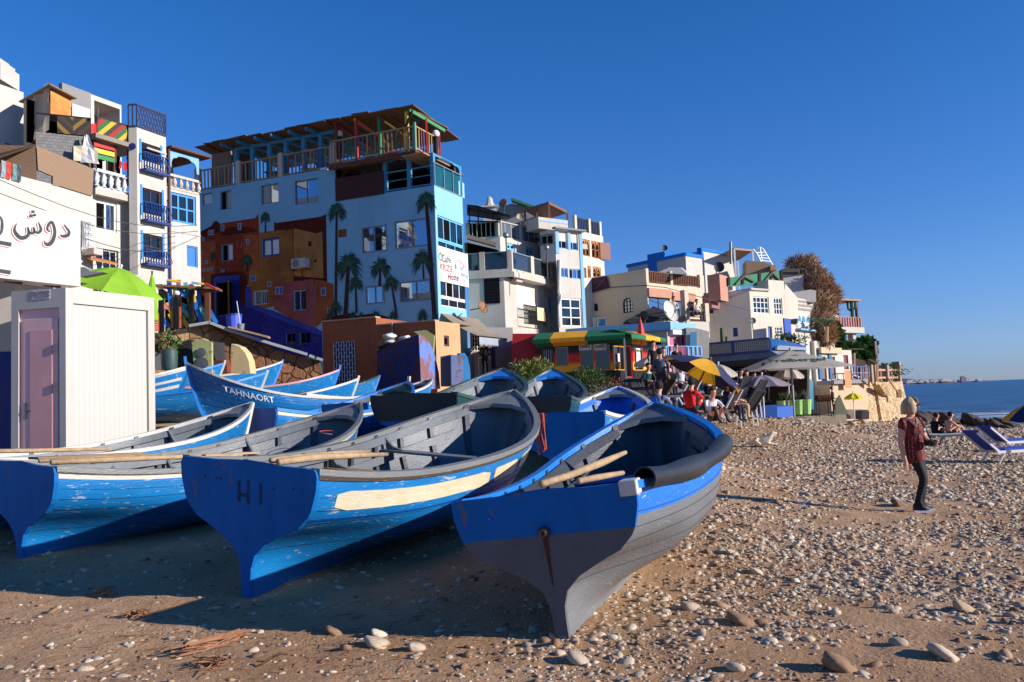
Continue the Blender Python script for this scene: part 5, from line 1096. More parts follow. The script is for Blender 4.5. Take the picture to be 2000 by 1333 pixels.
slab(TH,Fb_,0,zf1,Fb_.L,fz(Fb_,182,331)+1.8,-1.6,-1.5,INT,'dark_room');slab(TH,Fb_,-.15,hB.z-.12,Fb_.L+.35,hB.z+.05,-2.2,.45,mk('slab_grey',(130,118,106)),'roof_slab')
slab(TH,Fb_,.0,zf2-.3,Fb_.L,zf2,-1.4,.1,WHD,'parapet')
for i, (y0,m_)in enumerate(((282,RED),(294,YEL),(305,GRN))):
 mb=MB();mb.bar(Fb_.px(178.5,y0)+Fb_.n*.12,Fb_.px(218.5,y0+10)+Fb_.n*.12,.05,.17);mb.build('painted_rail',m_,TH)
for x_ in(178.5,218,248):mb=MB();u=Fb_.uv(x_,300)[0];fbox(mb,Fb_,u,zf2,u+.12,hB.z-.1,.0,.12);mb.build('post',FBR,TH)
window(TH,Fb_,(Fb_.uv(221,300)[0],zf2,Fb_.uv(247,300)[0],hB.z-.3),FBR,2,1,INT,dep=.4)
dv=(Fb_.u+Vector((0,0,1.0))).normalized();dv2=(Fb_.u*-1+Vector((0,0,1.0))).normalized();dv3=(Fa_.u+Vector((0,0,1.0))).normalized()
chev=[(64,48,40),(196,160,40),(40,96,56),(150,40,36)];CH1=stripes_mat('chevron_boards',chev,1.6,tuple(dv2));CH2=stripes_mat('chevron_boards_mirrored',chev,1.6,tuple(dv));CHD=stripes_mat('chevron_dark',[(52,42,38),(66,52,44),(48,40,36),(130,104,40)],1.8,tuple(dv3));CHD2=stripes_mat('chevron_dark_mirrored',[(52,42,38),(66,52,44),(48,40,36),(130,104,40)],1.8,tuple((Fa_.u*-1+Vector((0,0,1))).normalized()))
zr=fz(Fb_,180,231);uM=Fb_.uv(235,260)[0];slab(TH,Fb_,.0,hB.z+.05,uM,zr,.3,.34,CH1,'chevron_boards');slab(TH,Fb_,uM,hB.z+.05,Fb_.L+.2,zr-.05,.3,.34,CH2,'chevron_boards')
um=Fa_.uv(143,250)[0];u1_=Fa_.uv(112,250)[0];slab(TH,Fa_,u1_,hB.z+.02,um,zr-.05,.02,.06,CHD,'chevron_boards');slab(TH,Fa_,um,hB.z+.02,Fa_.L,zr-.05,.02,.06,CHD2,'chevron_boards')
mb=MB();mb.bar(Fb_.at(-.1,zr,.32),Fb_.at(Fb_.L+.3,zr,.32),.06,.06);mb.bar(Fa_.at(0,zr-.05,.04),Fa_.at(Fa_.L,zr-.05,.04),.05,.05);mb.build('handrail',FK,TH)
TARP=mk('tarpaulin',(196,184,164),rough=.7,var=.15,vs_=1.5,bump=.4,bs=3,streak=.3,trans=.45);tA, tB=P(46,178,33.5), P(97,172,32);F3=Fac(tA,Vector((tB.x,tB.y,0)));zt0, zt1=fz(F3,60,285), fz(F3,90,176)
mb=MB();rows=[[F3.at(F3.L*i/12,zt0+(zt1-zt0)*j/8+.02*i,.06*math.sin(i*1.3)+.05*noise.noise(Vector((i*.7,j*.9,2))))for i in range(13)]for j in range(9)];mb.grid(rows);F3b=Fac(F3.at(F3.L,0,0),Fb_.at(0,0,-2.0));mb.build('tarpaulin',TARP,TH,smooth=True)
bk=F3.at(F3.L,0,0);F4=Fac(Vector((bk.x,bk.y,zt1)),Vector((bk.x,bk.y,zt1))+Fb_.u*5.2);q1, q2=F4.uv(137,200)[0], F4.uv(174,215)[0];slab(TH,F4,0,zt0,q2,zt1-.2,-1.4,-1.3,INT,'dark_room')
slab(TH,F4,-.0,zt1-1.05,q1,zt1-.1,.02,.05,mk('orange_sheet',(206,138,70),rough=.9,var=.4,vs_=2),'orange_sheet');slab(TH,F4,q1+.05,zt1-1.7,q2,zt1-.35,.02,.06,mk('pale_sheet',(224,204,200),rough=.9,var=.2,vs_=3),'painted_sheet')
mb=MB();r0=[F4.at(-.2,zt1,.3),F4.at(q1+.1,zt1-.2,.3),F4.at(q1+.1,zt1+.05,-2.5),Vector((tA.x-.2,tA.y,zt1+.05))];mb.hexa(r0+[p+Vector((0,0,.05))for p in r0]);mb.build('roof_sheet',mk('roof_sheet_brown',(140,118,100),rough=.9),TH)
mb=MB();rows=[]
for i in range(13):p=F4.at(q1+(q2-q1)*i/12,zt1-1.8-.02*i,.1);rows.append([p,p+F4.n*.35-Vector((0,0,.25+.06*(i%2)))])
mb.grid(rows);mb.build('red_valance',mk('valance_red',(200,84,84)),TH)
fl0=F4.at(q2+.1,zt1-.9,.4);FLG=thing('flag','small green yellow red flag on a thin pole above the chevron boards','flag',fl0-Vector((0,0,1.6)));mb=MB();mb.tube([fl0-Vector((0,0,1.6)),fl0+Vector((0,0,.6))],.02,5);mb.build('pole',METG,FLG)
for i, m_ in enumerate((GRN,YEL,RED)):
 mb=MB();mb.grid([[fl0-F4.u*(.95-.3*i+a)+Vector((0,0,-.1-.25*(.95-.3*i+a)-b))+F4.n*(.04*math.sin(i+a*9))for a in(0,-.15,-.3)]for b in(.0,.45)]);mb.build('stripe',m_,FLG)
wB=P(177,184,37);wC=PZ(237,206,wB.z);wA=wB-Fac(wB,wC).n*5;WT=thing('white_house','white roof storey with an open shaded loggia behind the chevron terrace','building',(wB.x,wB.y,8));Fw=Fac(wB,wC);lg=Fw.r(184,205,234,232);F_, Fw=block(WT,wA,wB,wC,8,wB.z,h2=[(lg[0],lg[1]-.8,lg[2],lg[3])],m=WH,thk=1.6);slab(WT,Fw,.0,8,Fw.L,wB.z-.3,-1.8,-1.65,MAUVE,'back_wall')
slab(WT,Fw,-1.6,wB.z-1.0,-.15,wB.z-.05,.0,.2,GRYP,'water_tank_wall')
for i, (x,y,w_,h_,c,lab)in enumerate(((222,316,3,16,(206,60,60),'red and white striped shirt hanging first on the balcony line'),(230,318,5,18,(214,40,44),'plain red shirt hanging on the balcony line'),(238,321,4,17,(60,66,84),'navy trousers hanging on the balcony line'),(245,323,4,18,(206,44,50),'second red shirt hanging at the right end of the balcony line'))):
 c0=Fb_.px(x,y)+Fb_.n*.3;ww, hh=w_/FPX*31*1.6, h_/FPX*31;mb=MB();mb.grid([[c0+Fb_.u*(ww*j/3)+Fb_.n*.04*math.sin(j*2+k)-Vector((0,0,hh*k/4))for j in range(4)]for k in range(5)]);tag(mb.build('hanging_shirt',mk('shirt%d'%i,c,rough=.9)),lab,'laundry','laundry on the balcony')
c0=Fa_.px(168,268)+Fa_.n*.3;mb=MB();mb.grid([[c0+Fa_.u*((.12+.5*k/5)*(j/3-.3))+Fa_.n*.05*math.sin(j*2+k)-Vector((0,0,1.05*k/5))for j in range(4)]for k in range(6)]);tag(mb.build('hanging_sheet',mk('sheet_white',(196,196,198))),'white sheet hanging down against the grey block wall','laundry')
c0=Fa_.px(150,290)+Fa_.n*.3;mb=MB();mb.grid([[c0+Fa_.u*(.8*j/3-.1)+Fa_.n*.05*math.sin(j*2+k)-Vector((0,0,.55*k/3))for j in range(4)]for k in range(4)]);tag(mb.build('hanging_sheet',mk('sheet_cream',(206,190,164))),'cream cloth draped over the grey block wall','laundry')
kB=P(267,249,31.5);kA=PZ(251,249.5,kB.z);kC=PZ(324,269,kB.z);TW=thing('white_tower_house','narrow white tower house with three windows behind blue iron balconies','building',(kB.x,kB.y,2));Fk=Fac(kB,kC)
ws=[Fk.r(276,283,313,318),Fk.r(278,371,316,420),Fk.r(279,459,317,505)];Fka, Fk=block(TW,kA,kB,kC,1.8,kB.z,h2=ws,m=WH)
for b, (x0,y0,x1,y1)in zip(ws,((273,305,320,337),(275,401,322,434),(276,492,322,518))):
 window(TW,Fk,b,FBR,2,2,GL,dep=.14);g=Fk.r(x0,y0,x1,y1);gr=grille(TW,Fk,g,FDB,9,1,.22,'balcony_grille',.03,bulge=.18);slab(TW,Fk,g[0],g[1]-.08,g[2],g[1],.0,.34,FDB,'balcony_base')
 mb=MB();e=.1;fbox(mb,Fk,b[0]-e,b[1]-e,b[0],b[3]+e,.003,.02);fbox(mb,Fk,b[2],b[1]-e,b[2]+e,b[3]+e,.003,.02);mb.build('window_surround',FB,TW)
LAT=mk('lattice_violet',(58,52,74),rough=.8);lz0, lz1=kB.z+.02, kB.z+.92
rail(TW,Fk,0,lz0,Fk.L,lz1,LAT,gap=.14,bw=.045,style='cross',name='lattice');rail(TW,Fka,0,lz0,Fka.L,lz1,LAT,gap=.12,bw=.045,name='lattice')
slab(TW,Fk,.45,kB.z-.72,Fk.L-.02,kB.z-.65,.0,.05,WHD,'moulding')
mb=MB();c=Fka.at(Fka.L*.5,kB.z-.75,.02);mb.lathe(c,[(0,0),(.13,0),(.13,.03),(0,.04)],14,axis=Fka.n);mb.build('round_plaque',mk('plaque_blue',(24,40,110)),TW)
nB=PZ(326,290,P(327,290,33).z);nC=PZ(389,308,nB.z);NX=thing('white_annex','white house front with a pale blue arch and balustrade between tower and hostel','building',(nB.x,nB.y,2));Fn=Fac(nB,nC)
zfl=fz(Fn,330,368);w1, w2=Fn.r(333,380,383,437), Fn.r(365,481,386,522);mb=MB();fwall(mb,Fn,0,1.8,Fn.L,zfl,[w1,w2]);sidep=Fn.n*-6;mb.build('wall',plaster('annex_plaster',(196,188,182),streak=.3,wear=(170,110,84),wamt=.14,wsc=.9),NX)
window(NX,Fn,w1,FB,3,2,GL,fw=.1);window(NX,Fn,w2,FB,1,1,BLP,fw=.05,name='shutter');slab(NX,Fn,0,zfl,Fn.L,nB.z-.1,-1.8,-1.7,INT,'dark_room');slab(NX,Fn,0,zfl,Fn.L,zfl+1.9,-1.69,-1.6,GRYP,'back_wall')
slab(NX,Fn,0,nB.z,Fn.L+.4,nB.z+.08,-2.5,.3,WOODB,'roof');arch_panel(Fn,0.05,Fn.L-.05,fz(Fn,356,334),nB.z-.05,-.02,SKYB,1,'arched_front',NX);rail(NX,Fn,0.05,zfl,Fn.L-.05,fz(Fn,328,338),WHD,o=0,gap=.27,bw=.07,style='baluster',top=.1,name='balustrade')
for F, x, m_ in((Fn,.02,mk('pipe_brown',(96,60,44))),):mb=MB();mb.tube([F.at(x,2,.08),F.at(x,zfl+1.6,.08)],.06,8);mb.build('drain_pipe',m_,NX)
slab(NX,Fn,0,fz(Fn,350,455),Fn.L,fz(Fn,350,453),.0,.03,WHD,'string_course')
# ------------------------------------------------------------------ quay steps, cafe hut, terracotta shed, rusty things
def prism(mb,pts,dv,):
 """solid from an outline (3D points) and a depth vector"""
 A=[Vector(p)for p in pts];B=[p+dv for p in A];mb.poly(A);mb.poly(B[::-1]);mb.grid([A+[A[0]],B+[B[0]]])
Rp=Fac(P(300,640,27.5),P(640,700,28.8));
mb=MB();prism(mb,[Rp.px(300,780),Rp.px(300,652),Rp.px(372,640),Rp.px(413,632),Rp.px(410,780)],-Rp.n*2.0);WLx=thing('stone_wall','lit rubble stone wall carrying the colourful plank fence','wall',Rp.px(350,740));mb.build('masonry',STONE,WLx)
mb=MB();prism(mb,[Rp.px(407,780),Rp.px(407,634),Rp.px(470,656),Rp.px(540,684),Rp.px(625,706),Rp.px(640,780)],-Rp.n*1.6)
RW=thing('ramp_wall','long shaded stone ramp wall sloping down to the right before the painted hostel','wall',Rp.px(520,760));mb.build('masonry',stone_mat('ramp_stone_shaded',(112,74,50),(150,104,70)),RW)  # darker copy of the lit wall's stone, shade put into the colour
mb=MB();
for a, b in(((372,641),(413,634)),((410,634),(452,650)),((452,650),(530,675)),((530,675),(600,696)),((604,698),(614,702)),((618,703),(630,707))):mb=MB();mb.bar(Rp.px(*a)+Rp.n*.1+Vector((0,0,.04)),Rp.px(*b)+Rp.n*.1+Vector((0,0,.04)),.55,.09);mb.build('coping',mk('coping_grey',(150,158,158),rough=.85,wear=(200,176,90),wamt=.3,wsc=1.2),RW)
mb=MB();mb.bar(Rp.px(449,648)+Rp.n*.2+Vector((0,0,.12)),Rp.px(527,668)+Rp.n*.3+Vector((0,0,.12)),.5,.06);mb.build('ramp_board',WOODL,RW)
for px_ in(303,340,375):pass
PF=thing('plank_fence','fence of criss-crossed planks painted blue yellow red and green beside the lime parasol','fence',Rp.px(350,645))
pl=[((328,545),(333,600),BLP),((346,545),(352,640),ORG),((330,580),(336,636),ORG),((341,560),(338,640),YEL),((313,566),(350,590),ORG),((316,575),(362,598),TEA),((316,596),(340,606),mk('plank_pink',(220,130,130))),((360,550),(365,580),TEA),((366,578),(377,625),YEL),((373,555),(378,590),YEL),((376,580),(392,627),BLP),((386,560),(388,620),BLP),((392,600),(404,628),TEA),((388,596),(396,605),mk('plank_pink',(220,130,130))),((405,602),(421,630),BLP),((344,555),(362,580),BLP),((350,615),(367,640),YEL),((340,635),(358,615),YEL),((330,612),(344,640),YEL),((352,600),(372,622),TEA),((312,590),(309,612),BLP),((396,560),(404,590),RED),((316,622),(330,640),BLP),((360,600),(352,618),RED),((326,590),(342,628),YEL)]
for i, (a,b,m_)in enumerate(pl):
 pa, pb=Rp.px(*a)-Rp.n*(.15+.07*(i%3)), Rp.px(*b)-Rp.n*(.15+.07*(i%3));mb=MB();mb.bar(pa,pb,.14,.035,up=Rp.n);mb.build('plank',m_,PF)
for x_, y0, y1 in((314,572,650),(343,580,643),(373,566,640),(405,558,632)):mb=MB();mb.bar(Rp.px(x_,y1)-Rp.n*.12,Rp.px(x_,y0)-Rp.n*.12,.15,.15);mb.build('post',FK if x_<380 else WOODB,PF)
for i, (x_,y_)in enumerate(((312,560),(344,571),(372,560))):
 c=Rp.px(x_,y_)-Rp.n*.12;t=thing('globe_lamp','white globe lamp, %s of the three on the plank fence'%('leftmost','lowest','rightmost')[i],'lamp',c-Vector((0,0,.2)),group='globe lamps');MB().ball(c,.11,14).build('globe',mk('globe_white',(236,232,222),rough=.3,bump=0),t,smooth=True);mb=MB();mb.tube([c-Vector((0,0,.24)),c-Vector((0,0,.09))],.07,8);mb.build('base',FK,t)
HB=thing('beach_hut','lean-to hut with a mat roof and orange slat gate behind the plank fence','hut',Rp.px(350,640)-Rp.n*2.5)
mb=MB();r0=[Rp.px(296,560)+Rp.n*.1,Rp.px(424,566)+Rp.n*.1,Rp.px(420,552)-Rp.n*2.4,Rp.px(300,546)-Rp.n*2.4];mb.hexa(r0+[p+Vector((0,0,.07))for p in r0]);mb.build('mat_roof',REEDH,HB)
mb=MB();mb.bar(Rp.px(403,556)+Rp.n*.2,Rp.px(426,569)+Rp.n*.5,.12,.05);mb.build('roof_edge',RED,HB)
slab(HB,Rp,Rp.uv(300,600)[0],Rp.uv(350,650)[1],Rp.uv(404,600)[0],Rp.uv(350,562)[1],-2.4,-2.2,INT,'back_wall')
for i in range(8):z_=Rp.uv(308,648)[1]+(Rp.uv(308,612)[1]-Rp.uv(308,648)[1])*i/8;slab(HB,Rp,Rp.uv(300.5,630)[0],z_,Rp.uv(312,630)[0],z_+.06,.1,.14,ORG,'gate_slat')
for x0, x1, m_ in((328,350,YEL),(375,388,TEA),(388,402,YEL)):mb=MB();mb.bar(Rp.px(x0,548+(x0-328)*.1)+Rp.n*.05,Rp.px(x1,549+(x1-328)*.1)+Rp.n*.05,.06,.14,up=Rp.n);mb.build('fascia',m_,HB)
mb=MB();prism(mb,[Rp.px(300,700),Rp.px(300,652),Rp.px(318,651),Rp.px(318,700)],Rp.n*.25);mb.build('step_wall',mk('maroon_wall',(96,40,34),rough=.9),HB)
def parasol(label,top,rad,drop,base_z,m,n=8,tilt=None,poler=.03,polem=None,sag=.06,valance=0,group='parasols',m2=None,square=False,vent=False,name='parasol',seg=None):
 top=Vector(top);o=thing(name,label,'parasol',(top.x,top.y,base_z),group=group);ax=Vector((0,0,1))if tilt is None else Vector(tilt).normalized();q=Vector((0,0,1)).rotation_difference(ax)
 mats=[m]+([m2]if m2 else[]);mb=MB();K=5;nn_=4 if square else n;ph=math.pi/4 if square else .2
 for k in range(nn_):
  mb.mat(k%2 if m2 else 0);rows=[]
  for i in range(K+1):
   t=i/K;row=[]
   for j in range(K+1):
    s_=j/K;a0, a1=2*math.pi*k/nn_+ph, 2*math.pi*(k+1)/nn_+ph
    e0, e1=Vector((math.cos(a0),math.sin(a0),0)), Vector((math.cos(a1),math.sin(a1),0));r_=e0.lerp(e1,s_)*rad*t
    z=-drop*(t**(1.0 if square else 1.6))-(0 if square else 0)+sag*math.sin(math.pi*s_)*t*(-1 if not square else-.6)
    row.append(top+q@Vector((r_.x,r_.y,z)))
   rows.append(row)
  mb.grid(rows)
  if valance:
   top_r=rows[-1];low=[p-q@Vector((0,0,valance*(1+.35*(jj%2))))for jj,p in enumerate(top_r)];mb.grid([top_r,low])
 mb.build('canopy',mats,o,smooth='auto')
 mb=MB();mb.tube([((top-ax).x,(top-ax).y,base_z),top-ax,top+ax*.08],poler,8);mb.build('pole',polem or FW,o)
 for k in range(nn_):
  a0=2*math.pi*k/nn_+ph;mb=MB();mb.tube([top-ax*.05,top+q@Vector((rad*math.cos(a0)*.97,rad*math.sin(a0)*.97,-drop-.02))],.012,4);mb.build('rib',FGR,o)
 MB().ball(top+ax*.07,.045,8).build('finial',polem or FW,o)
 return o
LIME=mk('lime_canvas',(150,200,50),rough=.85,var=.12,vs_=2,bump=.05,trans=.3);c=P(236,524,24.5)
parasol('big lime green parasol leaning above the white cabin',c,1.35,.62,c.z-2.2,LIME,tilt=(.30,-.12,1),poler=.03)
mb=MB();c=P(297,537,25.5);t=thing('closed_parasol','folded lime green parasol at the right end of the open one','parasol',c-Vector((0,0,2)));mb.lathe(c-Vector((0,0,1.5)),[(.05,0),(.17,.1),(.15,.6),(.10,1.2),(.03,1.5)],10);mb.build('canopy',LIME,t);mb=MB();mb.tube([c-Vector((0,0,2)),c+Vector((0,0,.12))],.025,6);mb.build('pole',FK,t)
c=P(176,520,23);mb=MB();prism(mb,[P(157,522,23),P(165,522,23),P(176,530,23),P(202,532,23),P(180,537,23),P(157,541,23)],Vector((0,.3,0)));tag(mb.build('torn_sheet',mk('sheet_grey',(140,138,136))),'torn grey sheet flapping beside the lime parasol','sheet')
GS=thing('kiosk','low kiosk with lime door frames under the lime parasol','kiosk',P(205,570,28));Fg2=Fac(P(150,530,27),P(300,545,29));slab(GS,Fg2,0,2.2,Fg2.L,Fg2.uv(200,530)[1],-1.5,-.1,WHD,'wall')
for a, b in((172,194),(202,224)):slab(GS,Fg2,Fg2.uv(a,550)[0],2.2,Fg2.uv(b,550)[0],Fg2.uv(a,545)[1],-.1,-.08,INT,'doorway');slab(GS,Fg2,Fg2.uv(a-4,550)[0],2.2,Fg2.uv(a,550)[0],Fg2.uv(a,543)[1],-.1,.0,mk('lime_frame',(130,190,90)),'frame')
mb=MB()
for i in range(8):mb.bar(Fg2.px(158+i*6,500+i*1.2),Fg2.px(158+i*6,500+i*1.2)+Fg2.n*.9-Vector((0,0,.25)),.16,.06)
mb.build('tiled_eave',mk('tile_orange',(190,120,70)),GS)
c=Rp.px(454,648)-Rp.n*.6+Vector((0,0,.1));t=thing('blue_bin','blue white tiled bin standing at the top of the ramp','bin',c);mb=MB();mb.lathe(c,[(0,0),(.24,0),(.27,.5),(0,.5)],12);mb.build('body',mk('bin_blue',(70,90,210),wear=(200,200,210),wamt=.35,wsc=3),t);mb=MB();mb.lathe(c,[(.29,.5),(.29,.55),(0,.57)],12);mb.build('lid',FDB,t)
c=Rp.px(470,651)-Rp.n*.1+Vector((0,0,.1));t=thing('mop_bucket','small grey bucket with a mop stick beside the blue bin','bucket',c);mb=MB();mb.lathe(c,[(0,0),(.10,0),(.13,.22),(.12,.22),(.1,.03),(0,.03)],12);mb.build('pail',FGR,t);mb=MB();mb.tube([c+Vector((0,0,.1)),c+Vector((-.12,0,1.0))],.014,5);mb.build('stick',FW,t)
RGREEN=mk('rusty_green',(176,178,118),rough=.85,wear=(112,66,36),wamt=.55,wsc=2.4,grime=(120,80,40),gamt=.5);DKM=mk('boiler_dark',(44,44,42),rough=.8,var=.3);RR2=mk('rusty_cream',(204,178,128),rough=.9,wear=(130,82,46),wamt=.4,wsc=2.5)
def px_prism(d,pts,dv,m,name,label,cat,group=None):
 W=[P(x,y,d)for x,y in pts];mb=MB();prism(mb,W,Vector(dv));o=mb.build(name,m);tag(o,label,cat,group);return o
a_=[(332,730),(332,690),(340,677),(356,667),(374,663),(382,664),(384,730)];px_prism(24.5,a_,(.3,1.6,0),DKM,'old_boiler','dark round shouldered iron boiler shell behind the pale green rusty door','boiler')
d=24.2;t=thing('rusty_door','pale green rusty iron door plate with a round grey patch','door',P(395,725,d));W=[P(x,y,d)for x,y in((374,665),(398,663),(413,669),(414,730),(380,730))];mb=MB();prism(mb,W,Vector((0,.12,0)));mb.build('plate',RGREEN,t)
mb=MB();mb.lathe(P(394,689,d)+Vector((0,-.02,0)),[(0,.0),(.13,0),(.135,.02),(0,.03)],18,axis=(0,-1,0));mb.build('round_patch',METG,t);mb=MB();mb.lathe(P(396,710,d)+Vector((0,-.02,0)),[(0,.0),(.17,0),(.175,.02),(0,.03)],18,axis=(0,-1,0));mb.build('round_patch',METG,t)
a_=[(451,730),(452,672),(468,678),(479,690),(486,706),(489,730)];px_prism(25,a_,(.1,.25,0),RR2,'rusty_disc','quarter disc of rusty cream metal leaning on the ramp wall','scrap metal')
a_=[(415,728),(415,704),(442,704),(444,728)];px_prism(24.8,a_,(.2,.8,0),BEI if 0 else mk('brick_red',(120,56,38),rough=.95,var=.4,vs_=5),'brick_crate','low red brick hearth between the two rusty metal pieces','brick block')
c=P(331,722,23.6);t=thing('green_bin','dark green rounded plastic bin below the plant','bin',c);mb=MB();mb.lathe(c,[(0,0),(.20,0),(.22,.1),(.23,.5),(.20,.56),(0,.58)],12);mb.build('body',mk('bin_green',(44,74,68),rough=.6),t,smooth='auto')
px_prism(24,[(300,722),(300,688),(322,692),(324,722)],(0,.5,0),GRYP,'concrete_block','grey concrete block against the left end of the stone wall','block')
def shrub(label,c,rx,ry,rz,n,leaf,m,seed=0,name='shrub',cat='shrub',stem=True,up=0.0,group=None,lw=.35,m2=None):
 rr=random.Random(seed);c=Vector(c);o=thing(name,label,cat,(c.x,c.y,c.z-rz),group=group);mb=MB()
 cl=[(Vector((rr.gauss(0,.45),rr.gauss(0,.45),rr.gauss(0,.42))),rr.uniform(.3,.6))for _ in range(14)]
 for i in range(n):
  if i%2:
   k, s_=cl[i%14];v=k+Vector((rr.gauss(0,s_*.5),rr.gauss(0,s_*.5),rr.gauss(0,s_*.5)))
  else:
   v=Vector((rr.gauss(0,1),rr.gauss(0,1),rr.gauss(0,1))).normalized()*rr.uniform(.55,1.02)
  if v.length>1.12:v*=1.1/v.length
  p=c+Vector((v.x*rx,v.y*ry,v.z*rz));d_=Vector((v.x+rr.gauss(0,.6),v.y+rr.gauss(0,.6),v.z+up+rr.gauss(0,.6))).normalized();s2=d_.cross(Vector((rr.gauss(0,1),rr.gauss(0,1),rr.gauss(0,1)))).normalized();l=leaf*rr.uniform(.6,1.3)
  mb.mat(1 if m2 and rr.random()<.35 else 0);mb.poly([p,p+d_*l*.5+s2*l*lw*.5,p+d_*l,p+d_*l*.5-s2*l*lw*.5])
 mb.build('foliage',[m]+([m2]if m2 else[]),o)
 if stem:
  mb=MB();
  for k in range(4):mb.tube([(c.x+rr.uniform(-.05,.05),c.y,c.z-rz),(c.x+rr.uniform(-.3,.3)*rx,c.y+rr.uniform(-.3,.3)*ry,c.z-rz*.2),(c.x+rr.uniform(-.6,.6)*rx,c.y+rr.uniform(-.6,.6)*ry,c.z+rz*.5)],[.03,.02,.008],5)
  mb.build('stem',WOODB,o)
 return o
LF=mk('leaf_green',(78,108,44),rough=.6,var=.5,vs_=2,bump=0,trans=.2);LFD=mk('leaf_dark',(44,84,34),rough=.6,var=.5,vs_=2,bump=0,trans=.15);LFY=mk('leaf_yellow_green',(128,136,56),rough=.7,var=.4,vs_=2,bump=0,trans=.2);LFG=mk('leaf_grey_green',(96,108,82),rough=.8,var=.3,vs_=2,bump=0);LFR=mk('leaf_red',(120,60,44),rough=.8,var=.4,vs_=3,bump=0);LBR=mk('dead_vine',(206,172,138),rough=.95,var=.5,vs_=1.2,bump=0)
c=P(322,674,24.2);shrub('straggly green plant growing over the green bin',c,.4,.3,.38,260,.16,LF,3,lw=.5)
tB=P(850,628,30.5);tA=P(736,628,31.5);Ftc=Fac(Vector((tA.x,tA.y,0)),tB);TS_=thing('terracotta_store','low terracotta plastered store with a white grilled door','building',Ftc.px(740,740))
u0=Ftc.uv(630,660)[0];zA=Ftc.uv(640,629)[1];zB=Ftc.uv(840,628)[1];um=Ftc.uv(735,640)[0];dg_=Ftc.r(653,668,694,760);wn=None
F5=Fac(Ftc.at(u0,0),Ftc.at(Ftc.L,0));sh=-u0
mb=MB();fwall(mb,F5,0,.8,um+sh,zA,[(dg_[0]+sh,.8,dg_[2]+sh,dg_[3])],.2);fwall(mb,F5,um+sh,.8,F5.L,zB,[]);
mb.poly([F5.at(0,zA,0),F5.at(um+sh,zA,0),F5.at(um+sh,zA,-4),F5.at(0,zA,-4)]);mb.poly([F5.at(um+sh,zB,0),F5.at(F5.L,zB,0),F5.at(F5.L,zB,-3),F5.at(um+sh,zB,-3)]);mb.poly([F5.at(0,.8,0),F5.at(0,zA,0),F5.at(0,zA,-4),F5.at(0,.8,-4)]);mb.poly([F5.at(um+sh,min(zA,zB),0),F5.at(um+sh,max(zA,zB),0),F5.at(um+sh,max(zA,zB),-4),F5.at(um+sh,min(zA,zB),-4)])
mb.build('wall',TER,TS_);d4=window(TS_,F5,(dg_[0]+sh,.8,dg_[2]+sh,dg_[3]),FDB,2,1,mk('store_door_blue',(24,44,110),rough=.6),name='door');
mb=MB();b=(dg_[0]+sh,1.2,dg_[2]+sh,dg_[3])
for i in range(9):
 u=b[0]+(b[2]-b[0])*i/8;mb.bar(F5.at(u,b[1],.02),F5.at(u,b[3],.02),.02,.02)
 for j in range(11):
  if i<8:z=b[1]+(b[3]-b[1])*(j+.5*(i%2))/10.5;u2=b[0]+(b[2]-b[0])*(i+1)/8;mb.bar(F5.at(u,z,.02),F5.at(u2,z,.02),.018,.018)
mb.build('grille',FW,TS_)
slab(TS_,F5,0,zA,um+sh,zA+.05,-.3,.05,mk('coping_worn',(176,150,130),wear=(120,80,60),wamt=.4),'coping');slab(TS_,F5,um+sh,zB,F5.L,zB+.05,-.3,.05,mk('coping_worn',(176,150,130)),'coping')
mb=MB();mb.tube([F5.px(767,630)+F5.n*.06,F5.px(768,645)+F5.n*.06,F5.px(766,662)+F5.n*.06],.03,6);mb.build('drain_pipe',FGR,TS_)
hC2=PZ(898,634,tB.z);BH=thing('beige_hut','small sunlit beige hut with one square window beside the terracotta store','building',(tB.x,tB.y,1.5));Fh=Fac(tB,hC2);wq=Fh.r(867,656,877,677);mb=MB();fwall(mb,Fh,0,1.2,Fh.L,tB.z+.02,[wq],.2);e_=Fh.at(Fh.L,0);
mb.poly([Fh.at(Fh.L,1.2),Fh.at(Fh.L,tB.z+.02),Fh.at(Fh.L,tB.z+.02,-3),Fh.at(Fh.L,1.2,-3)]);mb.poly([Fh.at(0,tB.z+.02),Fh.at(Fh.L,tB.z+.02),Fh.at(Fh.L,tB.z+.02,-2.5),Fh.at(0,tB.z+.02,-2.5)]);mb.build('wall',BEI,BH);window(BH,Fh,wq,FBR,1,1,INT,fw=.08,dep=.08)
d=27.5;W=lambda pts, d:[P(x,y,d)for x,y in pts]
RB=thing('rusty_tank','big rusty blue iron tank with a curved sunlit flank and bags on top','tank',P(800,752,d));mb=MB();F6=[P(818,654,26.6),P(823,760,26.6),P(735,760,29),P(737,690,29),P(762,672,28.3)];mb.poly(F6);mb.build('front_plate',mk('tank_blue_shaded',(18,40,104),rough=.8,spec=.2,wear=(72,38,30),wamt=.72,wsc=1.6,bump=.3,bs=4),RB)  # one blue tank: front plate's shade put into its darker colour
mb=MB();cur=[(818,654),(829,658),(838,668),(846,684),(852,704),(857,728),(860,760)];fr=[P(x,y,26.6+(x-818)*.045)for x,y in cur];mb.poly(fr+[P(823,760,26.6)]);bk_=[p+Vector((-.9,2.0,0))for p in fr];mb.grid([fr,bk_]);mb.poly([F6[0],F6[4],F6[4]+Vector((.8,1,0)),bk_[0]]);mb.build('side_plate',mk('tank_blue_lit',(96,124,190),rough=.7,wear=(128,78,56),wamt=.75,wsc=1.5,bump=.3,bs=4),RB)  # same blue made paler, sunlight on the flank put into the colour
mb=MB();prism(mb,W([(736,672),(745,662),(762,664),(760,690),(736,692)],29.2),Vector((0,1,0)));o_=mb.build('rusty_box',mk('box_dark',(50,34,30),rough=.9));tag(o_,'dark rusty box beside the blue tank','box')
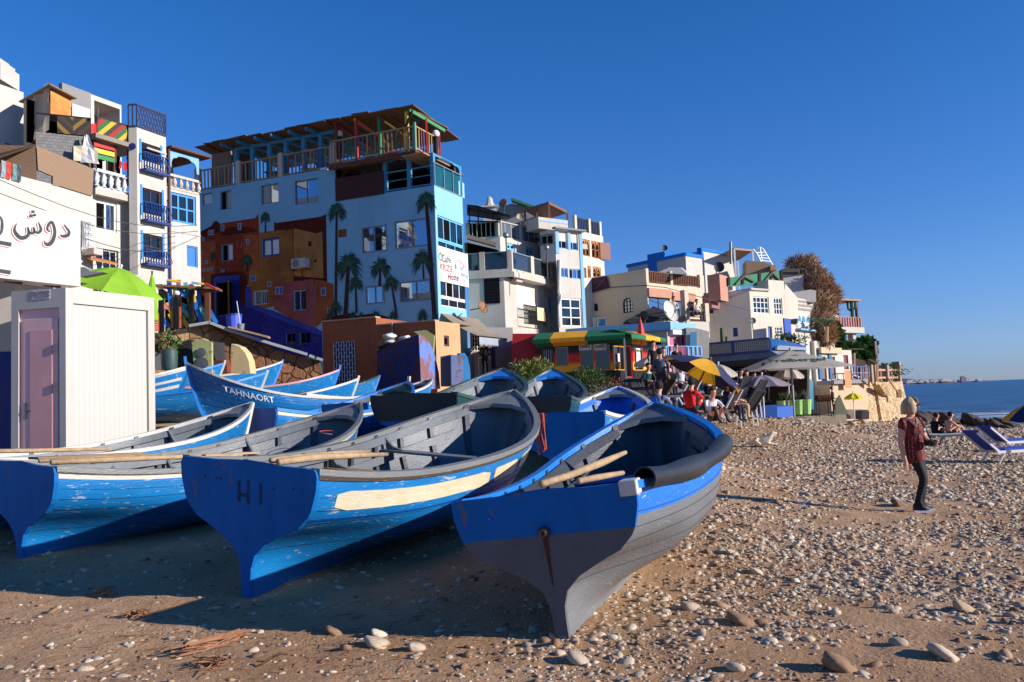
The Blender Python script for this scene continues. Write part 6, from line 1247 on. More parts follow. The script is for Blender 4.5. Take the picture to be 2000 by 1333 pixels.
for i, (x,y,w_,h_,lab)in enumerate(((760,658,13,5,'white plastic bag lying left of the top of the blue tank'),(792,660,10,3,'small white bag on top of the blue tank'),(764,668,11,2.2,'long white fender lying on the dark rusty box'))):
 c=P(x,y,28.6);k=28.6/FPX;mb=MB();mb.ball(c,1,12,(w_*k,.35,h_*k));
 mb.v=[tuple(Vector(p)+.12*Vector((noise.noise(Vector(p)*4),0,noise.noise(Vector(p)*4+Vector((3,3,3))))))for p in mb.v];tag(mb.build('plastic_bag',mk('bag_white',(206,206,204),rough=.5),smooth=True),lab,'bag','bags on the scrap')
mb=MB();prism(mb,W([(808,648),(832,645),(848,655),(846,690),(835,668),(818,655)],28.8),Vector((0,.4,0)));tag(mb.build('net_heap',mk('net_olive',(150,148,96),rough=.95,wear=(210,206,190),wamt=.5,wsc=2,bump=.8,bs=20)),'heap of olive and white netting on the tank','net')
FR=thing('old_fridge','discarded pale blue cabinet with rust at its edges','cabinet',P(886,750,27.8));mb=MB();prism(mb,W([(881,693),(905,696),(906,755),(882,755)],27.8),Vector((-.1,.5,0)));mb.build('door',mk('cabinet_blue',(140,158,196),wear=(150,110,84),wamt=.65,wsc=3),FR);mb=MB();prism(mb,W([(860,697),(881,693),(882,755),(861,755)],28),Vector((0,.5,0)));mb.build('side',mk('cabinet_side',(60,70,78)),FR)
mb=MB();prism(mb,W([(897,690),(908,690),(914,700),(918,720),(920,755),(897,755)],28.6),Vector((-.1,.3,0)));o_=mb.build('rounded_panel',mk('panel_azure',(70,160,220),wear=(226,226,216),wamt=.45,wsc=1.2));tag(o_,'round shouldered azure and white panel behind the pale blue cabinet','panel')
Fq=Fac(P(918,660,39.5),P(1002,655,40.5));ST=thing('street_shop','grey shop front with a dark blue doorway under the awning','building',Fq.px(960,700));wg, dq=Fq.r(923,654,938,686), Fq.r(953,664,968,720);mb=MB();fwall(mb,Fq,0,1.2,Fq.L,Fq.uv(960,640)[1],[wg,dq]);mb.build('wall',GRYP,ST);window(ST,Fq,wg,FW,3,4,INT,fw=.03);window(ST,Fq,dq,WOODB,1,1,FDB,fw=.1,name='door')
slab(ST,Fq,Fq.uv(920,700)[0],1.6,Fq.uv(952,700)[0],Fq.uv(930,690)[1],.3,.4,mk('tile_grey',(150,140,136)),'low_wall');
GT=thing('iron_gate','pale iron gate beside the blue pillar','gate',Fq.px(935,735)+Fq.n*.8);rail(GT,Fq,Fq.uv(921,700)[0],1.8,Fq.uv(934,700)[0],Fq.uv(928,700)[1],FW,o=.8,gap=.14,bw=.025,name='gate_leaf')
# ------------------------------------------------------------------ white terraced houses right of the hostel
def face(px0,py0,d0,px1,py1):
 a=P(px0,py0,d0);return a, PZ(px1,py1,a.z)
c6=lambda x, y:(900+x/4.443,370+y/4.443)
gB=P(999,489,42);gA=P(913,502,42.3);gC=PZ(1087,515,gB.z);GH=thing('terraced_house','white terraced house with glass balustrades just right of the blue hostel','building',(gB.x,gB.y,2));Fx, Fy=Fac(gA,gB), Fac(gB,gC)
zf=Fx.uv(990,536)[1];zlow=Fy.uv(1040,641)[1]-.3
sh=Fy.n*-.5;gBl=gB+Fx.u*-.45;
gr1=Fx.r(946,541,975.5,593);rs_=Fy.r(1011,556,1050,640)
mb=MB();fwall(mb,Fx,0,1.5,Fx.L-.45,zf-.15,[gr1]);F7=Fac(gBl,gBl+Fy.u);
L7=Fy.L;r7=lambda*a:F7.r(*a);rs_=r7(1011,556,1050,641);fwall(mb,F7,0,1.5,L7,zf-.15,[rs_]);mb.poly([F7.at(L7,1.5),F7.at(L7,zf),F7.at(L7,zf,-5),F7.at(L7,1.5,-5)]);mb.build('wall',WHD,GH)
window(GH,Fx,gr1,FK,2,1,INT);grille(GH,Fx,gr1,FK,8,9,.02,t=.03)
mb=MB();fbox(mb,F7,rs_[0],rs_[1],rs_[2],rs_[3],-.12,-.08);mb.build('roller_shutter',stripes_mat('shutter_slats',[(214,206,190),(206,198,182)],8,(0,0,1)),GH);fb=r7(1008,540,1061,555);slab(GH,F7,fb[0],fb[1],fb[2],fb[3],.0,.45,WHD,'shutter_box')
bb=r7(1012,600,1055,636);rail(GH,F7,bb[0],bb[1],bb[2],bb[3],FK,o=.35,gap=.11,bw=.025,name='balcony_grille');rail(GH,F7,bb[0],(bb[1]+bb[3])/2,bb[2],bb[3],FK,o=.36,gap=.2,bw=.02,style='cross',name='scroll_work');nb_=r7(1036,603,1051,628);slab(GH,F7,nb_[0],nb_[1],nb_[2],nb_[3],.39,.41,mk('notice_cream',(214,196,150)),'notice_board')
mb=MB();fbox(mb,Fx,-.2,zf-.15,Fx.L,zf+.12,-6,.1);fbox(mb,Fy,0.0,zf-.15,Fy.L,zf+.12,-3,.1);mb.build('terrace_slab',WHD,GH)
for F, segs in((Fx,((913,936),(946,990))),(Fy,((1002,1037),(1043,1076)))):
 us=[F.uv(a,510)[0]for s_ in segs for a in s_];us=[0 if F is Fy else-.2]+us+[F.L]
 mb=MB();fbox(mb,F,us[0],zf+.12,us[-1],zf+.28,-.2,.0)
 for a, b in((us[0],us[1]),(us[2],us[3]),(us[4],us[5])):
  if abs(b-a)>.05:fbox(mb,F,min(a,b),zf+.28,max(a,b),gB.z,-.2,0)
 mb.build('parapet',WHD,GH)
 for a, b in((us[1],us[2]),(us[3],us[4])):
  mb=MB();fbox(mb,F,a,zf+.28,b,gB.z-.08,-.12,-.1);mb.build('balustrade_glass',mk('smoked_glass',(50,56,64),rough=.08,bump=0,spec=1),GH);mb=MB();fbox(mb,F,a,gB.z-.08,b,gB.z-.02,-.15,-.05);mb.build('handrail',FGR,GH)
zc2=gB.z
for x, y in((1003,546),(1072,560)):mb=MB();b=F7.r(x-6,y-6,x+6,y+6);fbox(mb,F7,b[0],b[1],b[2],b[3],.0,.35);mb.build('corbel',mk('corbel_worn',(200,176,160),wear=(170,120,96),wamt=.4,wsc=3),GH)
ds=F7.r(1071,582,1075,612);slab(GH,F7,ds[0],ds[1],ds[2],ds[3],.0,.03,FB,'slit_window')
hB=P(975,431,44.5);hA=P(913,444,44.8);hC=PZ(1055,449,hB.z);Fx2, Fy2=Fac(hA,hB), Fac(hB,hC);w1, w2=Fy2.r(990,476,1006,497), Fy2.r(1027,485,1043,505)
mb=MB();zp=Fy2.uv(1000,466)[1];fwall(mb,Fx2,0,zf,Fx2.L,zp,[]);fwall(mb,Fy2,0,zf-.5,Fy2.L,zp,[w1,w2]);mb.poly([Fy2.at(Fy2.L,zf-1),Fy2.at(Fy2.L,zp),Fy2.at(Fy2.L,zp,-5),Fy2.at(Fy2.L,zf-1,-5)]);mb.poly([Fy2.at(0,zp),Fy2.at(Fy2.L,zp),Fy2.at(Fy2.L,zp,-5),Fy2.at(0,zp,-5)]);mb.build('upper_wall',WH,GH)
for b in(w1,w2):window(GH,Fy2,b,FBL,2,2,GLM,fw=.12)
for F, a, b, n in((Fx2,0,Fx2.L,1),(Fy2,0,Fy2.L,2)):
 for k in range(n):
  x0, x1=a+(b-a)*k/n+.1, a+(b-a)*(k+1)/n-.1;mb=MB();fbox(mb,F,x0,zp,x1,hB.z-.05,-.08,-.06);mb.build('balustrade_glass',mk('smoked_glass_pale',(92,104,116),rough=.1,bump=0,spec=1)if F is Fy2 else INT,GH)
 mb=MB();fbox(mb,F,a,hB.z-.06,b,hB.z,-.1,0);
 for k in range(n+1):x_=a+(b-a)*k/n;fbox(mb,F,x_-.1,zp,x_+.1,hB.z+.02,-.16,.0)
 for k in range(7):x_=a+(b-a)*k/7;fbox(mb,F,x_-.02,zp,x_+.02,hB.z-.06,-.1,-.04)
 mb.build('balustrade_post',WHD,GH)
mb=MB();ps=[P(912,402,43),P(932,404,43.2),P(998,424,43),P(970,430,46),P(912,420,46)];mb.poly(ps);mb.poly([p+Vector((0,0,.06))for p in ps][::-1]);mb.build('pergola_roof',mk('pergola_black',(44,42,44),rough=.8),GH)
mb=MB();
for a, b in(((913,408),(997,424)),((913,420),(978,430)),((934,405),(934,440)),((917,403),(917,440)),((963,416),(963,430)),((913,432),(976,434))):mb.bar(P(*a,43.4),P(*b,43.4),.07,.07)
mb.build('pergola_frame',FK,GH);slab(GH,Fx2,0,zp,Fx2.L-.1,hB.z-.1,-1.5,-1.4,INT,'dark_room')
mb=MB();ps=[P(913,461,42.2),P(970,477,41.6),P(968,484,40.6),P(913,469,41)];mb.hexa(ps+[p+Vector((0,0,.08))for p in ps]);mb.build('lean_to_roof',mk('leanto',(96,80,70),rough=.9),GH)
mb=MB();ps=[P(913,474,42.4),P(971,488,42.2),P(975,492,42.2),P(975,512,42.6),P(913,508,43)];mb.poly(ps);mb.build('lean_to_shade',INT,GH)
for x, y in((988,460),(1067,484)):
 c=P(x,y,42);t=thing('terrace_lamp','small lamp post on the %s end of the glass railed terrace'%('left' if x<1000 else 'right'),'lamp',(c.x,c.y,c.z-1.2));mb=MB();mb.tube([c-Vector((0,0,1.6)),c-Vector((0,0,.15))],.04,6);mb.build('post',FK,t);MB().ball(c,.16,10).build('globe',METG,t)
dc=F2.at(F2.L,0,0);c=P(941,601,39);dish(c,.30,(.75,-.6,.25),RUSTD,'rusty dish on an arm beside the corner of the blue hostel',post=P(918,606,40));
c=P(983.5,398,47);dish(c,.26,(-.55,-.8,.2),RUSTD,'round tan dish on the roof beside the white chimney',post=c-Vector((0,0,.9)))
c=P(957,414,47);mb=MB();mb.box(c+Vector((0,0,-.3)),(.75,.75,1.1));mb.lathe(c+Vector((0,0,.25)),[(.4,0),(.2,.25),(.16,.5),(.05,.62),(0,.64)],10);mb.box(c+Vector((0,0,.22)),(.95,.95,.08));tag(mb.build('chimney',WH),'white pointed chimney on the roof behind the black pergola','chimney')
qA, qB=P(966,405,50), P(1042,425,49);BK=thing('grey_house','grey rendered house with green tiled eave behind the white terraced house','building',(qA.x,qA.y,6));mb=MB();prism(mb,[P(966,408,50),P(1000,398,50),P(1024,403,50),P(1050,402,50),P(1060,455,50),P(966,455,50)],Vector((.5,3,0)));mb.build('wall',GRYP,BK)
mb=MB();ps=[P(998,391,49.5),P(1042,407,49.5),P(1038,410,50.5),P(1000,396,50.5)];mb.hexa(ps+[p+Vector((0,0,.15))for p in ps]);mb.build('green_eave',mk('green_tile',(60,110,60),wear=(120,140,90)),BK)
c=P(1016,424,46.5);dish(c,.2,(.1,-1,.1),mk('dish_cream',(190,170,140)),'small cream dish turned to the beach below the green eave',post=c-Vector((0,0,.7)))
PG=thing('roof_pergola','brown timber pergola with glass sides on the roof terrace','pergola',P(1065,440,47));a0=P(1026,410,47.5);pr=[P(1025,411,48),P(1072,399,46.5),P(1107,406,49),P(1060,414,51)];z_=pr[1].z
for p in pr:p.z=z_
mb=MB();mb.hexa(pr+[p+Vector((0,0,.14))for p in pr]);mb.build('roof',mk('pergola_brown',(128,84,64)),PG)
for i, p in enumerate((pr[0],pr[0].lerp(pr[1],.5),pr[1],pr[2],pr[3])):mb=MB();mb.bar((p.x,p.y,z_-2.0),(p.x,p.y,z_),.12,.12);mb.build('post',mk('pergola_brown',(128,84,64)),PG)
Fp=Fac(pr[0],pr[1]);slab(PG,Fp,.1,z_-2.0,Fp.L-.1,z_-.8,-.06,-.03,mk('smoked_glass_pale',(92,104,116)),'glass_panel');slab(PG,Fp,0,z_-2.3,Fp.L,z_-2.0,-3,.05,WHD,'deck');slab(PG,Fp,0,z_-.95,Fp.L,z_-.85,-.02,.02,FBR,'handrail');rail(PG,Fp,-2.2,z_-2.1,-.1,z_-1.0,FK,o=-.4,gap=.2,bw=.03)
jB=P(1083.5,449,45);jA=PZ(1054,453,jB.z);jC=PZ(1136,455,jB.z);JH=thing('blue_trim_house','tall white house with pale blue window frames and corner strips','building',(jB.x,jB.y,2));Fj=Fac(jB,jC);Fja=Fac(jA,jB)
ws=[Fj.r(1088,454,1107,486),Fj.r(1110.5,457,1128.5,489),Fj.r(1091,524,1109,542),Fj.r(1112,526,1134,545),Fj.r(1096,583,1136,639)];sw=Fja.r(1056,459,1080,478)
mb=MB();fwall(mb,Fj,0,1.5,Fj.L,jB.z,ws);zb2=Fja.uv(1070,512)[1];fwall(mb,Fja,0,zb2,Fja.L,jB.z,[sw]);mb.poly([Fj.at(0,jB.z),Fj.at(Fj.L,jB.z),Fj.at(Fj.L,jB.z,-5),Fj.at(0,jB.z,-5)]);mb.poly([Fja.at(0,zb2),Fja.at(Fja.L,zb2),Fja.at(Fja.L,zb2,-4),Fja.at(0,zb2,-4)]);mb.poly([Fj.at(Fj.L,1.5),Fj.at(Fj.L,jB.z),Fj.at(Fj.L,jB.z,-6),Fj.at(Fj.L,1.5,-6)]);mb.build('wall',WH,JH)
for i, b in enumerate(ws[:2]):zm=b[1]+(b[3]-b[1])*.5;window(JH,Fj,(b[0],b[1],b[2],zm),FB,2,1,GL,openl=(.03,.5)if i else(.1,.9));slab(JH,Fj,b[0],zm,b[2],b[3],-.09,-.06,mk('blind_cream',(206,198,182)),'blind')
for b in ws[2:4]:window(JH,Fj,b,FB,3,1,GLM,openl=(.03,.3))
window(JH,Fj,ws[4],FW,2,3,GL,fw=.09);window(JH,Fja,sw,FW,2,1,INT,fw=.06);grille(JH,Fja,sw,FK,6,5,.02)
for x0, x1, z0_ in((0,.22,0),(Fj.L-.22,Fj.L,0),(Fj.L*.5-.1,Fj.L*.5+.1,ws[0][1])):slab(JH,Fj,x0,(1.6 if z0_==0 else z0_)if x0 else ws[0][1]-.3,x1,jB.z-.01,.003,.04,SKYB,'painted_strip')
rf=Fj.at(0,jB.z,.1);mb=MB();mb.bar(Fj.at(-.2,jB.z+.06,.15),Fj.at(Fj.L+.1,jB.z+.06,.15),.3,.1);mb.build('eave',GRYP,JH)
kz=Fj.uv(1090,436)[1];slab(JH,Fj,-.7,jB.z+.11,Fj.L*.72,kz+.35,-1.6,-.5,WHD,'roof_parapet');slab(JH,Fj,-.6,jB.z+.5,Fj.L*.70,kz+.2,-.497,-.48,BLP if 0 else FB,'painted_frieze')
mb=MB();mb.tube([Fj.px(1091,508)+Fj.n*.1,Fj.px(1090,570)+Fj.n*.1,Fj.px(1094,580)+Fj.n*.1,Fj.px(1089,600)+Fj.n*.1,Fj.px(1090,640)+Fj.n*.1],.06,8);mb.build('drain_pipe',FW,JH,smooth=True)
mB=P(1135,452,48.5);mC=PZ(1176,462,mB.z);MH=thing('arched_window_house','narrow cream house with carved arched wooden windows and one open shutter','building',(mB.x,mB.y,2));Fm=Fac(mB,mC)
ws=[Fm.r(1136.5,468,1152,500.5),Fm.r(1155.5,472,1171,505),Fm.r(1147.5,520,1154,543),Fm.r(1158,522,1173.5,543),Fm.r(1137,523,1145.5,543)];F_, Fm=block(MH,mB-Fm.n*5,mB,mC+Fm.u*.1,2,mB.z,h2=ws,m=CR2)
for b in ws[:4]:
 window(MH,Fm,b,WOODO,2,2,INT,fw=.07);mb=MB();n_=2 if b[2]-b[0]>.3 else 1
 for k in range(n_):
  w_=(b[2]-b[0])/n_;c0=b[0]+w_*(k+.5);pts=[Fm.at(c0+w_*.38*math.cos(math.pi*i/8),b[3]-.38+.3*math.sin(math.pi*i/8),-.04)for i in range(9)]
  for i in range(8):mb.bar(pts[i],pts[i+1],.05,.07)
  mb.bar(pts[0],pts[0]-Vector((0,0,b[3]-b[1]-.4)),.05,.05);mb.bar(pts[-1],pts[-1]-Vector((0,0,b[3]-b[1]-.4)),.05,.05)
 mb.build('arched_tracery',WOODO,MH)
slab(MH,Fm,ws[4][0],ws[4][1],ws[4][2],ws[4][3],-.12,-.1,GRYP,'blank_shutter');e=Fm.at(ws[1][2],ws[1][1]);mb=MB();mb.hexa([e,e+Fm.u*.75+Fm.n*.25,e+Fm.u*.75+Fm.n*.3,e+Fm.n*.05]+[p+Vector((0,0,ws[1][3]-ws[1][1]))for p in(e,e+Fm.u*.75+Fm.n*.25,e+Fm.u*.75+Fm.n*.3,e+Fm.n*.05)]);mb.build('shutter',mk('shutter_brown',(124,62,40)),MH)
for a, b in((1126,1149),(1154,1170)):rail(MH,Fm,Fm.uv(a,445)[0],mB.z,Fm.uv(b,445)[0],mB.z+.8,FK,o=-.1,gap=.17,bw=.06)
for a in(1123.5,1150.5,1171.5):u=Fm.uv(a,445)[0];slab(MH,Fm,u,mB.z,u+.2,mB.z+.88,-.2,0,CR2,'parapet_post')
c7=lambda x, y:(1120+x/5.553,460+y/5.553)
oB=P(1262,528.5,47);oA=PZ(1143,546,oB.z);OH=thing('beige_hotel','beige building with wooden railings, arched side windows and wide terrace windows','building',(oB.x,oB.y,1));oC=PZ(1369,541,oB.z);Fo, Fo2=Fac(oA,oB), Fac(oB,oC)
ar, ar2=Fo.r(1216.7,582,1236,611), Fo.r(1159,593,1168,608);zpr=Fo2.uv(1300,556)[1];wa, wb=Fo2.r(1267,582,1309,606), Fo2.r(1314.5,589,1356,614);zt_=Fo2.uv(1300,617)[1];wa=(wa[0],zt_,wa[2],wa[3]);wb=(wb[0],zt_,wb[2],wb[3])
mb=MB();fwall(mb,Fo,0,1.5,Fo.L,oB.z,[ar,ar2]);fwall(mb,Fo2,0,zt_-.1,Fo2.L,zpr,[wa,wb]);mb.poly([Fo.at(0,zpr),Fo.at(Fo.L,zpr),Fo2.at(Fo2.L,zpr),Fo.at(0,zpr,-7)]);mb.poly([Fo2.at(Fo2.L,1),Fo2.at(Fo2.L,zpr),Fo2.at(Fo2.L,zpr,-5),Fo2.at(Fo2.L,1,-5)]);mb.poly([Fo.at(0,1.5),Fo.at(0,oB.z),Fo.at(0,oB.z,-7),Fo.at(0,1.5,-7)]);mb.build('wall',CR,OH)
def arch_fill(F,b,m,th_,o=-.001):
 mb=MB();a, z0_, c, z1_=min(b[0],b[2]), b[1], max(b[0],b[2]), b[3];r_=(c-a)/2;cx=(a+c)/2;h=min(r_,(z1_-z0_)*.6)
 for i in range(10):
  t0, t1=math.pi*i/10, math.pi*(i+1)/10;p, q_=(cx-r_*math.cos(t0),z1_-h+h*math.sin(t0)), (cx-r_*math.cos(t1),z1_-h+h*math.sin(t1));mb.poly([F.at(p[0],p[1],o),F.at(q_[0],q_[1],o),F.at(q_[0],z1_,o),F.at(p[0],z1_,o)])
 mb.build('arch_head',m,th_)
for b in(ar,ar2):window(OH,Fo,b,FK,3,4,GLM if b is ar else GL,fw=.06);arch_fill(Fo,b,CR,OH)
for b in(wa,wb):
 window(OH,Fo2,b,FBR,2,1,GLM,fw=.05,openl=None if b is wa else(.82,.98));mb=MB();fbox(mb,Fo2,b[0]-.05,b[3],b[2]+.05,b[3]+.5,.0,.12);mb.build('lintel',PINK,OH)
zr0=zpr
for a, b in((1265,1309),(1315,1368)):rail(OH,Fo2,Fo2.uv(a,550)[0],zr0+.05,Fo2.uv(b,550)[0],oB.z+.0,WOODB,o=-.05,gap=.16,bw=.07)
for a in(1262.5,1310,1367):u=Fo2.uv(a,550)[0];slab(OH,Fo2,u,zr0,u+.22,oB.z+.12,-.22,0,CR,'parapet_post')
slab(OH,Fo,0,oB.z,Fo.L,oB.z+.06,-.25,.04,CR2,'coping')
mb=MB();pc=[P(1305,523,49.5),P(1340,523,49),P(1343,534,48),P(1282,534,49)];tt_=P(1310,523,50);mb.hexa([P(1281,534,49),P(1343,536,47.8),P(1345,534,50),P(1290,530,51)]+[P(1304,524,49.5),P(1330,523,49),P(1332,523,50),P(1306,523,50)]);mb.build('tent_awning',WH,OH);slab(OH,Fo2,.8,zpr,Fo2.L-.5,zpr+.9,-2.6,-2.4,INT,'dark_room')
sl=Fac(P(1262,640,44.5),P(1386,640,47.2));za, zb3=sl.uv(1340,628)[1], sl.uv(1340,615)[1];FT_=thing('front_terrace','white walled terrace with dark log railings and seated guests before the beige hotel','terrace',sl.at(1,1.5));u0, u1=sl.uv(1296,630)[0], sl.uv(1385,630)[0]
mb=MB();fbox(mb,sl,u0,za-.9,u1,za,-3.2,0);fbox(mb,sl,u0,1.4,u1-.8,za-.9,-3.2,-.35);mb.build('wall',WH,FT_)
for a, b in((1313,1338),(1345,1378)):rail(FT_,sl,sl.uv(a,622)[0],za,sl.uv(b,622)[0],za+.85,FBR,o=-.12,gap=.22,bw=.05,style='slats',name='log_railing')
for a in(1339,1378):u=sl.uv(a,620)[0];slab(FT_,sl,u,za,u+.3,za+1.05+(.7 if a<1350 else 0),-.32,.02,mk('stone_pier',(190,170,144)),'pier')
tp=sl.px(1311,593)-sl.n*1.4
mb=MB();t=thing('black_parasol','square charcoal parasol on the terrace in front of the terrace windows','parasol',tp-Vector((0,0,2.2)));cs=[tp+Vector((dx,dy,-.75))for dx,dy in((-1.6,-1),(1.5,-.9),(1.5,1),(-1.6,1))]
for i in range(4):mb.poly([tp,cs[i],cs[(i+1)%4]])
mb.grid([cs+[cs[0]],[c_-Vector((0,0,.25))for c_ in cs+[cs[0]]]]);mb.build('canopy',mk('charcoal_canvas',(38,40,46),rough=.9),t);mb=MB();mb.tube([tp-Vector((0,0,2.2)),tp],.03,6);mb.build('pole',FK,t)
c=sl.px(1293,612)+sl.n*.5;dish(c,.6,(.75,-.8,.35),GALV,'very large grey brown dish beside the log railed terrace',post=sl.px(1293,634)+sl.n*.4)
c=P(1258,618,43.5);dish(c,.27,(-.6,-.7,.25),DKD,'dark dish just left of the very large one',post=c-Vector((0,0,.65)))
bq=[Fo.px(*p)+Fo.n*.12 for p in((1143,548),(1187,540),(1192,563),(1149,575))];t=thing('banner','tilted purple banner with faint wavy lines on the beige side wall','banner',bq[3]);mb=MB();prism(mb,bq,-Fo.n*.02);mb.build('cloth',mk('banner_purple',(52,16,52),rough=.8),t)
mb=MB();rr=random.Random(3)
for k in range(5):
 prev=None
 for i in range(12):
  s_, t_=.1+.8*i/11, .2+.12*k+.12*math.sin(i*.9+k);p=bq[0].lerp(bq[1],s_).lerp(bq[3].lerp(bq[2],s_),t_)+Fo.n*.012
  if prev:mb.bar(prev,p,.015,.008)
  prev=p
mb.build('line_pattern',mk('banner_line',(130,110,120)),t)
mb=MB();a=Fo.r(1161,623,1187,640);
for i, (x0,x1)in enumerate(((1161,1167),(1170,1186))):
 b=Fo.r(x0,621,x1,640);t=tag(MB().box(Fo.at((b[0]+b[2])/2,(b[1]+b[3])/2,.15),(abs(b[2]-b[0]),.06,b[3]-b[1])).build('tile_panel',FW),['narrow white panel leaning on the beige wall','blue patterned tile panel leaning on the beige wall'][i],'panel')
 if i:slabm=mk('tile_pattern',(60,140,190),wear=(220,226,230),wamt=.5,wsc=5,bump=0);mb=MB();mb.box(Fo.at((b[0]+b[2])/2,(b[1]+b[3])/2,.15)+Vector((0,-.033,0)),(abs(b[2]-b[0])-.16,.02,b[3]-b[1]-.16));mb.build('tiles',slabm,t)
vB=P(1339,500,56);vA=PZ(1226,523,vB.z);vC=PZ(1372,505,vB.z);VH=thing('blue_edged_house','long white house with a bright blue painted roof edge and blue roof room','building',(vB.x,vB.y,3));z1_=vB.z;vD=P(1372,490,Fac(vB,vC).px(1372,500).y);Fv=Fac(vA,vB);Fv2=Fac(vB,PZ(1434,516,vB.z))
mb=MB();fwall(mb,Fv,0,3,Fv.L,z1_,[]);u_=Fv2.uv(1372,500)[0];zh=Fv2.uv(1374,491)[1];fwall(mb,Fv2,0,3,u_,z1_,[]);fwall(mb,Fv2,u_,3,Fv2.L,zh,[]);mb.poly([Fv.at(0,z1_),Fv.at(Fv.L,z1_),Fv2.at(u_,z1_),Fv2.at(u_,z1_,-6),Fv.at(0,z1_,-6)]);mb.poly([Fv2.at(u_,z1_),Fv2.at(u_,zh),Fv2.at(u_,zh,-6),Fv2.at(u_,z1_,-6)]);mb.poly([Fv2.at(Fv2.L,3),Fv2.at(Fv2.L,zh),Fv2.at(Fv2.L,zh,-6),Fv2.at(Fv2.L,3,-6)]);mb.build('wall',WH,VH)
slab(VH,Fv,-.1,z1_,Fv.L,z1_+.22,-.3,.06,BLUB,'blue_coping');slab(VH,Fv2,0,z1_,u_,z1_+.22,-.3,.06,BLUB,'blue_coping');slab(VH,Fv2,u_,zh,Fv2.L+.1,zh+.22,-.3,.06,BLUB,'blue_coping');slab(VH,Fv2,u_-.18,z1_+.22,u_,zh+.22,-.3,.06,BLUB,'blue_coping')
bB=P(1297,491,57.5);b_=Fac(P(1280,493,58.5),bB);mb=MB();fbox(mb,b_,0,bB.z-1.4,b_.L,bB.z,-2.5,0);F9=Fac(bB,PZ(1340,497,bB.z));fbox(mb,F9,.01,bB.z-1.4,F9.L,bB.z-.01,-1.5,0);fbox(mb,b_,-.9,bB.z-1.2,-.35,bB.z-.15,-.4,0);mb.build('roof_room',BLUB,VH)
c=P(1298,485,57.5);dish(c,.2,(.1,-1,.2),DKD,'small black dish on top of the bright blue roof room',post=c-Vector((0,0,.5)))
RT_=thing('roof_shelter','flat brown shade roof on white posts above the blue edged house','shelter',P(1440,520,58));q=[P(1402,493,60),P(1434,488,57),P(1470,495,58),P(1440,499,62)];z_=q[1].z
for p in q:p.z=z_
mb=MB();mb.hexa(q+[p+Vector((0,0,.12))for p in q]);mb.build('roof',mk('shelter_roof',(142,104,72)),RT_)
for p in(q[1],q[2],q[3]):mb=MB();mb.bar((p.x,p.y,z_-2.6),(p.x,p.y,z_),.12,.12);mb.build('post',FW,RT_)
mb=MB();mb.tube([P(1427.5,516,57),P(1427,473,57)],.1,8);tag(mb.build('flue_pipe',METG),'tall grey flue pipe rising beside the shade roof','pipe')
SL=thing('roof_ladder','white tubular ladder frame curving above the reed fence','ladder',P(1490,515,60));mb=MB();W=lambda pts, d:[P(x,y,d)for x,y in pts]
mb.tube(W([(1487,514),(1478,496),(1471,488),(1467,489),(1467,495)],60),.07,6);mb.tube(W([(1508,518),(1498,500),(1490,487),(1484,484),(1480,486)],61),.07,6);mb.tube(W([(1484,484),(1486,500),(1489,514)],60.5),.07,6);mb.build('side_rail',FW,SL)
mb=MB()
for k in range(4):mb.bar(P(1478+k*3,494+k*5,60),P(1493+k*4,493+k*6,61),.05,.05)
mb.build('rung',FW,SL)
px_prism(57.5,[(1457,536),(1457,509),(1490,512),(1512,520),(1512,530)],(.3,2,0),REED,'reed_fence','reed matting fence round the roof below the white ladder','fence');px_prism(57,[(1505,528),(1505,518),(1517,518),(1517,528)],(.2,1,0),WOODL,'roof_box','small straw coloured box at the right end of the reed fence','box')
GF=thing('green_fence','green panelled fence with dark braces on the flat roof','fence',P(1480,556,53));Fgf=Fac(P(1423,560,52),P(1527,552,55.5));z0_, z1_=Fgf.uv(1475,560)[1], Fgf.uv(1475,532)[1];z1_=Fgf.uv(1500,531)[1]
mb=MB();mb.poly([Fgf.px(1421,560),Fgf.px(1421,543),Fgf.px(1525,529),Fgf.px(1527,556)]);mb.poly([Fgf.px(1421,560)-Fgf.n*.05,Fgf.px(1421,543)-Fgf.n*.05,Fgf.px(1525,529)-Fgf.n*.05,Fgf.px(1527,556)-Fgf.n*.05]);mb.build('panel',mk('fence_green',(30,116,84),rough=.8),GF)
for a, b in(((1449,537),(1449,556)),((1482,533),(1482,553)),((1505,531),(1505,545)),((1524,528),(1526,556)),((1449,540),(1434,556)),((1449,540),(1470,551)),((1505,533),(1490,550)),((1505,533),(1524,552)),((1421,543),(1422,558))):mb=MB();mb.bar(Fgf.px(*a)+Fgf.n*.08,Fgf.px(*b)+Fgf.n*.08,.14,.1);mb.build('brace',FBR,GF)
kB_=P(1405,536,51);kA_=PZ(1381,538,kB_.z);kC_=PZ(1420,540,kB_.z);SK=thing('salmon_block','salmon pink roof block carrying a large black dish','roof block',(kB_.x,kB_.y,5));block(SK,kA_,kB_,kC_,kB_.z-1.6,kB_.z,m=PINK);slab(SK,Fac(kB_,kC_),0,kB_.z-2.0,5.5,kB_.z-1.2,-3,-.6,MAUVE,'low_wall')
c=P(1404,523,51);dish(c,.32,(-.05,-1,.15),DKD,'large black dish on top of the salmon pink block',post=P(1405,536,51.1))
nB_=P(1463.5,567,52);nA_=PZ(1374,573,nB_.z);nC_=PZ(1532,571,nB_.z);CH=thing('gridded_window_house','cream house with white gridded windows and blue doors above the lattice fence','building',(nB_.x,nB_.y,1));F1n, F2n=Fac(nA_,nB_), Fac(nB_,nC_)
wv=[F1n.r(1378.5,589,1393,613),F1n.r(1432,640.5,1441,658)];wl=[F2n.r(1471.5,580,1502,613),F2n.r(1512,582,1528,615),F2n.r(1500,638,1508,661),F2n.r(1514,639,1528,659)]
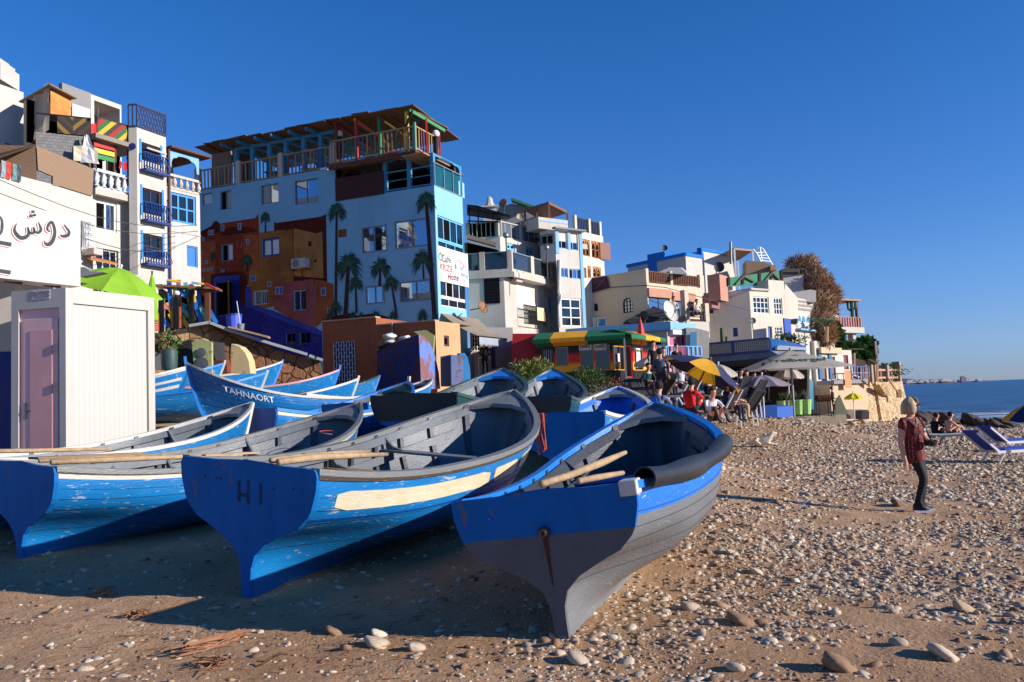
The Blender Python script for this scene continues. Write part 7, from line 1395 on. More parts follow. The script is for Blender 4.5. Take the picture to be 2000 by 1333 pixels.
F1n, F2n=block(CH,nA_,nB_,nC_,1.2,nB_.z,h1=wv,h2=wl,m=CR2)
for b in wv:window(CH,F1n,b,FDB,1,3,mk('shutter_blue',(30,70,140)),name='shutter',fw=.05)
window(CH,F2n,wl[0],FW,4,3,GL,fw=.07);window(CH,F2n,wl[1],FW,3,3,GL,fw=.06);window(CH,F2n,wl[2],FDB,1,1,mk('shutter_blue',(30,70,140)),name='door');window(CH,F2n,wl[3],FW,3,3,GL,fw=.05)
ptz=F2n.uv(1515,548)[1];uu_=F2n.uv(1501,560)[0];slab(CH,F2n,uu_,nB_.z,F2n.L,ptz,-1.2,0,CR2,'upper_parapet');slab(CH,F2n,0,nB_.z,uu_,nB_.z+.12,-3,.15,WHD,'eave')
mb=MB();prism(mb,[F2n.px(1531,575),F2n.px(1534,555),F2n.px(1557,581),F2n.px(1560,622),F2n.px(1535,625)],-F2n.n*.3);mb.build('sloping_wall',CR2,CH)
c=P(1470,627,51.3);dish(c,.19,(.2,-1,.1),mk('dish_green',(92,104,92)),'small grey green dish on the corner of the gridded window house',post=c-Vector((0,0,.6)))
sb=Fac(P(1529,640,51.5),P(1545,640,52.5));b=sb.r(1530,623,1543,661);t=thing('blue_door','tall deep blue door leaf standing beside the gridded windows','door',sb.at(b[0],b[1]));slab(t,sb,b[0],b[1],b[2],b[3],0,.08,mk('door_deep_blue',(34,78,164)),'leaf')
eB=P(1556,582,55.5);eC=PZ(1594,590,eB.z);EH=thing('pierced_screen_house','white house with rows of slots in its screen wall and blue scalloped arches','building',(eB.x,eB.y,1));Fe=Fac(eB,eC);zm=Fe.uv(1575,622)[1]
hol=[]
for r_ in range(3):
 for k in range(12):x=1559+k*2.35;b=Fe.r(x,586.5+r_*7.6+k*.25,x+1.25,591.5+r_*7.6+k*.25);hol.append(b)
mb=MB();fwall(mb,Fe,0,zm,Fe.L,eB.z,[],.3);mb.build('screen_wall',WH,EH)
for b in hol:slab(EH,Fe,b[0],b[1],b[2],b[3],.003,.012,mk('slot_shadow',(110,100,90)),'screen_slot')
q_=MB();fwall(q_,Fe,-.1,1.2,Fe.L+.2,zm,[],.3);q_.poly([Fe.at(Fe.L,1.2),Fe.at(Fe.L,eB.z),Fe.at(Fe.L,eB.z,-5),Fe.at(Fe.L,1.2,-5)]);q_.poly([Fe.at(0,eB.z),Fe.at(Fe.L,eB.z),Fe.at(Fe.L,eB.z,-5),Fe.at(0,eB.z,-5)]);q_.build('wall',WH,EH)
for k in range(4):
 x=1558+k*8.5;b=Fe.r(x,617+k,x+6,628+k);mb=MB();cu=(b[0]+b[2])/2;w_=(b[2]-b[0])/2;mb.poly([Fe.at(cu-w_,b[1],.02)]+[Fe.at(cu-w_*math.cos(math.pi*i/10),b[1]+(b[3]-b[1])*math.sin(math.pi*i/10)**.7,.02)for i in range(11)]+[Fe.at(cu+w_,b[1],.02)]);mb.build('arch_niche',FB,EH)
b=Fe.r(1556,634,1576,660);window(EH,Fe,b,FW,4,1,GL,fw=.06,dep=.02);
slab(EH,Fe,-.6,zm-.9,Fe.L,zm-.8,-.0,.35,SKYB,'canopy');slab(EH,Fe,-1.6,1.2,-.2,zm-.55,-.5,.0,WHD,'side_wall')
px_prism(60,[(1528,572),(1528,541),(1569,537),(1569,575)],(.5,4,0),WH,'roof_house','plain white roof room under the dry creeper','building');px_prism(57,[(1550,590),(1550,571),(1583,566),(1594,568),(1594,590)],(.5,3,0),WH,'roof_parapet','stepped white parapet left of the dry creeper','wall')
mb=MB();mb.bar(P(1527,527,60),P(1575,526,60),.1,.1);mb.bar(P(1527,542,60),P(1569,536,60),.08,.08);mb.bar(P(1572,526,60),P(1578,540,60),.1,.1);tag(mb.build('roof_rail',mk('rail_dark_grey',(76,70,66))),'dark roof railing and netting under the dry creeper','railing')
mb=MB();ps=W([(1528,541),(1528,527),(1545,525),(1562,526),(1562,537)],60.2);mb.poly(ps);tag(mb.build('shade_net',mk('shade_net',(104,98,90),rough=1)),'grey shade net stretched behind the roof railing','net')
# ------------------------------------------------------------------ striped cafe, blue and white house, lattice fence, quay at the right
Ka=P(1208,646.6,36);Kl=P(1046,656,36.9);Kr=P(1273,656,39.5);Kr.z=Kl.z=Ka.z;CF=thing('striped_cafe','single storey cafe painted in green yellow black and red bands with scalloped awning','cafe',(Ka.x,Ka.y,1.6));f1, f2=Fac(Kl,Ka), Fac(Ka,Kr)
def zband(name,st,z0,z1,rough=.5):
 m=mk(name,(10,10,10),rough=rough,bump=0);t=m.node_tree;L=t.links.new;tc=nn(t,'ShaderNodeTexCoord');sx=nn(t,'ShaderNodeSeparateXYZ');L(tc.outputs['Object'],sx.inputs[0]);r=nn(t,'ShaderNodeMapRange');r.inputs[1].default_value=z0-1.6;r.inputs[2].default_value=z1-1.6;L(sx.outputs['Z'],r.inputs[0])
 c=nn(t,'ShaderNodeValToRGB');L(r.outputs[0],c.inputs[0]);e=c.color_ramp.elements;e[0].position, e[0].color=st[0][0], lin(st[0][1]);e[1].position, e[1].color=st[-1][0], lin(st[-1][1])
 for p_, q_ in st[1:-1]:k=e.new(p_);k.color=lin(q_)
 L(c.outputs[0],t.nodes['Principled BSDF'].inputs['Base Color']);return m
cg, cy, ck, cr_=(14,110,62), (238,172,20), (14,12,14), (206,26,22);ztp, zbt=f1.uv(1150,660)[1], f1.uv(1150,736)[1]
BANDS=zband('painted_bands',[(0,ck),(.06,ck),(.12,ck),(.17,cy),(.30,cy),(.40,cr_),(.56,cr_),(.66,ck),(.80,ck),(.88,cg),(1,cg)],zbt,ztp)
ws=[f1.r(1085,678,1110,716),f1.r(1133,675,1160,723.5),f1.r(1162,674,1192,723.5),f1.r(1056,681,1082,715)];ws2=[f2.r(1200,676,1220,723.5),f2.r(1240,681,1256,724)];dd=f2.r(1221.5,675,1236,738)
mb=MB();fwall(mb,f1,0,1.2,f1.L,Ka.z-.1,ws);fwall(mb,f2,0,1.2,f2.L,Ka.z-.1,ws2+[dd]);mb.build('wall',BANDS,CF)
for b in ws[:3]+ws2:window(CF,f1 if b in ws else f2,b,mk('yellow_frame',(206,140,20),bump=0),1,1,GL,dep=.06,fw=.04)
window(CF,f1,ws[3],FBR,1,1,stripes_mat('bead_curtain',[(30,34,44),(120,140,170),(50,50,60),(150,150,150)],5,tuple(f1.u)),name='curtained_window');window(CF,f2,dd,RED,1,1,INT,name='doorway',fw=.05)
for i, (x,F_,w_,y_)in enumerate(((1143,f1,.55,678),(1172,f1,.55,678),(1208,f2,.2,700))):
 b=F_.uv(x,y_);slab(CF,F_,b[0]-w_/2,b[1]-.15,b[0]+w_/2,b[1]+.2,.0,.02,FW,'wifi_sticker')
 if i<2:text_on(F_,'(wifi)',.22,x,y_-1,INT,CF,o=.03)
b=f2.r(1241,681,1249,719);slab(CF,f2,b[0],b[1],b[2],b[3],.03,.05,FW,'menu_board');text_on(f2,'MENU',.16,1245,686,INT,CF,o=.06)
uY=[f1.uv(x,660)[0]for x in(1080,1147)];GRC, YEC=mk('awning_green',(20,104,60),rough=.7), mk('awning_yellow',(230,160,20),rough=.7)
for a, b, m_ in((0,uY[0],GRC),(uY[0],uY[1],YEC),(uY[1],f1.L+.35,GRC)):
 slab(CF,f1,a,ztp-.3,b,ztp+.08,.004,.03,m_,'fascia');mb=MB();n=max(2,int((b-a)/.22));hi=[f1.at(a+(b-a)*i/(2*n),Ka.z+.12,-.3)for i in range(2*n+1)];lo_=[f1.at(a+(b-a)*i/(2*n),Ka.z-.22,.7)for i in range(2*n+1)];mb.grid([hi,lo_,[p-Vector((0,0,.14+.09*(i%2)))for i,p in enumerate(lo_)]]);mb.build('awning',m_,CF)
for k, m_ in enumerate((GRC,YEC,GRC)):
 a, b=f2.L*(.0,.35,.8)[k]-(.3 if k==0 else 0), f2.L*(.35,.8,1.0)[k];slab(CF,f2,max(0,a),ztp-.3,b,ztp+.05,.004,.03,m_,'fascia');mb=MB();n=max(2,int((b-a)/.22));hi=[f2.at(a+(b-a)*i/(2*n),Ka.z+.12,-.3)for i in range(2*n+1)];lo_=[f2.at(a+(b-a)*i/(2*n),Ka.z-.2,.7)for i in range(2*n+1)];mb.grid([hi,lo_,[p-Vector((0,0,.14+.09*(i%2)))for i,p in enumerate(lo_)]]);mb.build('awning',m_,CF)
mb=MB();mb.poly([f1.at(0,Ka.z+.12,-.3),f1.at(f1.L,Ka.z+.12,-.3),f2.at(f2.L,Ka.z+.12,-.3),f1.at(f1.L,Ka.z+.12,-6),f1.at(0,Ka.z+.12,-6)]);mb.build('roof',SKYB,CF)
for F_, u in((f1,f1.L+.3),(f2,f2.L-.1)):mb=MB();mb.bar(F_.at(u,1.4,.6),F_.at(u,Ka.z-.2,.6),.07,.07);mb.build('post',FGR,CF)
px_prism(37.6,[(999,735),(1001,652),(1058,652),(1058,735)],(.3,3,0),zband('painted_bands_left',[(0,(160,20,20)),(.38,(160,20,20)),(.5,(20,18,18)),(.62,(20,24,20)),(.85,(16,60,38)),(1,(16,60,38))],1.75+48/1640*37.6+1.6,1.75+128/1640*37.6+1.6),'annex','dark shed painted green black and red left of the striped cafe','building')
qB=P(1302,634,42);qA=P(1118,641,44);qA.z=qB.z;qC=PZ(1349,637.5,qB.z);QH=thing('blue_white_house','low white house with pale blue roof band and pink curtains behind the cafe','building',(qB.x,qB.y,1));q1_, q2_=Fac(qA,qB), Fac(qB,qC);wv=q2_.r(1308,656,1345,677);sv=q1_.r(1265,655,1293,676)
q1_, q2_=block(QH,qA,qB,qC,1.2,qB.z,h1=[sv],h2=[wv],m=WHD);window(QH,q2_,wv,FW,3,1,mk('pink_curtain',(200,96,130),rough=.8));window(QH,q1_,sv,FW,2,1,INT);slab(QH,q1_,-.3,qB.z-.3,q1_.L+.25,qB.z+.12,-.2,.25,SKYB,'roof_band');slab(QH,q2_,.0,qB.z-.28,q2_.L+.1,qB.z+.1,-.2,.25,SKYB,'roof_band')
vr=q2_.r(1306,644,1346,655);slab(QH,q2_,vr[0],vr[1],vr[2],vr[3],.0,.25,FW,'shutter_box')
rf=Fac(P(1300,690,40.5),P(1369,690,41.8));zb_, zt_=rf.uv(1335,697)[1], rf.uv(1335,676)[1];rail(QH,rf,0,zb_,rf.L,zt_,FB,gap=.28,bw=.1);slab(QH,rf,0,1.0,rf.L,zb_,-1.5,.02,mk('wall_navy',(40,60,92)),'base_wall');slab(QH,rf,rf.uv(1285,690)[0],zb_,0,zt_,-.1,.02,mk('panel_night',(18,54,84)),'panel');slab(QH,rf,rf.uv(1263,690)[0],zb_,rf.uv(1284,690)[0],zt_,-.1,.02,mk('panel_crimson',(150,20,40)),'panel')
for x0, x1, y0, y1, c_, lab in((1322,1337,677,700,(120,24,70),'long crimson cloth hanging over the pale blue balcony'),(1307,1312,676,686,(220,150,170),'small pink cloth on the pale blue balcony'),(1313,1317,677,682,(190,180,120),'small yellow green cloth beside the pink one')):b=rf.r(x0,y0,x1,y1);mb=MB();mb.grid([[rf.at(b[0]+(b[2]-b[0])*i/4,b[1]+(b[3]-b[1])*j/3,.1+.03*math.sin(i*2))for i in range(5)]for j in range(4)]);tag(mb.build('hanging_cloth',mk('cloth'+lab[:9],c_)),lab,'laundry','laundry on the blue balcony')
px_prism(42.5,[(1340,700),(1341,640),(1362,642),(1385,648),(1385,700)],(0,1,0),WHD,'arched_wall','white wall with a pale blue door right of the pink curtains','wall');px_prism(42.35,[(1348,677),(1348,649),(1361,649),(1361,677)],(0,.06,0),mk('door_teal',(80,150,180)),'blue_door','pale blue panelled door in the white wall','door')
c=P(1252,655,37.5);mb=MB();mb.lathe(c,[(.22,-.2),(.12,.4),(.02,.75)],8);mb.tube([c-Vector((0,0,.9)),c+Vector((0,0,.85))],.02,5);tag(mb.build('closed_parasol',RED),'folded red parasol pointing up above the striped cafe','parasol')
lf=Fac(P(1373,690,46),P(1505,680,42.8));LFN=thing('lattice_fence','long grey lattice fence framed in dark blue on top of the shaded wall','fence',lf.px(1430,694));la, lb, lc, ld=lf.px(1373,673), lf.px(1503.5,661), lf.px(1506,685), lf.px(1374,696)
mb=MB();n=34
for i in range(n+1):mb.bar(la.lerp(lb,i/n),ld.lerp(lc,i/n),.07,.03,up=lf.n)
for j in range(8):mb.bar(la.lerp(ld,j/7),lb.lerp(lc,j/7),.03,.05,up=lf.n)
mb.build('lattice',mk('lattice_grey',(170,166,160)),LFN);mb=MB()
for a, b in((la,lb),(ld,lc),(la,ld),(lb,lc),(la.lerp(lb,.46),ld.lerp(lc,.46))):mb.bar(a+lf.n*.03,b+lf.n*.03,.1,.1)
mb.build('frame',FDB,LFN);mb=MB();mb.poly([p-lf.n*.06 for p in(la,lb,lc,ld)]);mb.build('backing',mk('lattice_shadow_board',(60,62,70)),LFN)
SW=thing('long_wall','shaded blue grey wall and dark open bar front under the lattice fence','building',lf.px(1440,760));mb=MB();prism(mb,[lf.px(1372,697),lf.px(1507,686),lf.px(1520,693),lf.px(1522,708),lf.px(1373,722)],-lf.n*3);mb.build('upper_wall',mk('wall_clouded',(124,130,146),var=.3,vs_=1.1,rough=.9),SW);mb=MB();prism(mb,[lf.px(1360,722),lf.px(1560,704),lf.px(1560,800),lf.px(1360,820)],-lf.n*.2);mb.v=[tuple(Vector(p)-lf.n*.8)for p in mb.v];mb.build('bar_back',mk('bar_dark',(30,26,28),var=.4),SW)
mb=MB();prism(mb,[lf.px(1360,716),lf.px(1560,699),lf.px(1560,705),lf.px(1360,724)],lf.n*2.6);mb.build('beam',mk('beam_navy',(42,46,60)),SW)  # beam drawn out as an added canopy overhang to darken the bar front
px_prism(45,[(1506,700),(1506,662),(1516,662),(1574,676),(1574,700)],(0,2,0),mk('bar_roof_blue',(40,120,190)),'bar_roof','bright blue roof box with pale eave behind the large square parasol','roof');px_prism(44.6,[(1518,678),(1522,675),(1575,679),(1575,684),(1518,684)],(0,.4,0),FW,'eave','pale white eave over the blue roof box','eave')
def potplant(label,x,y,d,r_,h,m,leaf=LFD,kind=0,cat='potted plant',n=16,ll=.5):
 c=P(x,y,d);o=thing('potted_plant',label,cat,c,group='potted plants');mb=MB();mb.lathe(c,[(0,0),(r_*.75,0),(r_,h*.92),(r_*1.08,h*.93),(r_*1.08,h),(0,h*.96)],12);mb.build('pot',m,o);mb=MB();rr=random.Random(int(x))
 for i in range(n):
  a=rr.uniform(0,6.28);t=rr.uniform(.15,.8);dr_=Vector((math.cos(a)*t,math.sin(a)*t,1)).normalized();b=c+Vector((0,0,h));s_=dr_.cross(Vector((0,0,1))).normalized()*.035;mb.poly([b-s_,b+s_,b+dr_*ll*rr.uniform(.7,1.1)])
 mb.build('leaves',leaf,o);return o
PLG=mk('planter_lime',(150,200,120),rough=.6);PTC=mk('terracotta_pot',(176,82,50))
for i, (x,m_)in enumerate(((1529,PLG),(1537,GRYP),(1545,PLG),(1560,PLG),(1576,PLG))):potplant(['leftmost lime tub of spiky agave in the bar front','grey tub between the first two lime tubs','second lime tub of spiky agave','lime tub just right of the big parasol pole','rightmost lime tub, beside the drum grill'][i],x,812-i*.6,39,.24,.68,m_,LFG)
for i, x in enumerate((1528,1538,1546,1552)):potplant('terracotta pot, number %s along the roof of the bar counting from the left'%('one','two','three','four')[i],x,674,47,.1,.2,PTC,n=40,ll=.45)
shrub('row of dense green plants on the bar roof behind the pots',P(1536,668,48),1.3,.4,.35,500,.2,LFD,5,stem=False);c=P(1411,668,48);mb=MB();mb.tube([c-Vector((0,0,.2)),c+Vector((0,0,.8))],[.14,.1],8);mb.tube([c+Vector((.25,0,-.2)),c+Vector((.25,0,.3))],.08,8);tag(mb.build('cactus',LFD),'tall column cactus standing behind the lattice fence','cactus')
c=P(1575,724,44);potplant('green pot of leafy plant on the pale blue wall end',1576,734,44,.2,.3,mk('pot_green',(110,180,60)),n=40,ll=.6)
px_prism(44,[(1570,800),(1572,736),(1588,744),(1590,800)],(0,.5,0),zband('sea_painting',[(0,(60,150,170)),(.3,(90,180,200)),(.6,(150,200,214)),(1,(90,160,206))],1.3,4.4),'painted_pillar','pale blue pillar painted with a seascape, right of the lime tubs','pillar')
LH=thing('quay_house','white quay house with blue shutters and brown doors on a balcony','building',P(1625,800,57));lq=Fac(P(1590,666,57),P(1662,676,61));b=lambda*a:lq.r(*a);zt_=lq.uv(1610,667)[1];z2_=lq.uv(1645,684)[1];zb_=lq.uv(1625,744)[1];um=lq.uv(1632,700)[0];ds=[b(1604,697,1614,741),b(1623,697,1632,741),b(1648,694,1657,722)]
mb=MB();fwall(mb,lq,0,zb_-2.2,um,zt_,ds[:2],.25);fwall(mb,lq,um,zb_-2.2,lq.L,z2_,ds[2:],.2);mb.poly([lq.at(0,zb_-2.2),lq.at(0,zt_),lq.at(0,zt_,-6),lq.at(0,zb_-2.2,-6)]);mb.poly([lq.at(0,zt_),lq.at(um,zt_),lq.at(um,zt_,-5),lq.at(0,zt_,-5)]);mb.poly([lq.at(um,z2_),lq.at(lq.L,z2_),lq.at(lq.L,z2_,-5),lq.at(um,z2_,-5)]);mb.poly([lq.at(lq.L,zb_-2.2),lq.at(lq.L,z2_),lq.at(lq.L,z2_,-5),lq.at(lq.L,zb_-2.2,-5)]);mb.build('wall',WH,LH)
for i, d_ in enumerate(ds):window(LH,lq,d_,FBR,1,1,mk('door_brown',(130,88,62))if i<2 else mk('door_maroon',(110,44,50)),name='door')
for x0, x1 in((1597,1603),(1617.5,1622.5)):d_=b(x0,684,x1,741);slab(LH,lq,d_[0],d_[1],d_[2],d_[3],.0,.1,mk('shutter_teal_blue',(40,96,140)),'shutter')
d_=b(1596,680,1636,691);slab(LH,lq,d_[0],d_[1],d_[2],d_[3],.0,.3,mk('lintel_tan',(206,172,132)),'lintel');slab(LH,lq,b(1590,700,1,1)[0]if 0 else 0,zb_-.25,lq.L,zb_,0,1.2,GRYP,'balcony_slab')
rl=Fac(lq.at(0,zb_,1.15),lq.at(lq.L,zb_,1.15));rail(LH,rl,lq.L*.5,zb_,lq.L,zb_+.95,mk('rail_steel_blue',(96,130,190)),gap=.35,bw=.05,style='slats');rail(LH,rl,lq.L*.5,zb_,lq.L,zb_+.95,mk('rail_steel_blue',(96,130,190)),gap=.9,bw=.08);slab(LH,lq,0,0 if 0 else zb_-2.8,lq.L,zb_-.26,.0,.9,mk('quay_plaster',(190,164,130)),'base_wall')
cb=Fac(lq.at(0,0,1.3),lq.at(lq.L,0,1.3));d_=cb.r(1650,724,1661,758);mb=MB();mb.grid([[cb.at(d_[0]+(d_[2]-d_[0])*i/4,d_[1]+(d_[3]-d_[1])*j/4,.05*math.sin(i*2))for i in range(5)]for j in range(5)]);tag(mb.build('beach_towel',mk('towel_orange',(220,130,70),wear=(150,70,50),wamt=.5,wsc=3)),'orange patterned towel hanging over the blue balcony rail','towel')
KH=thing('cliff_house','white cliff top house with a brown roofed porch and wooden railing','building',P(1655,700,70));kf=Fac(P(1630,640,70),P(1682,645,72));zq=lambda y, x=1655:kf.uv(x,y)[1];u=lambda x:kf.uv(x,640)[0]
slab(KH,kf,u(1622),zq(651),u(1682),zq(640),-4,.3,WH,'balcony_slab');slab(KH,kf,u(1631),zq(640),u(1640),zq(580,1636),-2,-.1,WH,'pier');slab(KH,kf,u(1644),zq(700),u(1668),zq(651),-4,-1.2,WH,'wall');slab(KH,kf,u(1667),zq(700),u(1673),zq(651),-.6,-.1,WH,'column');d_=kf.r(1646,652,1663,664);slab(KH,kf,d_[0],d_[1],d_[2],d_[3],-1.19,-1.1,mk('window_tan',(170,140,116)),'window')
slab(KH,kf,u(1639),zq(589,1657),u(1677),zq(585,1657),-3,.4,mk('porch_roof',(140,106,82)),'porch_roof');slab(KH,kf,u(1671),zq(640),u(1673.5),zq(588,1672),.05,.25,FBR,'porch_post');rail(KH,kf,u(1623),zq(640),u(1677),zq(620),mk('rail_redwood',(176,100,72)),o=.2,gap=.32,bw=.12);slab(KH,kf,u(1640),zq(640),u(1650),zq(600),-3.2,-3,INT,'dark_room')
c=kf.px(1665,622);mb=MB();mb.tube([c,c+Vector((0,0,1.7))],.14,7);mb.tube([c+Vector((-.35,0,1.5)),c+Vector((-.3,0,.8)),c+Vector((0,0,.6))],.1,6);mb.tube([c+Vector((.35,0,1.6)),c+Vector((.3,0,.9)),c+Vector((0,0,.7))],.1,6);tag(mb.build('cactus',LFD),'branching cactus in the corner of the cliff house porch','cactus')
def cloud(label,blobs,leaf,m,n,seed,name,cat,m2=None,lw=.3):
 rr=random.Random(seed);mb=MB();tot=sum(b[3]**2 for b in blobs);c0=P(blobs[0][0],blobs[0][1],blobs[0][2])
 for(x,y,d,rp)in blobs:
  c=P(x,y,d);r_=rp/FPX*d
  for i in range(int(n*rp*rp/tot)):
   v=Vector((rr.gauss(0,1),rr.gauss(0,1),rr.gauss(0,1))).normalized()*rr.uniform(.6,1.05)*(1+.25*noise.noise(Vector((i%17,seed,1))));p=c+v*r_;d_=(v+Vector((rr.gauss(0,.7),rr.gauss(0,.7),rr.gauss(0,.7)))).normalized();s_=d_.cross(Vector((rr.random(),rr.random(),1))).normalized();l=leaf*rr.uniform(.5,1.4);mb.mat(1 if m2 and rr.random()<.35 else 0);mb.poly([p,p+d_*l*.5+s_*l*lw,p+d_*l,p+d_*l*.5-s_*l*lw])
 o=thing(name,label,cat,c0);mb.build('foliage',[m]+([m2]if m2 else[]),o);mb=MB();b0=P(blobs[-1][0],blobs[-1][1],blobs[-1][2]);mb.tube([b0-Vector((0,0,2)),b0,c0],[.2,.12,.05],6);mb.build('trunk',WOODB,o);return o
cloud('huge mass of dry brown creeper tumbling over the roofs',[(1562,519,62,15),(1580,518,62,14),(1546,520,62,9),(1590,540,61,18),(1600,560,60,24),(1620,578,60,18),(1606,600,59,26),(1600,630,58,22),(1612,655,58,18),(1590,650,58,14)],.5,LBR,11000,4,'dry_creeper','creeper',mk('dead_vine_dark',(124,92,68),bump=0,rough=1),.06)
cloud('round dark green tree on the slope below the cliff house',[(1690,680,68,17),(1672,690,67,16),(1655,688,66,13),(1690,705,66,15),(1665,712,65,14),(1680,722,65,12)],.42,LFD,5200,5,'tree','tree',LF);cloud('olive green shrub beside the banana plant',[(1633,655,62,12),(1636,672,62,10),(1628,640,62,9)],.35,LF,1300,6,'shrub','shrub',LFD)
c=P(1613,650,56);t=thing('banana_plant','grey green banana plant with broad torn leaves in front of the dry creeper','plant',c-Vector((0,0,.6)));rr=random.Random(9);mb=MB();mb.tube([c-Vector((0,0,.6)),c+Vector((.1,0,.4))],[.14,.1],7);mb.build('trunk',WOODL,t)
for k in range(11):
 a=rr.uniform(0,6.28);L_=rr.uniform(1.0,1.5);mb=MB();rows=[]
 for i in range(6):s_=i/5;p=c+Vector((math.cos(a)*L_*s_*.85,math.sin(a)*L_*s_*.6,.4+L_*(s_*1.1-s_*s_*.75)));w_=Vector((-math.sin(a),math.cos(a),.2))*(.02+.2*math.sin(math.pi*min(1,s_*1.05))**.7);rows.append([p-w_,p+Vector((0,0,.04)),p+w_])
 mb.grid(rows);mb.build('leaf',mk('banana_leaf',(120,144,104),rough=.6,trans=.2),t)
WA, WB=P(1661,740,60), P(1761,746,70);wz=P(1759,745.6,70).z;sf=Fac(WA,WB);SWL=thing('sea_wall','tall golden rubble stone sea wall ending in a sharp corner above the beach','wall',sf.at(1,-1));L_=sf.uv(1759,770)[0];us_=sf.uv(1706,760)[0]
mb=MB();prism(mb,[sf.at(-.5,-1.5,.3),sf.at(us_,-1.5,.3),sf.at(us_,wz,0),sf.at(-.5,wz+.1,0)],-sf.n*6);prism(mb,[sf.at(us_,-1.5,.5),sf.at(L_+.35,-1.5,.6),sf.at(L_,wz,.2),sf.at(us_,wz,.2)],-sf.n*7);mb.build('masonry',STONEW,SWL)
mb=MB();prism(mb,[sf.px(1700,752,.5)+sf.n*.6,sf.px(1714,752,.5)+sf.n*.6,sf.px(1724,774)+sf.n*.6,sf.px(1716,774)+sf.n*.6],-sf.n*.5);mb.build('stair_block',STONEW,SWL);mb=MB();mb.bar(sf.px(1706,742)+sf.n*1.1,sf.px(1726,770)+sf.n*1.1,.1,.1);mb.bar(sf.px(1726,762)+sf.n*1.1,sf.px(1727,778)+sf.n*1.1,.3,.3);mb.build('stair_rail',WOODL,SWL)
FN=thing('terrace_fence','pale pinkish wooden fence between stone piers on top of the sea wall','fence',sf.at(L_*.5,wz));PKW=mk('fence_pinkwood',(196,148,118))
for x in(1701,1708,1732,1756):u_=sf.uv(x,740)[0];slab(FN,sf,u_,wz-.1,u_+.42,wz+1.35+(.3 if x>1750 else 0),-.5,.1,mk('pier_stone',(160,134,106),bump=.6,bs=6),'pier')
for z_ in(.35,.95):mb=MB();mb.bar(sf.at(sf.uv(1702,740)[0],wz+z_,-.1),sf.at(L_,wz+z_,-.1),.1,.14);mb.build('rail',PKW,FN)
for x in(1718,1724,1745):u_=sf.uv(x,740)[0];mb=MB();mb.bar(sf.at(u_,wz,-.12),sf.at(u_,wz+(1.1 if x!=1718 else 3.2),-.12),.14,.14);mb.build('post',PKW,FN)
for a, b in(((1664,732),(1697,745)),((1664,740),(1697,752)),((1680,738),(1680,752)),((1697,738),(1697,755))):mb=MB();mb.bar(P(*a,59),P(*b,60),.12,.12);mb.build('rail',PKW,FN)
PV=thing('reed_pergola','row of rough wooden shade frames over the terraces by the sea wall','pergola',P(1690,735,62));
for q in(((1657,684),(1689,683),(1686,681),(1655,681)),((1658,690),(1668,692),(1670,697),(1658,700)),((1668,700),(1690,705),(1690,716),(1668,722)),((1695,703),(1712,711),(1716,708),(1700,701))):mb=MB();prism(mb,[P(x,y,62)for x,y in q],Vector((0,.4,0)));mb.build('shade',mk('shade_brown',(96,70,54)),PV)
for x, y0, y1 in((1669,690,732),(1682,716,745),(1691,712,745),(1694,718,748),(1713,710,745)):mb=MB();mb.bar(P(x,y0,61.5),P(x,y1,61.5),.12,.12);mb.build('post',PKW,PV)
shrub('low green garden along the top of the sea wall',P(1712,727,69),2.6,1,.45,500,.3,LF,8,stem=False)
for pts, d, lab in(([(1567,838),(1566,819),(1580,815),(1632,814),(1634,832),(1622,840)],46,'grey concrete ledge at the edge of the beach below the grills'),([(1632,830),(1632,812),(1652,810),(1655,826)],48,'lit end of the concrete ledge where the man stands'),([(1655,819),(1655,801),(1698,801),(1698,818)],54,'lower stone ledge below the sea wall')):o_=px_prism(d,pts,(.3,2.5,0),mk('concrete_ledge',(176,158,134),bump=.8,bs=5,grime=(110,96,80),gamt=.5),'concrete_ledge',lab,'ledge','ledges by the bar')
px_prism(53,[(1683,820),(1684,803),(1692,801),(1698,806),(1698,819)],(-.1,.8,0),mk('rock_dark',(70,60,52),bump=.8,bs=4),'block','dark upright rock block against the lower ledge','rock')
tt2=templates(3,6,77,.55);rr=random.Random(12);k=0
for px, py, s_, tn in[(1790+i*8.2+rr.uniform(-3,3),812+i*.9+rr.uniform(-4,4),rr.uniform(.5,1.1),0)for i in range(24)]+[(1700,812,.6,.3),(1716,818,.5,.5),(1732,820,.4,.4),(1690,828,.45,.6),(1720,806,.5,.6),(1738,812,.45,.5),(1750,824,.35,.6),(1668,832,.4,.5),(1646,838,.35,.5)]:
 p=G(px,py)if k>=24 else PZ(px,py+8,SEA+.15);o_=scatter('shore_rock',[(0,0,0)],[s_],[tn],[tt2[k%6]],kind=None);o_.location=(p.x,p.y,p.z+.05);k+=1
 o_.data.materials[0]=mk('rock_shore',(58,46,38),bump=.9,bs=3,rough=.8)if k<=24 else PEB;tag(o_,'dark wet rock in the line of rocks at the edge of the sea' if k<=24 else 'brown broken rock scattered below the sea wall','rock','rocks along the waterline' if k<=24 else 'rubble below the sea wall')
shrub('round yellow green bush left in front of the striped cafe',P(1042,728,31),.85,.6,.48,1500,.16,LFY,21,up=.6,m2=LF);shrub('dense green bush sloping down under the cafe windows',P(1152,742,31),.8,.6,.42,1400,.13,LF,22,m2=LFD);shrub('small grey green bush left of the bushes',P(1006,728,31),.3,.4,.35,400,.15,LFG,23);shrub('reddish dry shrub behind the bright blue boat',P(1195,756,29),.45,.4,.25,500,.13,LFR,24);shrub('grey green low bush behind the yellow seated boat',P(1185,770,26),.75,.5,.35,900,.09,LFG,25);shrub('grey green cushion bush right of the bright blue boat',P(1248,790,24),.30,.4,.33,500,.08,LFG,26);shrub('small dark bush below the yellow green one',P(1030,748,30),.4,.4,.2,300,.1,LFD,27)
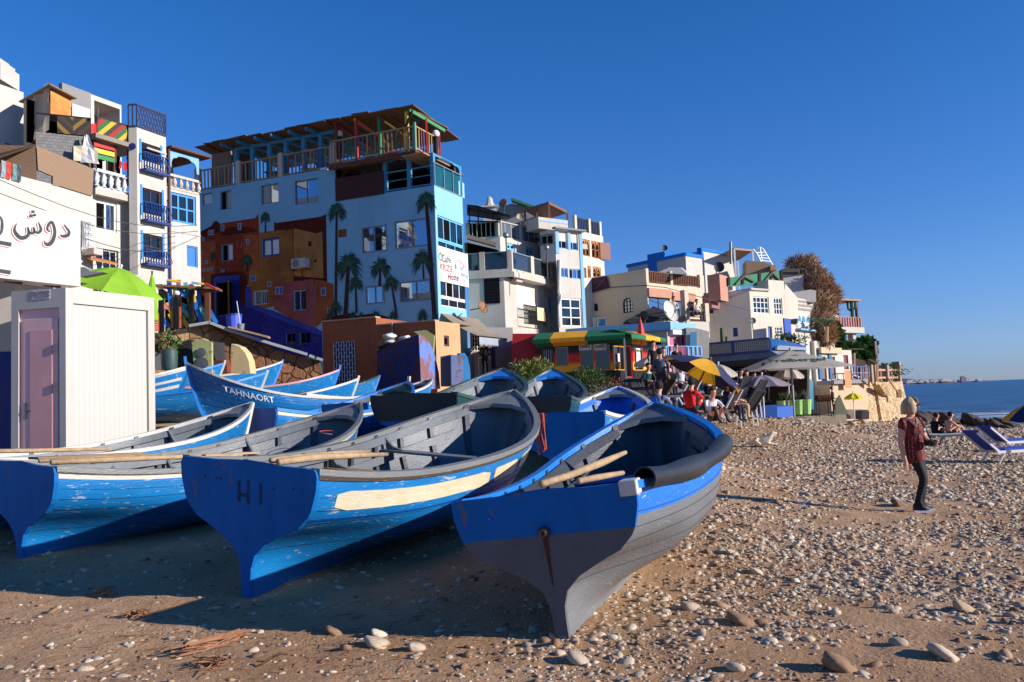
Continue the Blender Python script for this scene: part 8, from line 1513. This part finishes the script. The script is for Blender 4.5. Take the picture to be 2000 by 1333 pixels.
# ------------------------------------------------------------------ people, dog, parasols and beach furniture
def skin_mesh(J,E,rad,root,sub=2):
 """one continuous surface grown over a skeleton of joints J and bones E"""
 names=list(J);me=bpy.data.meshes.new('s');me.from_pydata([J[n]for n in names],[(names.index(a),names.index(b))for a,b in E],[]);o=bpy.data.objects.new('s',me);col.objects.link(o)
 o.modifiers.new('k','SKIN').use_smooth_shade=True;sb_=o.modifiers.new('u','SUBSURF');sb_.levels=sb_.render_levels=sub
 for i, n in enumerate(names):v=me.skin_vertices[0].data[i];r_=rad[n];v.radius=r_ if isinstance(r_,tuple)else(r_,r_);v.use_root=n==root
 dg=bpy.context.evaluated_depsgraph_get();dg.update();m2=bpy.data.meshes.new_from_object(o.evaluated_get(dg));bpy.data.objects.remove(o);return m2
def link(me,name,par,mats):
 me.materials.clear();[me.materials.append(m)for m in mats];o=bpy.data.objects.new(name,me);col.objects.link(o);o.parent=par;return o
SKN=mk('skin',(206,150,122),rough=.55,var=.08,bump=0);SHO=mk('shoe_black',(24,24,28),bump=0)
cl={}
def cloth(c):return mk('cloth_%d_%d_%d'%c,c,rough=.9,var=.2,vs_=6,bump=.1)
POSE=dict(stand=dict(pel=(0,0,.92),waist=(0,0,1.08),chest=(0,.0,1.28),neck=(0,0,1.45),head=(0,-.01,1.60),shr=(-.17,0,1.38),elr=(-.23,.02,1.1),war=(-.22,-.08,.86),har=(-.22,-.11,.78),shl=(.17,0,1.38),ell=(.23,0,1.1),wal=(.16,-.18,.98),hal=(.12,-.24,.98),hir=(-.09,0,.88),knr=(-.1,-.02,.48),anr=(-.1,.02,.08),tor=(-.1,-.14,.03),hil=(.09,0,.88),knl=(.1,-.04,.48),anl=(.1,.02,.08),tol=(.11,-.14,.03)),sit=dict(pel=(0,0,.50),waist=(0,.02,.66),chest=(0,.0,.86),neck=(0,-.03,1.03),head=(0,-.06,1.18),shr=(-.17,0,.96),elr=(-.24,-.08,.72),war=(-.12,-.28,.64),har=(-.06,-.34,.64),shl=(.17,0,.96),ell=(.24,-.1,.72),wal=(.12,-.3,.64),hal=(.06,-.36,.64),hir=(-.09,-.02,.48),knr=(-.12,-.44,.50),anr=(-.12,-.42,.1),tor=(-.12,-.56,.04),hil=(.09,-.02,.48),knl=(.12,-.44,.50),anl=(.12,-.42,.1),tol=(.12,-.56,.04)),low=dict(pel=(0,0,.14),waist=(0,.03,.28),chest=(0,-.02,.50),neck=(0,-.09,.66),head=(0,-.14,.80),shr=(-.17,-.02,.58),elr=(-.24,-.18,.42),war=(-.1,-.36,.42),har=(-.04,-.42,.42),shl=(.17,-.02,.58),ell=(.24,-.18,.42),wal=(.1,-.36,.42),hal=(.04,-.42,.42),hir=(-.09,-.03,.13),knr=(-.14,-.40,.42),anr=(-.12,-.56,.08),tor=(-.12,-.70,.04),hil=(.09,-.03,.13),knl=(.14,-.40,.42),anl=(.12,-.56,.08),tol=(.12,-.70,.04)))
ED=[('pel','waist'),('waist','chest'),('chest','neck'),('neck','head'),('chest','shr'),('shr','elr'),('elr','war'),('war','har'),('chest','shl'),('shl','ell'),('ell','wal'),('wal','hal'),('pel','hir'),('hir','knr'),('knr','anr'),('anr','tor'),('pel','hil'),('hil','knl'),('knl','anl'),('anl','tol')]
RD=dict(pel=(.15,.11),waist=(.13,.095),chest=(.155,.105),neck=.045,head=(.082,.098),shr=.055,shl=.055,elr=.042,ell=.042,war=.03,wal=.03,har=(.042,.02),hal=(.042,.02),hir=.085,hil=.085,knr=.06,knl=.06,anr=.042,anl=.042,tor=(.04,.025),tol=(.04,.025))
for J_ in POSE.values():h_=J_['head'];J_['crn']=(h_[0],h_[1]+.012,h_[2]+.062)
ED.append(('head','crn'));RD['crn']=(.088,.098)
_PC={}
def person(label,loc,rz,pose='stand',top=(40,40,50),leg=(30,32,40),hair=(40,28,22),s=1.0,group='people at the beach bar',long_=True,bare=False,hat=False):
 o=thing('person',label,'person',mat=Matrix.Translation(Vector(loc))@Matrix.Rotation(rz,4,'Z')@Matrix.Scale(s,4),group=group);J=POSE[pose]
 if pose not in _PC:_PC[pose]=skin_mesh(J,ED,RD,'pel',1)
 me=_PC[pose].copy();b=link(me,'body',o,[cloth(top),cloth(leg),SKN,SHO])
 nm=list(J);P_=[Vector(J[n])for n in nm];cm=dict(pel=1,waist=0,chest=0,neck=2,head=2,crn=2,shr=0,shl=0,elr=0 if long_ else 2,ell=0 if long_ else 2,war=2,wal=2,har=2,hal=2,hir=1,hil=1,knr=1,knl=1,anr=1,anl=1,tor=3,tol=3)
 if bare:cm.update(waist=2,chest=2,shr=2,shl=2,elr=2,ell=2,knr=2,knl=2,anr=2,anl=2,tor=2,tol=2)
 for f in me.polygons:c=f.center;f.material_index=cm[nm[min(range(len(P_)),key=lambda i:(P_[i]-c).length_squared)]]
 h=Vector(J['head']);mb=MB();mb.ball(h+Vector((0,.024,.040)),.110,14,(.92,1.02,.98));mb.v=[v for v in mb.v];mb.f=[f for f in mb.f if not(min(mb.v[i][1]for i in f)<h.y-.02 and max(mb.v[i][2]for i in f)<h.z+.095)and max(mb.v[i][2]for i in f)>h.z-.045];mb.m=[0]*len(mb.f);mb.build('hair',cloth(hair),o,world=False,smooth=True)
 mb=MB();mb.ball(h+Vector((0,-.112,-.005)),.016,6,(1,1.2,1.4));mb.build('nose',SKN,o,world=False)
 if hat:mb=MB();mb.lathe(h+Vector((0,.0,.07)),[(.13,0),(.11,.02),(.1,.08),(.0,.10)],12);mb.build('cap',cloth(hat),o,world=False)
 return o
def Gd(px,d,z=None):p=P(px,780,d);return Vector((p.x,p.y,gz(p.x,p.y)if z is None else z))
def at_z(px,py,d):return P(px,py,d)
PEO=[(1280,757,31,.3,'stand',(22,22,26),(24,26,32),(30,24,22),'person in black standing left of the group under the white parasol'),(1294,790,26,2.9,'stand',(64,72,92),(28,30,40),(34,26,22),'person in a grey blue denim jacket standing with back turned among the crowd'),(1287,828,18.5,2.6,'low',(110,116,136),(40,42,60),(36,26,22),'person hunched in a fine striped grey shirt just behind the bright blue boat'),(1350,812,21,2.5,'low',(206,24,26),(30,30,36),(30,24,22),'person in a bright red jacket sitting at the foot of the tilted parasol pole'),(1391,828,21.5,.3,'low',(214,214,220),(70,60,60),(70,44,36),'dark haired woman in a white top sitting on the ground behind the grey boat bow'),(1424,822,27,.9,'sit',(28,38,84),(34,40,66),(24,20,20),'man in navy sitting forward on the front lounger'),(1436,818,28,1.2,'sit',(176,36,40),(186,150,110),(28,22,20),'person in red beside the man in navy'),(1307,770,31,.2,'sit',(190,170,170),(40,36,40),(50,34,26),'woman in a pale pink top seated behind the denim jacket'),(1318,778,30,-.5,'sit',(84,92,78),(34,34,30),(40,30,24),'person in olive seated in the middle of the crowd'),(1333,780,30,.6,'sit',(206,206,210),(30,34,32),(30,24,22),'person with a white shawl seated left of the red jacket'),(1344,768,33,0,'sit',(176,110,70),(40,36,40),(90,60,40),'person in orange brown seated behind the white shawl'),(1352,770,33,-.3,'sit',(226,222,220),(30,32,40),(34,26,22),'small figure in white seated beside the orange brown one'),(1449,782,34,.4,'sit',(30,34,60),(20,22,30),(24,20,20),'dark figure seated under the mauve parasol, left'),(1462,784,34,-.4,'sit',(70,76,110),(24,26,36),(24,20,20),'figure in patterned violet seated under the mauve parasol'),(1475,786,35,.2,'sit',(26,26,30),(24,24,28),(24,20,20),'figure in black seated right under the mauve parasol'),(1300,764,33,0,'stand',(30,26,26),(24,24,26),(40,28,22),'standing figure in black with fair hair behind the crowd'),(948,738,38,2.8,'stand',(20,20,24),(20,20,24),(24,20,20),'person in black walking past the doorway under the awning'),(1628.5,812.5,49.5,1.2,'stand',(26,30,40),(30,40,46),(30,24,22),'man in dark clothes standing on the concrete ledge by the grills'),(1362,629,46.2,.5,'sit',(200,190,180),(60,60,70),(60,40,30),'guest with a pale shirt seated behind the log railing, right'),(1317,624,45.5,.2,'sit',(196,180,170),(60,60,70),(40,30,26),'guest seated behind the log railing below the black parasol'),(1343,618,46.5,.8,'sit',(50,46,46),(60,60,70),(40,30,26),'guest in dark clothes seated beside the stone pier')]
PEO+=[(1386,800,31,.4,'sit',(34,36,44),(24,24,30),(40,28,22),'figure in charcoal seated in the shade right of the tilted parasol'),(1410,792,34,-.2,'sit',(54,44,44),(30,30,34),(50,34,26),'figure in dark brown seated below the right cream parasol'),(1325,752,35,.1,'stand',(44,34,34),(28,28,30),(40,28,22),'standing figure in dark maroon right of the fair haired one'),(1268,778,30,.5,'sit',(26,60,56),(24,24,30),(30,24,22),'figure in dark green seated left of the denim jacket'),(1360,786,30,-.6,'sit',(60,44,50),(30,28,30),(70,44,30),'figure in plum seated behind the red jacket'),(1497,786,37,.3,'stand',(40,40,46),(30,30,36),(30,24,22),'waiter in dark clothes standing behind the blue planter box')]
for x, y, d, rz, pose, t_, l_, h_, lab in PEO:
 p=P(x,y,d)
 if pose=='sit':p.z-=.05
 person(lab,p,rz,pose,t_,l_,h_)
wf=G(1797,1001);WN=thing('person','woman in a red patterned tunic and black leggings standing on the shingle holding a camera','person',wf)
JW=dict(pel=(-.02,0,.88),waist=(-.03,0,1.02),chest=(-.04,.0,1.20),nb=(-.045,.0,1.33),neck=(-.03,-.005,1.39),head=(-.015,-.01,1.505),crown=(-.03,0,1.56),shr=(-.19,-.09,1.28),elr=(-.235,-.07,1.0),war=(-.205,-.09,.76),har=(-.19,-.095,.69),shl=(.11,.10,1.28),ell=(.14,-.0,1.04),wal=(.15,-.17,.955),hal=(.175,-.21,.965),hir=(-.06,-.04,.84),knr=(.045,-.10,.47),anr=(-.075,-.07,.09),hel=(-.10,-.07,.06),tor=(.07,-.11,.04),hil=(.04,.05,.84),knl=(.12,.05,.46),anl=(.07,.10,.09),tol=(.21,.07,.04))
RW_=dict(pel=(.16,.13),waist=(.15,.12),chest=(.155,.12),nb=(.07,.06),neck=.05,head=(.073,.088),crown=(.075,.088),shr=.062,elr=.048,war=.034,har=(.034,.024),shl=.06,ell=.046,wal=.033,hal=(.034,.024),hir=.10,hil=.095,knr=.062,knl=.058,anr=.045,anl=.045,hel=.035,tor=(.042,.028),tol=(.042,.028))
EW=[('pel','waist'),('waist','chest'),('chest','nb'),('nb','neck'),('neck','head'),('head','crown'),('chest','shr'),('shr','elr'),('elr','war'),('war','har'),('chest','shl'),('shl','ell'),('ell','wal'),('wal','hal'),('pel','hir'),('hir','knr'),('knr','anr'),('anr','hel'),('anr','tor'),('pel','hil'),('hil','knl'),('knl','anl'),('anl','tol')]
for sd_, h, dv, fs in(('r',(-.19,-.095,.69),(0,0,-1),((-.022,-.012),(-.008,-.014),(.006,-.012),(.018,-.006))),('l',(.175,-.21,.965),(.35,-.2,.55),((-.02,-.0),(-.007,-.012),(.007,-.016),(.02,-.012)))):
 h, dv=Vector(h), Vector(dv).normalized()
 for i, (a,b_)in enumerate(fs):
  L_=(.07,.08,.076,.06)[i];k0, k1, k2='f%s%d'%(sd_,i), 'g%s%d'%(sd_,i), 'h%s%d'%(sd_,i);cx=Vector((a,b_,0));cur=Vector((.012,-.014,0))if sd_=='r' else Vector((-.03,.0,-.012))
  JW[k0]=tuple(h+cx+dv*.025);JW[k1]=tuple(h+cx*1.2+dv*(.03+L_*.5)+cur*.4);JW[k2]=tuple(h+cx*1.15+dv*(.03+L_*.9)+cur*1.6);RW_[k0], RW_[k1], RW_[k2]=.0095, .0085, .0075;EW+=[('ha'+sd_,k0),(k0,k1),(k1,k2)]
 t0=h+Vector((.03,-.008,0))+dv*.0;JW['t'+sd_]=tuple(t0);JW['u'+sd_]=tuple(t0+dv*.04+Vector((.012,0,0)));RW_['t'+sd_]=.011;RW_['u'+sd_]=.009;EW+=[('ha'+sd_,'t'+sd_),('t'+sd_,'u'+sd_)]
mw=skin_mesh(JW,EW,RW_,'pel',2);LEG=mk('leggings_black',(18,18,22),rough=.8,bump=0);WBODY=link(mw,'body',WN,[SKN,LEG])
for f in mw.polygons:
 c=f.center
 if c.z<.90 and not(c.x<-.13 and c.y<-.02 and c.z>.5):f.material_index=1
 elif c.z<1.30 and c.x>-.165 and not(c.y<-.115 and c.x>.07)and not(c.x>.10 and c.z<1.12):f.material_index=2
TU=mk('tunic_red',(120,22,26),rough=.85,var=.5,vs_=5,bump=.2,wear=(18,12,16),wamt=.65,wsc=14);t=TU.node_tree;L=t.links.new;bs_=t.nodes['Principled BSDF'];src=bs_.inputs['Base Color'].links[0].from_socket
tc=nn(t,'ShaderNodeTexCoord');mp=nn(t,'ShaderNodeMapping');mp.inputs['Scale'].default_value=(28,28,38);L(tc.outputs['Object'],mp.inputs[0]);vo=nn(t,'ShaderNodeTexVoronoi',Scale=1.0);vo.inputs['Randomness'].default_value=.35;L(mp.outputs[0],vo.inputs['Vector']);r_=nn(t,'ShaderNodeMapRange');r_.inputs[1].default_value=.2;r_.inputs[2].default_value=.26;r_.inputs[3].default_value=.8;r_.inputs[4].default_value=0;L(vo.outputs['Distance'],r_.inputs[0]);mx=nn(t,'ShaderNodeMix',data_type='RGBA');L(r_.outputs[0],mx.inputs[0]);L(src,mx.inputs[6]);mx.inputs[7].default_value=lin((206,170,140));L(mx.outputs[2],bs_.inputs['Base Color'])
JT={k:JW[k]for k in('pel','waist','chest','shr','shl')};JT.update(nk=(-.045,.0,1.31),hem=(-.01,-.005,.66),mid=(-.02,0,.80),slr=(-.215,-.085,1.13),sll=(.135,.05,1.13))
RT=dict(pel=(.172,.15),waist=(.155,.135),chest=(.172,.14),nk=(.10,.075),hem=(.172,.15),mid=(.178,.152),shr=.078,shl=.074,slr=.078,sll=.07)
mw.materials.append(TU);link(skin_mesh(JT,[('hem','mid'),('mid','pel'),('pel','waist'),('waist','chest'),('chest','nk'),('chest','shr'),('shr','slr'),('chest','shl'),('shl','sll')],RT,'hem',2),'tunic',WN,[TU])
M_=WN;wb=lambda mb, n, m, sm=False:mb.build(n,m,WN,world=False,smooth=sm)
mb=MB();rr=random.Random(3);hc=Vector((-.035,.004,1.545));rows=[]
for i in range(9):
 th=i/8;row=[]
 for k in range(17):
  a=R(62)+R(228)*k/16;rad_=.112*math.sin(min(1,.12+th*1.1)*math.pi/2)*(1.02+.04*math.sin(k*2.3))*(1.0+.10*math.sin(th*3.0));z_=1.635-.245*th**1.35+.01*math.sin(k*1.7)*th;row.append(Vector((hc.x+rad_*math.cos(a)*1.0,hc.y+rad_*math.sin(a)*.98,z_)))
 rows.append(row)
mb.grid(rows);mb.poly(rows[0]);hr=wb(mb,'hair',mk('hair_blonde',(202,168,124),rough=.6,var=.75,vs_=9,stretch=(5,5,.25),bump=.6,bs=30),True);so_=hr.modifiers.new('thick','SOLIDIFY');so_.thickness=.018;so_.offset=-1
mb=MB()
for k in range(9):a=-.9+k*.22;mb.tube([(hc.x+.02,hc.y-.0+.03*a,1.628),(hc.x+.075,hc.y+.075*a,1.595),(hc.x+.100-.02*abs(a),hc.y+.10*a,1.548)],[.013,.013,.006],5)
wb(mb,'fringe',mk('hair_blonde',(202,168,124)),True)
mb=MB();mb.ball((.082,-.012,1.50),.016,8,(1.1,.7,1.3));wb(mb,'nose',SKN,True);mb=MB();mb.box((.070,-.045,1.515),(.03,.045,.032));mb.box((.070,.022,1.515),(.03,.045,.032));mb.bar((.06,-.065,1.52),(-.04,-.095,1.515),.006,.008);wb(mb,'sunglasses',SHO)
mb=MB();mb.box((.068,-.012,1.458),(.012,.04,.010));wb(mb,'mouth',mk('lips',(170,84,80)));mb=MB();mb.ball((.0,-.062,1.275),.07,10,(.62,.95,1.0));wb(mb,'neckline',SKN)
mb=MB();mb.box((.115,-.205,.985),(.13,.09,.085));mb.tube([(.10,-.24,.985),(.08,-.32,.975)],[.042,.038],12);wb(mb,'camera',SHO);mb=MB();mb.tube([(-.13,-.14,1.30),(-.02,-.185,1.17),(.07,-.20,1.03)],.011,5);mb.tube([(.03,-.10,1.335),(.09,-.16,1.18),(.13,-.20,1.03)],.011,5);wb(mb,'camera_strap',SHO)
mb=MB();mb.box((.055,-.205,1.17),(.028,.01,.04));wb(mb,'pendant',FW)
for(ax_,ay,tx,ty)in((-.09,-.06,.10,-.10),(.05,.10,.24,.07)):
 mb=MB();mb.mat(0);mb.bar((ax_-.03,ay,.022),(tx,ty,.018),.085,.035);wb(mb,'shoe_sole',FW);mb=MB();mb.tube([(ax_-.02,ay,.075),(ax_+.05,ay-.01,.075),(tx-.02,ty,.05)],[.05,.048,.034],10);wb(mb,'shoe',SHO,True)
dg_=G(1490,874)+Vector((0,0,.04));JD=dict(hip=(-.26,0,.14),mid=(-.05,0,.15),ch=(.14,0,.17),nk=(.24,0,.30),hd=(.32,0,.37),mz=(.44,0,.355),ear=(.29,-.06,.42),ear2=(.29,.06,.42),el=(.16,-.10,.06),pw=(.42,-.09,.035),el2=(.16,.10,.06),pw2=(.42,.09,.035),kn=(-.14,-.15,.10),hk=(-.06,-.17,.04),kn2=(-.14,.15,.10),hk2=(-.06,.17,.04),t1=(-.4,0,.08),t2=(-.55,-.06,.04));RDg=dict(hip=.12,mid=.11,ch=.13,nk=.075,hd=.072,mz=.035,ear=.02,ear2=.02,el=.045,pw=.03,el2=.045,pw2=.03,kn=.05,hk=.03,kn2=.05,hk2=.03,t1=.03,t2=.018)
DG=thing('dog','cream dog lying on the shingle with its head raised','dog',mat=Matrix.Translation(dg_)@Matrix.Rotation(-.25,4,'Z'));link(skin_mesh(JD,[('hip','mid'),('mid','ch'),('ch','nk'),('nk','hd'),('hd','mz'),('hd','ear'),('hd','ear2'),('ch','el'),('el','pw'),('ch','el2'),('el2','pw2'),('hip','kn'),('kn','hk'),('hip','kn2'),('kn2','hk2'),('hip','t1'),('t1','t2')],RDg,'mid',2),'body',DG,[mk('dog_cream',(232,212,180),rough=.9,var=.3,vs_=6,bump=.5,bs=40)])
mb=MB();mb.ball((.478,0,.365),.016,6);mb.ball((.37,-.045,.395),.009,6);mb.ball((.37,.045,.395),.009,6);mb.build('nose_and_eyes',SHO,DG,world=False)
CV=mk('canvas_cream',(206,196,176),rough=.9,var=.1,trans=.3,bump=.05);CVM=mk('canvas_mauve',(150,134,146),rough=.9,var=.1,trans=.2,bump=.05);NV, YC=mk('canvas_navy',(30,36,76),rough=.8,bump=.05), mk('canvas_yellow',(222,164,36),rough=.8,bump=.05,trans=.25);CVG=mk('canvas_greige',(200,196,182),rough=.9,var=.08,trans=.45,bump=.05)
def pz_(x,d,y=None):p=P(x,800,d);return gz(p.x,p.y)-.05
c=P(1273,694,33);parasol('cream parasol standing left of the tilted navy and yellow one',c,.76,.33,pz_(1273,33),CV,valance=.07);c=P(1303,710,36);parasol('cream parasol half hidden behind the left cream one',c,.62,.25,pz_(1300,36),CV,valance=.07)
c=P(1318,712,33);parasol('pale mauve parasol partly behind the tilted navy and yellow one',c,.75,.35,pz_(1318,33),CVM);c=P(1403,712,33);parasol('cream parasol showing right behind the tilted navy and yellow one',c,.75,.4,pz_(1403,33),CV,valance=.07)
c=P(1386,704,26.5);parasol('big navy and yellow striped parasol leaning over to the right',c,1.32,.5,pz_(1370,26.5),NV,n=8,m2=YC,tilt=(.55,.02,1),poler=.03,polem=mk('pole_brown',(120,80,60)))
c=P(1488,733,33);parasol('wide mauve parasol on a white pole with a red foot',c,1.12,.42,pz_(1488,33),CVM,valance=.0);c=P(1538,716,42);parasol('cream domed parasol behind the mauve one',c,.78,.5,pz_(1538,42),CV,valance=.08);c=P(1666,768,49.5);parasol('small bright yellow parasol beside the man on the ledge',c,.52,.28,c.z-1.6,mk('canvas_bright_yellow',(232,214,30),rough=.8,trans=.3),valance=.04)
ct=P(1543,684,38.5);FBP=parasol('very large square greige parasol with green lettering',ct,3.0,.88,pz_(1553,38.5)+.1,CVG,square=True,poler=.06,polem=METG,sag=.0)
k0=ct+Vector((3.0*math.cos(math.pi*5/4),3.0*math.sin(math.pi*5/4),-.88));k1=ct+Vector((3.0*math.cos(math.pi*7/4),3.0*math.sin(math.pi*7/4),-.88));mdl=(k0+k1)/2;upv=(ct-mdl).normalized();rtv=(k1-k0).normalized();nv=rtv.cross(upv).normalized();nv=nv if nv.z>0 else-nv;FI=WM[FBP.name].inverted();text_map('Freiberger',.62,lambda x,y,z:FI@(mdl+upv*(upv.dot(ct-mdl)*.40+y)+rtv*(x-.1)+nv*.02),'lettering',mk('letter_green',(20,70,58)),FBP)
mb=MB();q=mdl+upv*(upv.dot(ct-mdl)*.66)+nv*.02;mb.poly([q+rtv*.0+upv*.12,q+rtv*.2,q-upv*.02,q-rtv*.2]);mb.build('emblem',mk('emblem_red',(140,84,84)),FBP)
c=P(2014,788,21);parasol('navy and yellow parasol cut by the right edge of the view',c,.68,.40,pz_(2012,21)-.1,NV,m2=YC)
def lounger(label,loc,rz,fr,cushion,back=50,group='sun loungers'):
 T=Matrix.Translation(Vector(loc))@Matrix.Rotation(rz,4,'Z');o=thing('sun_lounger',label,'sun lounger',mat=T,group=group);B_=lambda mb, n, m, p=o:mb.build(n,m,p,world=False);a=R(back);bx_, bz=-.55-.72*math.cos(a), .34+.72*math.sin(a)
 mb=MB();[mb.bar((-.6,y,.32),(1.15,y,.32),.05,.07)for y in(-.3,.3)];mb.bar((1.15,-.3,.32),(1.15,.3,.32),.05,.07);[mb.bar((-.55,y,.34),(bx_,y,bz),.05,.05)for y in(-.29,.29)];B_(mb,'frame',fr)
 for x in(-.5,.95):
  for y in(-.3,.3):mb=MB();mb.tube([(x+.12,y,.3),(x,y,.15),(x-.08 if x<0 else x+.1,y,.02)],[.03,.026,.03],6);B_(mb,'leg',fr)
 mb=MB();mb.box((.3,0,.375),(1.65,.54,.05));B_(mb,'seat',cushion);mb=MB();mb.bar((-.53,0,.39),(bx_,0,bz+.04),.54,.05);B_(mb,'backrest',cushion);return o
BLS, BKC, BWF=mk('sling_blue',(24,64,170),rough=.8,bump=.1), mk('cushion_black',(30,32,38),rough=.8), mk('plastic_white',(226,226,222),rough=.4,bump=0)
p=G(1975,905);lounger('white plastic lounger with blue sling at the right edge, nearest the camera',p,R(8),BWF,BLS,42);p=G(2010,885)+Vector((0,.6,0));lounger('second blue slung lounger just behind the nearest one',p,R(10),BWF,BLS,40)
p=G(1848,868);lounger('low grey blue lounger under the couple by the water',p,R(15),BKC,mk('sling_grey',(110,122,140)),5);person('person in black sitting beside the bare backed man on the far lounger',p+Vector((-.25,.25,.22)),1.9,'low',(20,20,24),(20,20,24),(60,40,30),group='couple by the water');person('bare backed man with dark hair sitting on the far lounger',p+Vector((.1,-.05,.24)),1.7,'low',(200,150,120),(24,26,30),(24,20,20),bare=True,group='couple by the water')
def table(label,loc,s_=.6,h=.42,m=BWF,name='plastic_table'):
 o=thing(name,label,'table',loc,group='white plastic tables');c=Vector(loc);MB().box(c+Vector((0,0,h)),(s_,s_,.035)).build('table_top',m,o)
 for sx_ in(-1,1):
  for sy in(-1,1):mb=MB();mb.bar(c+Vector((sx_*s_*.48,sy*s_*.48,0)),c+Vector((sx_*s_*.42,sy*s_*.42,h)),.045,.045);mb.build('leg',m,o)
table('low white plastic table beside the couple by the water',G(1877,866),.6,.42);table('nearer white plastic table in front of the mauve parasol',G(1460,833),.62,.62);table('farther white plastic table in front of the mauve parasol',G(1470,824)+Vector((.1,.4,.12)),.6,.62)
for i, (x,y,d,rz,bk)in enumerate(((1392,822,27,2.5,58),(1405,815,29,2.6,55),(1440,818,29,2.2,50),(1375,790,31,2.4,60),(1425,788,33,2.3,62),(1448,796,31,2.4,55),(1262,800,28,2.4,50),(1250,778,31,2.6,60),(1228,762,32,2.8,55),(1320,792,29,2.2,50))):
 lounger('black cushioned recliner, %s'%['left of the man in navy','behind the one left of the man in navy','carrying the man in navy and the person in red','directly behind the tilted parasol pole','farthest back between the two big parasols','under the left side of the mauve parasol','beside the cushion bush','left of the left cream parasol pole','highest up, below the cafe corner','among the seated crowd'][i],P(x,y,d),rz,mk('frame_dark',(70,72,78))if i%3 else BWF,BKC,bk,'black recliners at the bar')
px_prism(33.5,[(1483,818),(1484,793),(1518,795),(1518,820)],(.9,.8,0),mk('planter_blue',(20,84,170),rough=.6),'planter_box','royal blue planter box right of the mauve parasol pole','planter')
for i, (x,lab)in enumerate(((1575,'left rusty half drum grill on tall legs'),(1607,'right rusty half drum grill on tall legs'))):
 c=P(x,772,45);o=thing('drum_grill',lab,'grill',c-Vector((0,0,1.1)),group='drum grills');mb=MB();rows=[[c+Vector((xx,.28*math.cos(a),-.36*math.sin(a)))for a in[math.pi*k/8 for k in range(9)]]for xx in(-.36,.36)];mb.grid(rows);mb.poly(rows[0]);mb.poly(rows[1]);mb.build('drum',mk('drum_rust',(92,52,38),rough=.9,var=.4),o)
 for sx_ in(-.32,.32):
  for sy in(-.2,.2):mb=MB();mb.bar(c+Vector((sx_,sy,-1.15)),c+Vector((sx_,sy,-.2)),.035,.035);mb.build('leg',FK,o)
px_prism(49,[(1632,812),(1632,785),(1640,772),(1656,808),(1650,812)],(0,.15,0),mk('painting_board',(110,120,90),wear=(170,60,50),wamt=.5,wsc=3),'painted_board','painted boards leaning behind the man on the ledge','board')
WR=thing('overhead_wires','thin electric wires strung across the white houses at the left','wire',P(200,450,22));
for a, b_ in(((0,352,22),(385,440,33)),((160,464,22),(386,462,33)),((0,378,22),(386,452,33))):A, B=P(*a), P(*b_);mb=MB();mb.tube([A.lerp(B,t_/8)-Vector((0,0,.5*math.sin(math.pi*t_/8)))for t_ in range(9)],.012,4);mb.build('wire',METG,WR)
A, B=Fo.px(1187,562), P(1463,607,51);mb=MB();mb.tube([A,P(1262,558,46.5),P(1300,562,46),B],.02,4);tag(mb.build('cable',FK),'black cable looping from the beige hotel to the gridded window house','cable')
